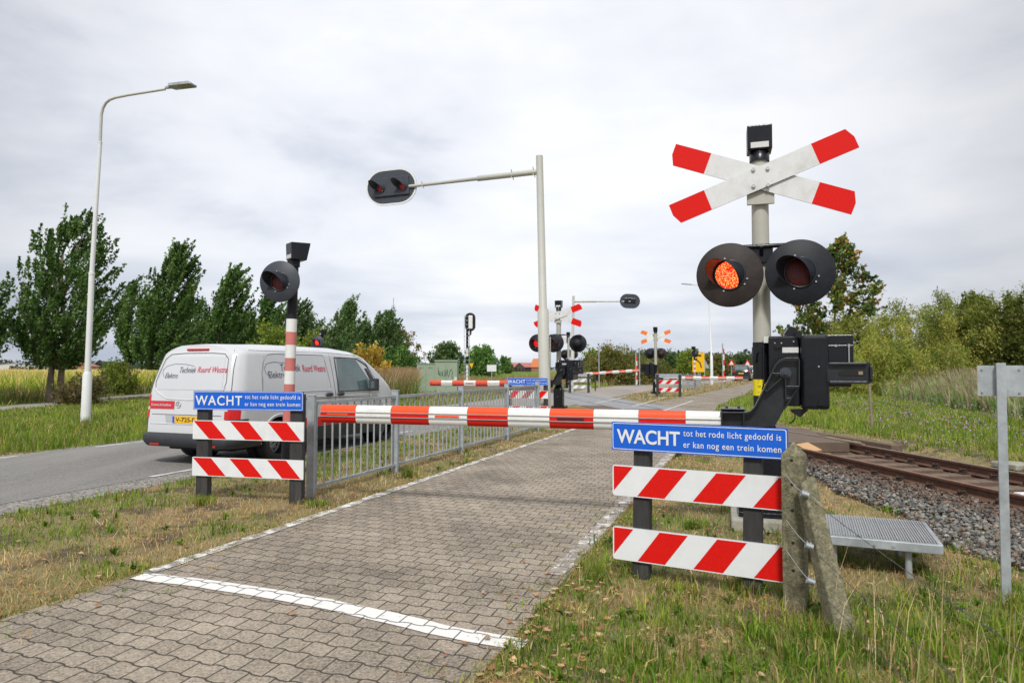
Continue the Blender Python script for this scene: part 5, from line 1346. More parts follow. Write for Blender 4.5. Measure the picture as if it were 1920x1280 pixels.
# ------------------------------------------------------------------ red and white board signs
def clip_rect(P, x0, z0, x1, z1):
    for ax, lim, sg in ((0, x0, 1), (0, x1, -1), (1, z0, 1), (1, z1, -1)):
        res = []
        for i in range(len(P)):
            a, b_ = P[i], P[(i + 1) % len(P)]
            ia, ib = (a[ax] - lim) * sg >= 0, (b_[ax] - lim) * sg >= 0
            if ia: res.append(a)
            if ia != ib:
                t = (lim - a[ax]) / (b_[ax] - a[ax]); res.append((a[0] + (b_[0] - a[0]) * t, a[1] + (b_[1] - a[1]) * t))
        P = res
        if not P: return P
    return P
def wait_sign(label, loc, rz, L, blue, reds, stripes, legs, legw=0.115, rnd=0.02, tilt=(0, 0), group=None, legtilt=0.0, bstyle=0):
    t = thing("waiting_sign", label, "sign", loc, rz, group, tilt)
    for xl in legs:
        mb = MB(); mb.box((0, 0, (blue[1] - 0.02) / 2 - 0.05), (legw, 0.085, blue[1] + 0.08 - 0.02))
        o = mb.build("leg", M_wood, t, (xl, 0.05, 0), (0, R(legtilt), 0), bevel=0.006)
        b = MB()
        for zz in (0.6, 0.28):
            b.cyl((0, -0.0435, zz), (0, -0.0445, zz), 0.007, n=8)
        b.build("screw_hole", M_gap, o)
    for (zb_, zt2) in reds:
        mb = MB(); r = rnd
        mb.prism(rr_(-L / 2, zb_, L / 2, zt2, r), -0.012, 0.006, 0, 2)
        for side, yy in ((1, -0.0135),):
            for (ta, tb, ba, bb) in stripes:
                P = clip_rect([(-L / 2 + ta * L, zt2), (-L / 2 + tb * L, zt2), (-L / 2 + bb * L, zb_), (-L / 2 + ba * L, zb_)], -L / 2 + 0.010, zb_ + 0.008, L / 2 - 0.010, zt2 - 0.008)
                if len(P) > 2:
                    n = len(P); a = sum(P[i][0] * P[(i + 1) % n][1] - P[(i + 1) % n][0] * P[i][1] for i in range(n))
                    if a < 0: P = P[::-1]
                    mb.add([(p[0], yy, p[1]) for p in P], [tuple(range(n))], 1)
                    mb.add([(p[0], 0.0075, p[1]) for p in P], [tuple(range(n))[::-1]], 1)
        mb.build("striped_board", [M_signwhite, M_red, M_steel], t)
    zb_, zt2 = blue; Lb = L * (1.0 if bstyle == 0 else 0.99)
    mb = MB(); mb.prism(rr_(-Lb / 2, zb_, Lb / 2, zt2, 0.006), -0.02, -0.006, 0); mb.prism(rr_(-Lb / 2 + .002, zb_ + .002, Lb / 2 - .002, zt2 - .002, 0.006), -0.006, -0.003, 2)
    o_ = rr_(-Lb / 2 + 0.007, zb_ + 0.007, Lb / 2 - 0.007, zt2 - 0.007, 0.015); i_ = rr_(-Lb / 2 + 0.012, zb_ + 0.012, Lb / 2 - 0.012, zt2 - 0.012, 0.012); n = len(o_)
    mb.add([(p[0], -0.0225, p[1]) for p in o_] + [(p[0], -0.0225, p[1]) for p in i_], [(k, (k + 1) % n, n + (k + 1) % n, n + k) for k in range(n)], 1)
    bo = mb.build("blue_board", [M_blue, M_signwhite, M_steel], t, (0, 0, 0), (0, 0, 0))
    h_ = zt2 - zb_
    if bstyle == 0:
        text("WACHT", Lb * 0.385, h_ * 0.50, M_signwhite, bo, (-Lb / 2 + Lb * 0.033, -0.0235, zb_ + h_ * 0.25), bold=0.022)
        text("tot het rode licht gedoofd is", Lb * 0.53, h_ * 0.28, M_signwhite, bo, (-Lb / 2 + Lb * 0.437, -0.0235, zb_ + h_ * 0.535), bold=0.006, space=1.1)
        text("er kan nog een trein komen", Lb * 0.53, h_ * 0.28, M_signwhite, bo, (-Lb / 2 + Lb * 0.437, -0.0235, zb_ + h_ * 0.15), bold=0.006, space=1.1)
    else:
        text("WACHT", Lb * 0.435, h_ * 0.52, M_signwhite, bo, (-Lb / 2 + Lb * 0.02, -0.0235, zb_ + h_ * 0.24), bold=0.016, space=1.15)
        text("tot het rode licht gedoofd is", Lb * 0.495, h_ * 0.29, M_signwhite, bo, (-Lb / 2 + Lb * 0.48, -0.0235, zb_ + h_ * 0.53), bold=0.006, space=1.1)
        text("er kan nog een trein komen", Lb * 0.495, h_ * 0.27, M_signwhite, bo, (-Lb / 2 + Lb * 0.48, -0.0235, zb_ + h_ * 0.17), bold=0.006, space=1.1)
    return t
ST_R = [(-0.035 + 0.33 * k, 0.135 + 0.33 * k - 0.005 * k, -0.18 + 0.33 * k, -0.015 + 0.33 * k) for k in range(4)]
ST_L = [(-0.0 + 0.338 * k, 0.168 + 0.338 * k, 0.158 + 0.332 * k, 0.318 + 0.332 * k) for k in range(3)] + [(-0.338, -0.17, -0.175, -0.015)]
grp = "blue WACHT signs over striped boards"
S1 = wait_sign("nearest blue WACHT sign with two striped boards, right of the brick path", (1.265, 4.74, 0), R(-29.5), 1.205, (0.915, 1.118), [(0.127, 0.362), (0.585, 0.805)], ST_R, (-0.405, 0.36), tilt=(0, 0), group=grp, legtilt=1.0, legw=0.118)
MB().box((0.585, -0.0238, 0.937), (0.022, 0.002, 0.022)).build("label_plate", M_label, [c for c in S1.children if c.name.startswith("blue_board")][0])
S2 = wait_sign("blue WACHT sign with two striped boards in front of the white van", (-3.005, 7.80, 0), R(-13), 1.42, (1.035, 1.25), [(0.275, 0.49), (0.695, 0.912)], ST_L, (-0.60, 0.60), group=grp, legw=0.15, rnd=0.008, bstyle=1)
S3 = wait_sign("WACHT sign half hidden behind the fence and the tall cantilever pole", (0.42, 18.75, 0), R(-8), 1.14, (1.06, 1.265), [(0.29, 0.50), (0.70, 0.92)], [(a + 0.16, b_ + 0.16, c - 0.155 , d - 0.155) for a, b_, c, d in ST_L] + [(1.17, 1.34, 1.0, 1.17)], (-0.50, 0.50), group=grp, rnd=0.008, bstyle=1)
p = G(1253, 744)
S4 = dup(S2, (p.x + 0.1, p.y + 0.3, 0), R(180 - 17), "striped boards seen from behind, under the far right boom, with a thick brown post")
S5 = dup(S2, (43.5 * (1086 - 960) / F, 43.5, 0), R(180 - 17), "grey backs of two boards on dark posts beyond the middle barrier unit")
for c in S5.children:
    if c.name.startswith("striped_board"): c.data = c.data.copy(); c.data.materials[1] = M_steel

# ------------------------------------------------------------------ steel fence
def fence(label, pts, grp_=None, hgt=1.185, bar=0.165, parent_name="bar_fence"):
    t = thing(parent_name, label, "fence", (pts[0][0], pts[0][1], 0), 0, grp_)
    o0 = Vector((pts[0][0], pts[0][1], 0))
    for i, p in enumerate(pts):
        a = pts[min(i + 1, len(pts) - 1)]; b_ = pts[max(i - 1, 0)]
        an = math.atan2(a[1] - b_[1], a[0] - b_[0])
        mb = MB(); mb.box((0, 0, hgt / 2 - 0.05), (0.045, 0.10, hgt + 0.1)); mb.box((0, 0, hgt + 0.006), (0.055, 0.11, 0.012))
        mb.build("post", M_steel, t, (p[0] - o0.x, p[1] - o0.y, 0), (0, 0, an), bevel=0.004)
    for a, b_ in zip(pts, pts[1:]):
        A, B = Vector((a[0], a[1], 0)) - o0, Vector((b_[0], b_[1], 0)) - o0
        d = (B - A); L = d.length; d.normalize(); an = math.atan2(d.y, d.x); RM = Matrix.Rotation(an, 3, 'Z')
        mb = MB()
        m_ = (A + B) / 2
        mb.box(m_ + Vector((0, 0, hgt - 0.085)), (L - 0.05, 0.042, 0.04), 0, RM); mb.box(m_ + Vector((0, 0, 0.115)), (L - 0.05, 0.042, 0.036), 0, RM)
        n = max(3, int(L / bar)); 
        for k in range(n):
            q = A + d * (L * (k + 0.6) / (n + 0.2))
            mb.cyl(q + Vector((0, 0, 0.12)), q + Vector((0, 0, hgt - 0.09)), 0.0125, n=8)
        mb.build("fence_panel", M_steel, t)
    return t
fence("long galvanised bar fence between the brick path and the road", [(-2.36, 8.07), (-1.70, 9.98), (-0.91, 12.25), (-0.11, 14.5), (0.62, 16.75)], "galvanised bar fences")
pA = G(1270, 733); fence("short far bar fence behind the far right boom", [(pA.x, pA.y + 1), (pA.x + 1.5, pA.y + 3.0), (pA.x + 2.95, pA.y + 5.0)], "galvanised bar fences", 1.2, 0.11)

# ------------------------------------------------------------------ right foreground: concrete post, wires, platform, marker post
cp_ = G(1493, 1140)
CPO = thing("fence_post", "weathered concrete fence post with a leaning concrete brace, at the end of the striped boards", "fence post", (cp_.x, cp_.y, 0), R(-34))
hz = 1.045
mb = MB(); w = 0.064
vs = [(-w, -w, -0.1), (w, -w, -0.1), (w, w, -0.1), (-w, w, -0.1), (-w, -w, hz - 0.085), (w, -w, hz - 0.085), (w, w, hz - 0.085), (-w, w, hz - 0.085), (0, 0, hz)]
mb.add(vs, [(0, 1, 5, 4), (1, 2, 6, 5), (2, 3, 7, 6), (3, 0, 4, 7), (4, 5, 8), (5, 6, 8), (6, 7, 8), (7, 4, 8)])
mb.build("concrete_post", M_concrete, CPO, bevel=0.004)
mb = MB()
for zz in (0.93, 0.78, 0.62, 0.42, 0.25): mb.cyl((0.0, -w - 0.001, zz), (0.0, -w + 0.01, zz), 0.010, n=10)
mb.build("bolt_hole", M_gap, CPO)
inv = Matrix.Rotation(R(34), 3, 'Z')
def cl(v): return inv @ (Vector(v) - Vector((cp_.x, cp_.y, 0)))
b0, b1 = cl((1.795, 4.20, 0.80)), cl((1.835, 3.79, -0.10))
d = (b1 - b0).normalized(); side = d.cross(Vector((0, 0, 1))).normalized(); nn = side.cross(d).normalized()
mb = MB(); q = []
for p, ww in ((b0, 0.046), (b1, 0.062)):
    for a, c in ((-1, -1), (1, -1), (1, 1), (-1, 1)): q.append(p + side * a * ww + nn * c * ww * 0.95)
q[0] = q[0] - d * 0.03; q[3] = q[3] - d * 0.05
mb.add(q, [(0, 1, 5, 4), (1, 2, 6, 5), (2, 3, 7, 6), (3, 0, 4, 7), (3, 2, 1, 0), (4, 5, 6, 7)]); mb.build("brace", M_concrete, CPO, bevel=0.010)
def wire(label, tens, zend, xend, yend=0.9):
    T0 = D(*tens)
    t = thing("barbed_wire", label, "wire", tuple(T0), 0, "wires from the concrete post")
    A = Vector((cp_.x - 0.075, cp_.y - 0.05, T0.z + 0.09)); 
    mb = MB(); mb.tube([A - T0, (A - T0) * 0.45 + Vector((0, 0, -0.012)), Vector((-0.012, 0.0, 0.012))], 0.0022, 6); mb.build("tie", M_steel, t)
    mb = MB(); mb.tube([(-0.018, 0.0, 0.008), (0.020, -0.008, -0.006)], 0.019, 14); mb.cyl((0, -0.024, 0), (0.0, 0.024, 0), 0.0055, n=8)
    mb.tube([(-0.006, 0, 0.018), (-0.008, 0, 0.030)], 0.005, 6); mb.tube([(0.012, 0.0, 0.012), (0.018, 0.0, 0.022)], 0.005, 6)
    mb.build("tensioner", pm("zinc_tensioner", (0.42, 0.45, 0.48), 0.35, metal=0.6), t)
    E = Vector((xend, yend, zend)) - T0; mb = MB(); pts = []
    for i in range(41):
        f = i / 40; q = E * f; q.z -= 0.10 * 4 * f * (1 - f) * 0.5; pts.append(q)
    for ph in (0, math.pi):
        pp = []
        for i in range(161):
            f = i / 160; k = min(39, int(f * 40)); q = pts[k].lerp(pts[k + 1], f * 40 - k)
            a = f * 130 + ph; pp.append(q + Vector((math.cos(a), 0, math.sin(a))) * 0.0014)
        mb.tube(pp, 0.0011, 5, cap=False)
    rr = random.Random(5)
    for i in range(2, 39, 2):
        q = pts[i] + Vector((0, rr.uniform(-.01, .01), 0))
        for s in range(2):
            v = Vector((rr.uniform(-1, 1), rr.uniform(-0.4, 0.4), rr.uniform(-1, 1))).normalized() * 0.012; mb.tube([q - v, q + v], 0.0013, 5, cap=False)
    mb.build("wire_strand", pm("dark_wire", (0.10, 0.10, 0.11), 0.5, metal=0.4), t)
    return t
wire("topmost of the three barbed wires, held by the highest tensioner on the leaning brace", (1508, 926, 4.12), 0.46, 1.72)
wire("middle one of the three barbed wires running from the leaning concrete brace", (1516, 1023, 4.02), 0.20, 1.70)
wire("lowest of the three barbed wires, just above the grass at the brace", (1519, 1089, 3.98), 0.02, 1.68)
# grating platform
c4 = [G(1540, 966, .27), G(1700, 969, .27), G(1765, 1021, .27), G(1548, 1002, .27)]
cen = sum(c4, Vector()) / 4
PT = thing("grating_platform", "low galvanised grating platform on legs beside the ballast, right of the concrete post", "platform", (cen.x, cen.y, 0))
xax = ((c4[2] - c4[3])).normalized(); ang = math.atan2(xax.y, xax.x)
mb = MB(); RM = Matrix.Rotation(ang, 3, 'Z')
Lx = (c4[2] - c4[3]).length + 0.25; Ly = 0.80
def pl_(x, y, z): return RM @ Vector((x, y, z))
mid = (c4[2] + c4[3]) / 2 - Vector((cen.x, cen.y, 0)); mid.z = 0
ox = mid + pl_(-0.12, Ly / 2, 0)
mb.box(ox + Vector((0, 0, 0.262)), (Lx, Ly, 0.010), 0, RM)
for yy in (-Ly / 2, Ly / 2): mb.box(ox + pl_(0, yy, 0.235), (Lx, 0.02, 0.065), 0, RM)
for xx in (-Lx / 2, Lx / 2): mb.box(ox + pl_(xx, 0, 0.235), (0.02, Ly - 0.02, 0.065), 0, RM)
mb.build("frame", M_steel, PT, bevel=0.006)
mb = MB(); k = 0; x = -Lx / 2 + 0.02
while x < Lx / 2 - 0.02:
    mb.box(ox + pl_(x, 0, 0.272 if k % 5 else 0.2735), (0.009 if k % 5 else 0.012, Ly - 0.03, 0.010), 0, RM); x += 0.0175; k += 1
mb.build("grating_bars", M_grating, PT)
for xx, yy in ((Lx / 2 - 0.2, -Ly / 2 + 0.08), (Lx / 2 - 0.2, Ly / 2 - 0.08), (-Lx / 2 + 0.3, -Ly / 2 + 0.08), (-Lx / 2 + 0.3, Ly / 2 - 0.08)):
    q = ox + pl_(xx, yy, 0); MB().cyl((q.x, q.y, -0.1), (q.x, q.y, 0.22), 0.024, n=14).build("leg", M_steel, PT)
mb = MB()
for xx in (Lx / 2 - 0.30, Lx / 2 - 0.42):
    q = ox + pl_(xx, -Ly / 2 - 0.012, 0.235); mb.cyl(q, q + pl_(0, -0.006, 0), 0.010, n=8)
mb.build("bolts", M_steel, PT)
# marker post with plate
mp_ = G(1888, 1132)
MPT = thing("marker_post", "thin galvanised post with a small square plate seen from behind, at the right edge", "sign post", (mp_.x, mp_.y, 0), R(-30), tilt=(0, 0.2))
mb = MB(); mb.box((0, 0, 0.72), (0.052, 0.006, 1.64)); mb.box((-0.023, 0.02, 0.72), (0.006, 0.04, 1.64)); mb.box((0.023, 0.02, 0.72), (0.006, 0.04, 1.64))
mb.build("post", M_steel, MPT, bevel=0.002)
mb = MB(); mb.prism(rr_(-0.125, 1.325, 0.125, 1.525, 0.008), 0.044, 0.050)
o = mb.build("plate", M_steel, MPT)
mb = MB()
for a in (-1, 1):
    for c in (-1, 1): mb.cyl((a * 0.10, 0.044, 1.425 + c * 0.075), (a * 0.10, 0.036, 1.425 + c * 0.075), 0.007, n=8)
mb.build("rivets", M_steel_l, o)
sk = G(1636, 808)
o = MB().cyl((0, 0, -0.1), (-0.06, 0, 1.35), 0.035, 0.03, 10).build("stake", M_timber, None, tuple(sk)); tag(o, "thin grey stake standing in the grass bank below the counterweight", "stake")
# ------------------------------------------------------------------ white van
def boolean_cut(o, cutters):
    dg = bpy.context.evaluated_depsgraph_get()
    for c in cutters:
        m = o.modifiers.new("cut", 'BOOLEAN'); m.object = c; m.operation = 'DIFFERENCE'; m.solver = 'EXACT'
    dg = bpy.context.evaluated_depsgraph_get(); dg.update()
    me = bpy.data.meshes.new_from_object(o.evaluated_get(dg))
    o.modifiers.clear(); o.data = me
    for c in cutters: bpy.data.objects.remove(c)
VW, VH = 1.93, 1.91
def v_top(y):                       # height of the body top along its length, y from the rear bumper
    P = [(0, 1.86), (0.15, 1.885), (1.2, 1.91), (2.8, 1.90), (3.35, 1.86), (3.6, 1.80), (3.9, 1.62), (4.2, 1.40), (4.42, 1.22), (4.55, 1.12), (4.8, 1.04), (5.0, 0.93), (5.1, 0.80), (5.14, 0.70)]
    for a, b_ in zip(P, P[1:]):
        if y <= b_[0]:
            t = (y - a[0]) / (b_[0] - a[0]); return a[1] + (b_[1] - a[1]) * t
    return P[-1][1]
def v_hw(y, z):                     # half width of the body at length y, height z
    w = VW / 2
    pz = [(0.25, 0.95), (0.45, 0.985), (0.8, 1.0), (1.08, 0.992), (1.3, 0.965), (1.6, 0.905), (1.80, 0.865), (1.95, 0.84)]
    f = pz[-1][1]
    for a, b_ in zip(pz, pz[1:]):
        if z <= b_[0]:
            t = max(0, (z - a[0]) / (b_[0] - a[0])); f = a[1] + (b_[1] - a[1]) * t; break
    w *= f
    t = v_top(y); e = 0.17
    if z > t - e: w *= max(0.0, 1 - ((z - (t - e)) / e) ** 2.6 * 0.32)
    if y < 0.28: w -= 0.16 * (1 - y / 0.28) ** 2.4
    if y > 4.2: w -= 0.32 * ((y - 4.2) / 0.94) ** 2.2
    return w
def v_lean(z):                      # the tailgate leans forward above the belt
    if z < 0.55: return 0.0
    if z < 1.05: return 0.05 * (z - 0.55) / 0.5
    return 0.05 + 0.25 * ((z - 1.05) / 0.85) ** 1.35
def v_y(y, z): return y + v_lean(z) * max(0.0, 1 - y / 0.9)
vx, vy = -4.70, 11.62
VAN_A = R(22)
rear_off = 1.04
VT = thing("van", "white panel van with red lettering and a red rear stripe, driving away on the road", "van", (vx - math.sin(VAN_A) * rear_off, vy - math.cos(VAN_A) * rear_off, 0), -VAN_A)
ysec = [0, 0.02, 0.05, 0.10, 0.16, 0.22, 0.28, 0.5, 0.9, 1.3, 1.8, 2.3, 2.8, 3.1, 3.35, 3.6, 3.75, 3.9, 4.05, 4.2, 4.32, 4.42, 4.55, 4.7, 4.8, 4.9, 5.0, 5.06, 5.1, 5.14]
mb = MB(); rings = []
for y in ysec:
    t = v_top(y); z0 = 0.31
    zs = [z0 + (t - 0.17 - z0) * k / 9 for k in range(10)] + [t - 0.17 + 0.17 * k / 6 for k in range(1, 6)]
    ringp = [(v_hw(y, z), v_y(y, z), z) for z in zs]
    hwt = v_hw(y, t - 0.001)
    cr_ = [(hwt * c, v_y(y, t), t + 0.022 * (1 - c * c)) for c in (0.97, 0.7, 0.35, 0)]
    half = ringp + cr_
    full = half + [(-p[0], p[1], p[2]) for p in half[::-1][1:]]
    rings.append(full)
n = len(rings[0]); vs = [p for r in rings for p in r]
fs = [(i * n + k, (i + 1) * n + k, (i + 1) * n + k + 1, i * n + k + 1) for i in range(len(rings) - 1) for k in range(n - 1)]
fs += [((i + 1) * n + n - 1, (i + 1) * n, i * n, i * n + n - 1)[::-1] for i in range(len(rings) - 1)]
mb.add(vs, fs, 0, True)
# rear face as rows (left to right across the van) so that it follows the lean
half_n = n // 2
for k in range(half_n):
    a, b_ = k, k + 1; c, d_ = n - 1 - k, n - 1 - (k + 1)
    if b_ < d_: mb.add([rings[0][a], rings[0][b_], rings[0][d_], rings[0][c]], [(0, 1, 2, 3)], 0, True)
    else: mb.add([rings[0][a], rings[0][b_], rings[0][c]], [(0, 1, 2)], 0, True)
    if b_ < d_: mb.add([rings[-1][a], rings[-1][b_], rings[-1][d_], rings[-1][c]], [(3, 2, 1, 0)], 0, True)
    else: mb.add([rings[-1][a], rings[-1][b_], rings[-1][c]], [(2, 1, 0)], 0, True)
body = mb.build("body", [M_vanwhite, M_gap], VT)
import bmesh
bmm = bmesh.new(); bmm.from_mesh(body.data); bmesh.ops.remove_doubles(bmm, verts=bmm.verts, dist=0.0004); bmesh.ops.recalc_face_normals(bmm, faces=bmm.faces); bmm.to_mesh(body.data); bmm.free()
YR, YF = 1.04, 4.24
cuts = []
body.parent = None
for yy in (YR, YF):
    for sx in (-1, 1):
        c = MB().cyl((sx * 0.70, yy, 0.345), (sx * 1.10, yy, 0.345), 0.385, n=40).build("cutter", M_gap); cuts.append(c)
boolean_cut(body, cuts); body.parent = VT
body.data.polygons.foreach_set("use_smooth", [True] * len(body.data.polygons))
e_ = body.modifiers.new("sharp", 'EDGE_SPLIT'); e_.split_angle = R(32)
# overlays on the right side: patch following the body surface
def side_patch(mb, pts, off, m=0, sgn=1, ny=10, nz=6):
    """pts: 4 corners (y,z) lower rear, lower front, upper front, upper rear"""
    vs = []
    for j in range(nz + 1):
        for i in range(ny + 1):
            u, v = i / ny, j / nz
            y = (pts[0][0] * (1 - u) + pts[1][0] * u) * (1 - v) + (pts[3][0] * (1 - u) + pts[2][0] * u) * v
            z = (pts[0][1] * (1 - u) + pts[1][1] * u) * (1 - v) + (pts[3][1] * (1 - u) + pts[2][1] * u) * v
            vs.append((sgn * (v_hw(y, z) + off), v_y(y, z), z))
    f = [(j * (ny + 1) + i, j * (ny + 1) + i + 1, (j + 1) * (ny + 1) + i + 1, (j + 1) * (ny + 1) + i) for j in range(nz) for i in range(ny)]
    if sgn < 0: f = [q[::-1] for q in f]
    mb.add(vs, f, m, True)
def side_line(mb, P, r=0.005, off=0.001, m=0, sgn=1):
    Q = []
    for a, b_ in zip(P, P[1:]):
        k = max(2, int(math.hypot(b_[0] - a[0], b_[1] - a[1]) / 0.08))
        Q += [(a[0] + (b_[0] - a[0]) * i / k, a[1] + (b_[1] - a[1]) * i / k) for i in range(k)]
    Q.append(P[-1])
    mb.tube([(sgn * (v_hw(y, z) + off), v_y(y, z), z) for y, z in Q], r, 6, m)
mb = MB()
side_patch(mb, [(0.62, 1.13), (2.30, 1.13), (2.30, 1.73), (0.70, 1.73)], 0.004)
o = mb.build("side_panel", M_vangrey, VT)
mb = MB()
side_line(mb, [(0.62, 1.16), (0.62, 1.45), (0.68, 1.62), (0.82, 1.735), (1.0, 1.755), (2.28, 1.755), (2.30, 1.70), (2.40, 1.16)], 0.0042)
side_line(mb, [(2.48, 0.34), (2.52, 1.0), (2.46, 1.78)], 0.005)
side_line(mb, [(3.62, 0.34), (3.66, 0.9), (3.60, 1.02)], 0.005)
side_line(mb, [(0.95, 0.985), (2.5, 0.985), (3.7, 0.955), (4.3, 0.93)], 0.005)
side_line(mb, [(0.3, 1.80), (2.46, 1.80), (3.2, 1.775), (3.55, 1.70)], 0.004)
side_line(mb, [(2.47, 1.80), (3.30, 1.77), (3.62, 1.60), (4.0, 1.14)], 0.005)
mb.build("panel_gaps", M_vanline, VT)
mb = MB(); side_line(mb, [(0.62, 1.12), (2.42, 1.12)], 0.012, -0.004); side_line(mb, [(0.9, 1.03), (3.6, 1.0)], 0.010, -0.004)
side_line(mb, [(YR + math.cos(R(a)) * 0.42, 0.345 + math.sin(R(a)) * 0.42) for a in range(8, 175, 12)], 0.018, -0.006)
side_line(mb, [(YF + math.cos(R(a)) * 0.42, 0.345 + math.sin(R(a)) * 0.42) for a in range(8, 175, 12)], 0.018, -0.006)
mb.build("body_crease", M_vanwhite, VT)
for sg in (1, -1):
    mb = MB(); side_patch(mb, [(2.62, 1.10), (3.80, 1.10), (3.28, 1.68), (2.66, 1.70)], 0.006, sgn=sg)
    o = mb.build("cab_window", M_glass, VT)
    mb = MB(); side_line(mb, [(2.60, 1.09), (3.74, 1.09), (3.95, 1.08), (3.60, 1.58), (3.30, 1.71), (2.60, 1.72), (2.60, 1.09)], 0.010, 0.006, sgn=sg)
    side_patch(mb, [(3.78, 1.09), (3.95, 1.08), (3.60, 1.52), (3.52, 1.52)], 0.007, sgn=sg)
    mb.build("window_frame", M_plastic, o)
# windscreen
mb = MB(); vs = []
for y in (3.72, 3.9, 4.1, 4.3, 4.42):
    w = v_hw(y, v_top(y) - 0.10) - 0.06
    vs += [(x * w, y, v_top(y) + 0.028 * (1 - x * x) - (0.03 if abs(x) == 1 else 0)) for x in (-1, -0.6, 0, 0.6, 1)]
mb.add(vs, [(j * 5 + i, j * 5 + i + 1, (j + 1) * 5 + i + 1, (j + 1) * 5 + i) for j in range(4) for i in range(4)], 0, True)
mb.build("windscreen", M_glass, VT)
for y in (2.32, 2.66):
    xs_ = v_hw(y, 1.05)
    mb = MB(); mb.tube([(xs_ + 0.005, y - 0.085, 1.04), (xs_ + 0.035, y - 0.05, 1.05), (xs_ + 0.04, y + 0.03, 1.05), (xs_ + 0.01, y + 0.10, 1.04)], [0.020, 0.034, 0.034, 0.018], 10)
    mb.lathe([(0.0, 0), (0.05, 0.0)], 12) if False else None
    mb.build("door_handle", M_plastic, VT)
for sg in (1, -1):
    mb = MB(); xs_ = v_hw(3.65, 1.12)
    mb.box((sg * (xs_ + 0.13), 3.60, 1.20), (0.17, 0.12, 0.24)); mb.box((sg * (xs_ + 0.03), 3.66, 1.11), (0.14, 0.06, 0.05))
    o = mb.build("mirror", M_plastic, VT, bevel=0.035, seg=3)
    mb = MB(); mb.add([(sg * (xs_ + 0.085), 3.537, 1.13), (sg * (xs_ + 0.175), 3.537, 1.13), (sg * (xs_ + 0.175), 3.537, 1.27), (sg * (xs_ + 0.085), 3.537, 1.27)], [(0, 1, 2, 3)])
    mb.build("mirror_glass", M_glass, o)
# red lower stripe, black sill
mb = MB(); side_patch(mb, [(1.50, 0.50), (3.80, 0.50), (3.80, 0.66), (1.46, 0.66)], 0.004); o = mb.build("red_stripe", M_vanred, VT)
text("Ontwerp & Installatie", 0.72, 0.085, M_signwhite, o, (v_hw(2.6, .58) + 0.009, 2.35, 0.53), (R(90), 0, R(90)), shear=0.2)
mb = MB(); side_patch(mb, [(1.52, 0.25), (3.80, 0.25), (3.80, 0.495), (1.50, 0.495)], 0.008); side_patch(mb, [(0.10, 0.30), (0.60, 0.30), (0.60, 0.56), (0.10, 0.56)], 0.006)
mb.build("sill_trim", M_plastic, VT)
# rear: everything lies in planes that follow the tailgate
def rear_hw(z): return v_hw(0, z)
def rear_patch(mb, P, off=0.004, m=0, nz=5):
    """P: 4 corners (x,z) lower left, lower right, upper right, upper left"""
    vs = []
    for j in range(nz + 1):
        for i in range(5):
            u, v = i / 4, j / nz
            x = (P[0][0] * (1 - u) + P[1][0] * u) * (1 - v) + (P[3][0] * (1 - u) + P[2][0] * u) * v
            z = (P[0][1] * (1 - u) + P[1][1] * u) * (1 - v) + (P[3][1] * (1 - u) + P[2][1] * u) * v
            vs.append((x, v_lean(z) - off, z))
    mb.add(vs, [(j * 5 + i, j * 5 + i + 1, (j + 1) * 5 + i + 1, (j + 1) * 5 + i) for j in range(nz) for i in range(4)], m, True)
def rear_line(mb, P, r=0.005, off=0.001, m=0):
    Q = []
    for a, b_ in zip(P, P[1:]):
        k = max(2, int(math.hypot(b_[0] - a[0], b_[1] - a[1]) / 0.06))
        Q += [(a[0] + (b_[0] - a[0]) * i / k, a[1] + (b_[1] - a[1]) * i / k) for i in range(k)]
    Q.append(P[-1]); mb.tube([(x, v_lean(z) - off, z) for x, z in Q], r, 6, m)
mb = MB()
winP = [(-0.70, 1.16), (-0.45, 1.04), (0.45, 1.04), (0.70, 1.16), (0.735, 1.3), (0.66, 1.66), (0.56, 1.74), (0.3, 1.755), (-0.3, 1.755), (-0.56, 1.74), (-0.66, 1.66), (-0.735, 1.3), (-0.70, 1.16)]
rear_line(mb, [winP[k] for k in (3, 4, 5, 6, 7, 8, 9, 10, 11, 12)], 0.007, 0.0)
side_line(mb, [(0.035, 0.60), (0.035, 1.1), (0.04, 1.5), (0.06, 1.80)], 0.006)
side_line(mb, [(0.035, 0.60), (0.035, 1.1), (0.04, 1.5), (0.06, 1.80)], 0.006, sgn=-1)
rear_line(mb, [(-0.72, 0.79), (0.72, 0.79)], 0.005); rear_line(mb, [(-0.78, 0.50), (0.78, 0.50)], 0.007)
mb.build("tailgate_gaps", M_vanline, VT)
mb = MB(); rear_line(mb, [(-0.735, 1.22), (-0.66, 1.13), (-0.45, 1.035), (0, 1.02), (0.45, 1.035), (0.66, 1.13), (0.735, 1.22)], 0.014, -0.004)
rear_line(mb, [(-0.74, 0.645), (0.74, 0.645)], 0.012, -0.004)
mb.box((0, 0.035, 0.725), (0.88, 0.02, 0.14)) if False else None
mb.build("tailgate_crease", M_vanwhite, VT)
mb = MB(); rear_patch(mb, [(-0.68, 1.18), (0.68, 1.18), (0.60, 1.70), (-0.60, 1.70)], 0.003); mb.build("rear_panel", M_vangrey, VT)
mb = MB(); rear_patch(mb, [(-0.40, 0.655), (0.40, 0.655), (0.44, 0.785), (-0.44, 0.785)], 0.002); mb.build("plate_recess", pm("recess_grey", (0.42, 0.43, 0.45), 0.4), VT)
mb = MB(); mb.box((0, v_lean(0.71) - 0.008, 0.715), (0.52, 0.012, 0.11), 0); mb.box((-0.238, v_lean(0.71) - 0.0145, 0.715), (0.042, 0.002, 0.106), 1)
pl = mb.build("number_plate", [M_plate, M_blue], VT)
text("V-725-F", 0.40, 0.07, M_dark, pl, (-0.195, v_lean(0.71) - 0.0155, 0.68), bold=0.02)
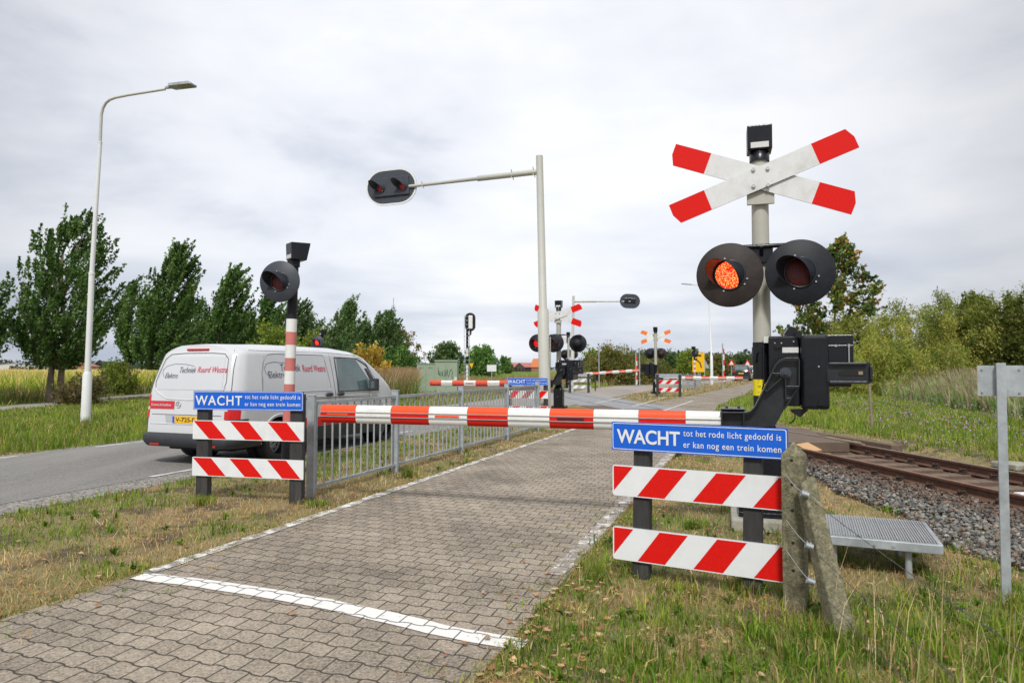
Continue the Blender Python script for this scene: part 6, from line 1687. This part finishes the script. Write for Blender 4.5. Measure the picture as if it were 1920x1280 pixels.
mb = MB(); rear_patch(mb, [(-0.80, 0.875), (-0.26, 0.875), (-0.26, 1.0), (-0.80, 1.0)], 0.005); o = mb.build("red_sticker", M_vanred, VT)
text("Ontwerp & Installatie", 0.42, 0.05, M_signwhite, o, (-0.75, v_lean(0.94) - 0.012, 0.91), shear=0.15, bold=0.004)
# round emblem ring
mb = MB(); c_ = (-0.175, 0.945)
mb.tube([(c_[0] + 0.05 * math.cos(R(a)), v_lean(0.94) - 0.008, c_[1] + 0.05 * math.sin(R(a))) for a in range(0, 361, 20)], 0.005, 6)
for a in (90, 210, 330): mb.tube([(c_[0], v_lean(0.94) - 0.009, c_[1]), (c_[0] + 0.048 * math.cos(R(a)), v_lean(0.94) - 0.008, c_[1] + 0.048 * math.sin(R(a)))], [0.006, 0.002], 6)
mb.build("emblem", M_rim, VT)
mb = MB(); mb.box((-0.02, v_lean(1.815) - 0.012, 1.815), (0.46, 0.03, 0.032)); mb.build("brake_light", M_tail, VT, bevel=0.010)
def rear_text(s, w, h, x, z, mat, bold=0.0, shear=0.12):
    an = math.atan2(v_lean(z + h) - v_lean(z), h)
    return text(s, w, h, mat, VT, (x, v_lean(z) - 0.009, z), (R(90) - an, 0, 0), bold=bold, shear=shear)
rear_text("Elektro", 0.27, 0.085, -0.56, 1.36, M_text_dk)
rear_text("Techniek", 0.34, 0.095, -0.28, 1.445, M_text_dk)
rear_text("Ruurd Westra", 0.60, 0.095, 0.10, 1.45, M_text_red, 0.004)
mb = MB()
rear_line(mb, [(-0.58 + 0, 1.375), (-0.63, 1.43), (-0.64, 1.49), (-0.58, 1.55), (-0.42, 1.585), (-0.2, 1.58), (0.0, 1.55)], 0.0035, 0.005)
mb.build("logo_arc", M_text_dk, VT)
def side_text(s, w, h, y, z, mat, bold=0.0):
    x0, x1 = v_hw(y, z), v_hw(y, z + h); an = math.atan2(x0 - x1, h)
    o = text(s, w, h, mat, VT, (x0 + 0.010, y, z), (0, 0, 0), bold=bold, shear=0.0)
    o.rotation_euler = (Matrix.Rotation(R(90), 3, 'Z') @ Matrix.Rotation(R(90) - an, 3, 'X')).to_euler(); return o
side_text("Elektro", 0.42, 0.11, 0.80, 1.36, M_text_dk)
side_text("Techniek", 0.50, 0.12, 1.10, 1.47, M_text_dk)
side_text("Ruurd Westra", 0.62, 0.12, 1.66, 1.46, M_text_red, 0.004)
mb = MB(); side_line(mb, [(0.84, 1.385), (0.72, 1.44), (0.69, 1.52), (0.76, 1.59), (0.95, 1.62), (1.2, 1.61), (1.4, 1.585)], 0.004, 0.005); mb.build("logo_arc", M_text_dk, VT)
# tail lamps wrap the rear corners
def wrap(mb, sg, z0, z1, xin, yout, m, off=0.006):
    vs = []; nz, nh = 5, 9
    for j in range(nz + 1):
        z = z0 + (z1 - z0) * j / nz
        for i in range(nh + 1):
            t = i / nh
            if t < 0.4:
                x = xin + (v_hw(0, z) - xin) * (t / 0.4); vs.append((sg * x, v_lean(z) - off, z))
            else:
                y = yout * ((t - 0.4) / 0.6); vs.append((sg * (v_hw(y, z) + off * 0.8), v_y(y, z) - off * (1 - (t - 0.4) / 0.6), z))
    f = [(j * (nh + 1) + i, j * (nh + 1) + i + 1, (j + 1) * (nh + 1) + i + 1, (j + 1) * (nh + 1) + i) for j in range(nz) for i in range(nh)]
    if sg < 0: f = [q[::-1] for q in f]
    mb.add(vs, f, m, True)
for sg in (1, -1):
    mb = MB(); wrap(mb, sg, 0.74, 1.10, 0.775, 0.16, 0); wrap(mb, sg, 0.86, 0.91, 0.775, 0.02, 1, 0.008)
    mb.build("tail_light", [M_tail_on, M_label], VT)
# bumper
mb = MB()
def bump_ring(z, grow): return [(sg * (v_hw(y, max(z, 0.3)) + grow), y - grow * (1 if y < 0.2 else 0.3), z) for sg, ylist in ((1, (0.62, 0.4, 0.28, 0.2, 0.13, 0.08, 0.04, 0.0)),) for y in ylist] + [(-(v_hw(y, max(z, 0.3)) + grow), y - grow * (1 if y < 0.2 else 0.3), z) for y in (0.0, 0.04, 0.08, 0.13, 0.2, 0.28, 0.4, 0.62)]
lv = [(0.29, 0.0), (0.31, 0.02), (0.36, 0.045), (0.46, 0.045), (0.485, 0.02), (0.49, -0.01)]
rg = [bump_ring(z, g) for z, g in lv]; nb = len(rg[0]); vs = [p for r in rg for p in r]
mb.add(vs, [(i * nb + k, (i + 1) * nb + k, (i + 1) * nb + k + 1, i * nb + k + 1) for i in range(len(rg) - 1) for k in range(nb - 1)], 0, True)
o = mb.build("rear_bumper", M_plastic, VT)
mb = MB(); mb.box((0.58, -0.048, 0.33), (0.20, 0.01, 0.025)); mb.box((-0.58, -0.048, 0.33), (0.20, 0.01, 0.025)); mb.build("reflector", M_tail, o)
for sg in (1, -1):
    mb = MB(); wrap(mb, sg, 0.47, 0.735, 0.79, 0.32, 0, 0.004); mb.build("corner_trim", M_plastic, VT)
mb = MB(); mb.box((0, 2.6, 0.245), (1.3, 4.6, 0.05)); mb.box((0, 0.6, 0.28), (1.0, 0.8, 0.10)); mb.build("underbody", M_gap, VT)
def wheel_parts(parent, x, y, r, w, sg, rimr=0.215):
    mb = MB()
    prof = [(rimr, -w * .45), (r * 0.93, -w * 0.5), (r, -w * 0.36), (r, w * 0.36), (r * 0.93, w * 0.5), (rimr, w * 0.45)]
    mb.lathe(prof, 40)
    o = mb.build("wheel", M_tyre, parent, (x, y, r), (0, 0, R(90) * -sg))
    # local -y side is the outer face after the turn
    mb = MB(); mb.lathe([(0, -w * 0.30), (0.05, -w * 0.34), (0.07, -w * 0.30), (rimr * 0.60, -w * 0.22), (rimr * 0.72, -w * 0.30), (rimr * 0.90, -w * 0.42), (rimr, -w * 0.48), (rimr + 0.012, -w * 0.46), (rimr, -w * 0.2)][::-1], 40)
    ri = mb.build("rim", M_rim, o)
    mb = MB()
    for k in range(12):
        a = k * math.pi / 6; q = Vector((math.cos(a) * rimr * 0.80, -w * 0.37, math.sin(a) * rimr * 0.80))
        nrm = Vector((math.cos(a) * 0.5, -1, math.sin(a) * 0.5)).normalized()
        mb.cyl(q - nrm * -0.004, q - nrm * 0.01, 0.019, n=12)
    mb.lathe([(0, -w * 0.36), (0.065, -w * 0.33), (0.075, -w * 0.2)][::-1], 24)
    mb.build("rim_holes", M_gap, o)
for sx in (-1, 1):
    for yy in (YR, YF): wheel_parts(VT, sx * 0.835, yy, 0.335, 0.225, sx)
    for yy in (YR, YF): MB().cyl((sx * 0.6, yy, 0.345), (sx * 0.70, yy, 0.345), 0.384, n=32).build("wheel_arch", M_gap, VT)

# ------------------------------------------------------------------ cars on the far road
def car(label, loc, rz, paint, scale=1.0, Hc=1.68, Wc=1.85):
    t = thing("car", label, "car", loc, rz, "cars on the far road"); t.scale = (scale,) * 3
    def tp(y): 
        P = [(0, 1.0), (0.08, 1.15), (0.35, Hc - 0.12), (0.6, Hc), (2.4, Hc), (3.0, Hc - 0.18), (3.6, 1.08), (4.5, 0.85), (4.6, 0.6)]
        for a, b_ in zip(P, P[1:]):
            if y <= b_[0]: return a[1] + (b_[1] - a[1]) * (y - a[0]) / (b_[0] - a[0])
        return P[-1][1]
    mb = MB(); rg = []
    for y in (0, 0.04, 0.08, 0.2, 0.35, 0.45, 0.6, 1.5, 2.4, 3.0, 3.3, 3.6, 4.2, 4.5, 4.6):
        T = tp(y); half = []
        for k in range(9):
            z = 0.22 + (T - 0.22) * k / 8
            w = Wc / 2 * (1.0 if z < 0.95 else 1 - 0.22 * (z - 0.95) / 0.73)
            if k == 8: w *= 0.86
            if y < 0.2: w -= 0.12 * (1 - y / 0.2) ** 2
            if y > 3.8: w -= 0.2 * ((y - 3.8) / 0.8) ** 2
            half.append((w, y, z))
        rg.append(half + [(0, y, T + 0.02)] + [(-p[0], p[1], p[2]) for p in half[::-1]])
    n = len(rg[0]); vs = [p for r in rg for p in r]
    mb.add(vs, [(i * n + k, (i + 1) * n + k, (i + 1) * n + k + 1, i * n + k + 1) for i in range(len(rg) - 1) for k in range(n - 1)], 0, True)
    mb.add(rg[0], [tuple(range(n))], 0); mb.add(rg[-1], [tuple(range(n))[::-1]], 0)
    mb.build("body", paint, t)
    mb = MB(); mb.add([(-0.68, 0.085, 1.14), (0.68, 0.085, 1.14), (0.58, 0.33, 1.55), (-0.58, 0.33, 1.55)], [(0, 1, 2, 3)]); 
    mb.T = Matrix.Translation((0, -0.035, 0.01)); mb.v = [(a, b_ - 0.04, c + 0.012) for a, b_, c in mb.v]; mb.build("rear_window", M_glass, t)
    for sg in (1, -1):
        MB().box((sg * 0.72, -0.005, 1.0), (0.36, 0.05, 0.13)).build("tail_light", M_tail_on, t, bevel=0.01)
        mb = MB(); mb.add([(sg * (0.925 - 0.02), 0.8, 1.05), (sg * 0.905, 3.3, 1.05), (sg * 0.80, 2.9, 1.5), (sg * 0.79, 0.9, 1.55)], [(0, 1, 2, 3) if sg > 0 else (3, 2, 1, 0)]); mb.v = [(a + sg * 0.02, b_, c) for a, b_, c in mb.v]; mb.build("side_window", M_glass, t)
        for yy in (0.85, 3.65):
            MB().cyl((sg * 0.7, yy, 0.33), (sg * 0.94, yy, 0.33), 0.33, n=24).build("wheel", M_tyre, t)
    MB().box((0, -0.008, 0.80), (0.52, 0.015, 0.11)).build("number_plate", M_plate, t)
    MB().box((0, -0.01, 0.36), (1.6, 0.08, 0.26)).build("rear_bumper", M_plastic, t, bevel=0.02)
    MB().box((0, 0.30, Hc - 0.06), (0.5, 0.03, 0.035)).build("brake_light", M_tail_on, t)
    return t
car("black car with a yellow plate, beyond the tip of the far right boom", (88 * (1384 - 960) / F, 87, 0), R(-23), M_carblack, 1.22)
car("white car beyond the black one, partly behind the barrier mast", (102 * (1401 - 960) / F, 101, 0), R(-24), M_carwhite, 1.2)

# ------------------------------------------------------------------ street lamps
def street_lamp(label, base, pts, arm, grp_="street lamps"):
    t = thing("street_lamp", label, "street lamp", tuple(base), 0, grp_)
    return t
LB = G(160, 796)
L1 = street_lamp("tall white street lamp with curved arm, left of the white van", LB, None, None)
Y1 = LB.y
def rel(px, py, Y): return D(px, py, Y) - LB
mb = MB()
mb.tube([rel(160, 800, Y1), rel(164, 703, Y1), rel(164.4, 696, Y1)], [0.125, 0.115, 0.078], 24)
mb.tube([rel(164.3, 697, Y1), rel(172, 514, Y1)], [0.078, 0.072], 22, cap=False)
mb.tube([rel(172, 515, Y1), rel(172.2, 511, Y1)], [0.080, 0.080], 22)
mb.tube([rel(172, 514, Y1), rel(187.6, 268, Y1)], [0.060, 0.052], 20, cap=False)
mb.tube([rel(187.6, 269, Y1), rel(187.8, 266, Y1)], [0.056, 0.056], 20)
mb.build("pole", M_lamp_white, L1)
mb = MB(); mb.tube([rel(187.7, 268, Y1), rel(190, 215, Y1), rel(193, 203, Y1 - .02), rel(198.5, 193, Y1 - .05), rel(206, 187, Y1 - .1), rel(216, 183.3, Y1 - .15), rel(240, 178.5, Y1 - .25), rel(310, 167.5, Y1 - .6)], [0.040, 0.040, 0.038, 0.037, 0.036, 0.035, 0.034, 0.032], 16)
mb.build("arm", M_pole, L1)
hp = rel(311, 166.5, Y1 - .6); he = rel(368, 160, Y1 - .85)
dv = (he - hp).normalized(); sd_ = Vector((dv.y, -dv.x, 0)).normalized(); upv = sd_.cross(dv)
mb = MB()
out = [(0, -0.04), (0.14, -0.05), (0.20, -0.15), (0.84, -0.15), (0.88, -0.12), (0.88, 0.12), (0.84, 0.15), (0.20, 0.15), (0.14, 0.05), (0, 0.04)]
vs = [hp + dv * a + sd_ * b_ for a, b_ in out]; n = len(vs)
tops = [v + upv * (0.075 if 0.1 < out[i][0] < 0.86 else 0.04) for i, v in enumerate(vs)]
mb.add([tuple(v) for v in vs] + [tuple(v) for v in tops], [tuple(range(n)), tuple(range(2 * n - 1, n - 1, -1))] + [(i, n + i, n + (i + 1) % n, (i + 1) % n) for i in range(n)])
o = mb.build("lamp_head", M_steel, L1, bevel=0.006)
bmm = bmesh.new(); bmm.from_mesh(o.data); bmesh.ops.recalc_face_normals(bmm, faces=bmm.faces); bmm.to_mesh(o.data); bmm.free()
mb = MB(); q = [hp + dv * a + sd_ * b_ - upv * 0.004 for a, b_ in ((0.46, -0.11), (0.80, -0.11), (0.80, 0.11), (0.46, 0.11))]
mb.add(q, [(0, 1, 2, 3)]); mb.build("lamp_glass", pm("lamp_glass", (0.30, 0.28, 0.16), 0.25), o)
L2Y = 66.0; L2B = (L2Y * (1334 - 960) / F, L2Y, 0)
L2 = street_lamp("slim white street lamp across the tracks, its arm pointing left", L2B, None, None)
mb = MB(); mb.tube([(0, 0, 0), (0, 0, 2.8), (-0.01, 0, 2.85), (-0.22, 0, 9.35)], [0.14, 0.13, 0.09, 0.06], 14); mb.build("pole", M_lamp_white, L2)
mb = MB(); mb.tube([(-0.22, 0, 9.3), (-0.35, 0, 9.5), (-0.6, 0, 9.56), (-1.9, 0.1, 9.72)], [0.05, 0.045, 0.04, 0.035], 10); mb.build("arm", M_pole, L2)
MB().box((-2.3, 0.1, 9.76), (0.95, 0.3, 0.08), 0, Matrix.Rotation(R(5), 3, 'Y')).build("lamp_head", M_steel, L2, bevel=0.01)

# ------------------------------------------------------------------ railway signal and lineside things
SY = 52.0
SB = Vector((SY * (876 - 960) / F, SY, 0))
RS = thing("railway_signal", "railway light signal on a black and white mast with a ladder, seen from behind", "railway signal", tuple(SB))
mb = MB()
for k in range(9):
    z0, z1 = 0.62 * k, 0.62 * (k + 1)
    if z1 > 4.9: z1 = 4.9
    mb.cyl((0, 0, z0), (0, 0, z1), 0.095, n=14, m=(1 if (k in (1, 2, 4)) else 0), cap=False)
    if z1 >= 4.9: break
mb.build("mast", [M_black, M_white], RS)
mb = MB()
for s in (-0.2, 0.2): mb.cyl((s - 0.02, -0.15, 0.3), (s - 0.02, -0.15, 5.6), 0.018, n=6)
for k in range(18): mb.cyl((-0.22, -0.15, 0.4 + k * 0.3), (0.18, -0.15, 0.4 + k * 0.3), 0.014, n=6)
mb.build("ladder", M_steel, RS)
sh = [(0.22 + 0.40 * math.cos(R(a)), 5.45 + 0.36 * math.sin(R(a))) for a in range(0, 181, 15)] + [(0.22 + 0.40 * math.cos(R(a)), 4.75 + 0.36 * math.sin(R(a))) for a in range(180, 361, 15)]
mb = MB(); mb.prism(sh, 0.02, 0.05); o = mb.build("backplate", M_black, RS)
MB().box((0.26, -0.12, 5.08), (0.30, 0.26, 1.0)).build("lamp_case", M_white, o, bevel=0.02)
mb = MB(); mb.cyl((0.26, 0, 4.5), (0.26, 0, 4.15), 0.07, n=10); mb.cyl((0.26, 0, 4.15), (0, 0, 4.0), 0.05, n=10); mb.build("bracket", M_black, RS)
MB().prism([(0.18, 1.95), (0.50, 1.95), (0.34, 1.55)], -0.12, -0.10).build("yellow_triangle", M_yel_sign, RS)
CY = 45.0
CB = Vector((CY * (821 - 960) / F, CY, 0))
CAB = thing("electrical_cabinet", "pale green lineside cabinet with scribbled graffiti and a lower left half", "cabinet", tuple(CB), R(-4))
MB().box((-0.72, 0, 0.92), (1.22, 0.7, 1.84)).build("low_cabinet", M_cabinet, CAB, bevel=0.015)
MB().box((0.62, -0.03, 1.0), (1.46, 0.76, 2.0)).build("tall_cabinet", M_cabinet, CAB, bevel=0.015)
MB().box((0.62, -0.03, 2.05), (1.56, 0.86, 0.10)).box((-0.74, -0.0, 1.87), (1.28, 0.78, 0.06)).build("roof", M_cabinet, CAB, bevel=0.01)
mb = MB()
for x in (-0.72, 0.62): mb.box((x, -0.415 if x > 0 else -0.352, 1.0), (0.015, 0.004, 1.75))
for x in (-1.02, -0.42):
    for k in range(3): mb.box((x, -0.352, 1.55 + 0.04 * k), (0.3, 0.004, 0.012))
mb.box((-0.09, -0.355, 1.0), (0.012, 0.004, 1.8)); mb.build("door_gaps", M_vanline, CAB)
rr = random.Random(9)
mb = MB(); P = [(0.1, 1.62), (0.12, 1.2), (0.2, 1.1), (0.27, 1.25), (0.2, 1.4), (0.14, 1.3), (0.25, 1.08), (0.38, 1.15), (0.42, 1.38), (0.33, 1.3), (0.4, 1.08), (0.52, 1.02), (0.55, 1.5), (0.58, 1.1), (0.66, 1.3), (0.72, 1.5), (0.7, 1.1), (0.78, 1.02), (0.9, 1.45), (0.98, 1.5), (1.04, 1.3), (1.0, 1.0), (1.1, 0.86)]
mb.tube([(a, -0.418, b_) for a, b_ in P], 0.016, 5); mb.build("graffiti", M_graf, CAB)
mb = MB(); mb.prism([(0.95, 0.5), (1.15, 0.45), (1.3, 0.62), (1.34, 0.98), (1.2, 1.02), (1.1, 0.8), (0.98, 0.75)], -0.417, -0.412); mb.build("white_stain", M_label, CAB)
# stakes screen beyond the van bonnet
wf = thing("stake_screen", "row of weathered upright stakes behind the bonnet of the white van", "wooden fence", (36 * (736 - 960) / F, 36, 0), R(-8))
for k in range(9):
    hgt = 1.05 + 0.12 * math.sin(k * 1.7)
    MB().cyl((-0.52 + k * 0.125, 0.06 * math.sin(k), -0.1), (-0.52 + k * 0.125 + 0.02 * math.sin(k * 2.1), 0.06 * math.sin(k), hgt), 0.062, 0.056, 9).build("stake", M_timber, wf)
# barns and house
def house(name, label, px, Y, w, d, hw, hr, roof, wall, rz=0, cat="barn", n=1, grp_=None):
    t = thing(name, label, cat, (Y * (px - 960) / F, Y, 0), R(rz), grp_)
    mb = MB(); mb.box((0, 0, hw / 2), (w, d, hw)); mb.prism([(-w / 2, hw), (w / 2, hw), (0, hr)], -d / 2, d / 2); mb.build("wall", wall, t)
    mb = MB()
    for sg in (-1, 1):
        a = Vector((sg * (w / 2 + 0.4), 0, hw - 0.25)); b_ = Vector((0, 0, hr + 0.12))
        mb.add([(a.x, -d / 2 - 0.4, a.z), (a.x, d / 2 + 0.4, a.z), (b_.x, d / 2 + 0.4, b_.z), (b_.x, -d / 2 - 0.4, b_.z), (a.x, -d / 2 - 0.4, a.z + 0.2), (a.x, d / 2 + 0.4, a.z + 0.2), (b_.x, d / 2 + 0.4, b_.z + 0.2), (b_.x, -d / 2 - 0.4, b_.z + 0.2)], [(0, 1, 2, 3), (4, 7, 6, 5), (0, 4, 5, 1), (0, 3, 7, 4), (1, 5, 6, 2)])
    mb.build("roof", roof, t)
    mb = MB()
    for k in range(3): mb.box((-w / 2 + w * (k + 0.5) / 3, -d / 2 - 0.03, hw * 0.45), (w * 0.14, 0.05, hw * 0.5))
    mb.build("door" if cat == "barn" else "window", M_signwhite if cat == "house" else M_gap, t)
    return t
house("barn", "dark barn with a pink-red roof, left one of the two", 968, 400, 6.6, 16, 2.8, 5.0, M_roof_red, M_barn, rz=-35, grp_="dark barns")
house("barn", "dark barn with a pink-red roof, right one beside the orange-roofed house", 989, 398, 6.6, 16, 2.8, 5.0, M_roof_red, M_barn, rz=-35, grp_="dark barns")
house("farmhouse", "farmhouse with a steep orange tiled roof beside the dark barns", 1012, 396, 6.5, 8, 2.8, 7.4, M_roof_or, M_brick, rz=60, cat="house")
house("farm_building", "low pale farm building far behind the maize, left edge", 40, 430, 40, 14, 3.5, 5.2, pm("roof_grey", (0.25, 0.3, 0.36), 0.6), pm("far_wall_pale", (0.5, 0.5, 0.52), 0.7), rz=4, cat="farm building")
house("farm_building", "far shed with a red-brown roof between lamp post and slim tree", 152, 420, 16, 12, 3.5, 5.6, M_roof_red, M_brick, rz=8, cat="farm building")
house("farm_building", "white low building far away left of the yellow road sign", 1275, 230, 22, 8, 2.6, 3.6, pm("roof_grey", (0.25, 0.3, 0.36), 0.6), M_signwhite, rz=0, cat="farm building")
# mast in the distance
TY = 260
TW = thing("radio_mast", "thin pale lattice radio mast rising behind the trees", "radio mast", (TY * (737 - 960) / F, TY, 0))
mb = MB(); hT = top(566, TY)
for k in range(3):
    a = R(90 + 120 * k); mb.cyl((0.95 * math.cos(a), 0.95 * math.sin(a), 0), (0.70 * math.cos(a), 0.70 * math.sin(a), hT * 0.93), 0.17, n=6)
z = 2.0
while z < hT * 0.93:
    for k in range(3):
        a, b_ = R(90 + 120 * k), R(210 + 120 * k); r0, r1 = 0.95 - 0.4 * z / hT, 0.95 - 0.4 * (z + 1.6) / hT
        mb.cyl((r0 * math.cos(a), r0 * math.sin(a), z), (r1 * math.cos(b_), r1 * math.sin(b_), z + 1.6), 0.09, n=4)
    z += 1.6
mb.cyl((0, 0, hT * 0.92), (0, 0, hT + 1.6), 0.13, n=6)
mb.build("lattice", M_steel, TW)
MB().box((-0.9, 0, hT * 0.84), (0.4, 0.3, 2.4)).box((0.9, -0.2, hT * 0.80), (0.3, 0.3, 2.0)).build("antenna", M_steel, TW)
# road signs and poles beyond the crossing
def sign_post(name, label, px, Y, h, kind, cat="sign"):
    t = thing(name, label, cat, (Y * (px - 960) / F, Y, 0))
    MB().cyl((0, 0, 0), (0, 0, h), 0.045, n=8).build("pole", M_steel, t)
    if kind == 'yellow':
        o = MB().box((0, -0.06, h - 0.75), (1.05, 0.03, 1.7)).build("board", M_yel_sign, t, bevel=0.01)
        mb = MB(); mb.tube([(0.25, -0.085, h - 1.2), (0.12, -0.085, h - 0.75), (-0.18, -0.085, h - 0.5)], 0.05, 6); mb.prism([(-0.35, h - 0.42), (-0.1, h - 0.36), (-0.2, h - 0.62)], -0.09, -0.08); mb.box((0, -0.08, h - 0.15), (0.5, 0.01, 0.16)); mb.build("arrow", M_dark, o)
    elif kind == 'tri':
        o = MB().prism([(-0.5, h - 0.9), (0.5, h - 0.9), (0, h)], -0.07, -0.05).build("triangle", M_red, t)
        MB().prism([(-0.3, h - 0.79), (0.3, h - 0.79), (0, h - 0.26)], -0.08, -0.072).build("face", M_signwhite, o)
    elif kind == 'strip':
        mb = MB(); hh = 2.4; n = 6
        for k in range(n):
            mb.box((0.07, 0.0, h - 0.4 - hh * (k + 0.5) / n), (0.10, 0.03, hh / n), k % 2)
        mb.build("striped_panel", [M_red, M_signwhite], t)
    elif kind == 'back':
        MB().prism([(-0.5, h - 0.9), (0.5, h - 0.9), (0, h)], 0.05, 0.07).build("triangle", M_steel, t)
    elif kind == 'white':
        MB().box((0, -0.05, h - 0.25), (0.85, 0.03, 0.6)).build("board", M_signwhite, t)
    return t
sign_post("road_sign", "yellow sign with a black arrow behind the small black warning light", 1309, 60, 2.85, 'yellow')
sign_post("road_sign", "grey triangular sign seen from behind, left of the far street lamp", 1321, 66, 2.5, 'back')
sign_post("road_sign", "red and white warning triangle left above the black car", 1371, 92, 2.9, 'tri')
sign_post("road_sign", "red and white warning triangle right above the black car", 1401, 96, 2.9, 'tri')
sign_post("level_crossing_beacon", "grey pole with a narrow red and white countdown panel beyond the far boom", 1355, 50, 3.4, 'strip', "beacon")
sign_post("level_crossing_beacon", "narrow red and white panel left of the far crossbuck mast", 1192, 58, 3.0, 'strip', "beacon")
sign_post("grey_post", "plain grey post left of the far crossbuck mast, nearer the red panel", 1199, 60, 3.3, 'none', "post")
sign_post("grey_post", "tall thin pale post in front of the wide olive bush", 1123, 54, 3.2, 'none', "post")
sign_post("lineside_board", "small blank white board on a post in the meadow right of the railway signal", 922, 62, 1.85, 'white')
for k, (px, Y) in enumerate(((1104, 44.5), (1116, 47.5))):
    o = MB().box((0, 0, 0.5), (0.09, 0.09, 1.1)).build("wooden_post", M_wood, None, (Y * (px - 960) / F, Y, 0), bevel=0.01)
    tag(o, ["short dark post right of the grey boards beyond the middle barrier", "short dark post in front of the tall thin pale post"][k], "post")
# excavated soil and boards behind the boom of the middle unit
o = MB().box((0, 0, 0.2), (4.4, 0.8, 0.5)).build("timber_stack", M_timber, None, (45 * (905 - 960) / F, 46, 0), (0, 0, R(4)), bevel=0.03)
tag(o, "low stack of brown sleepers and planks under the middle boom, right of the cabinet", "timber stack")
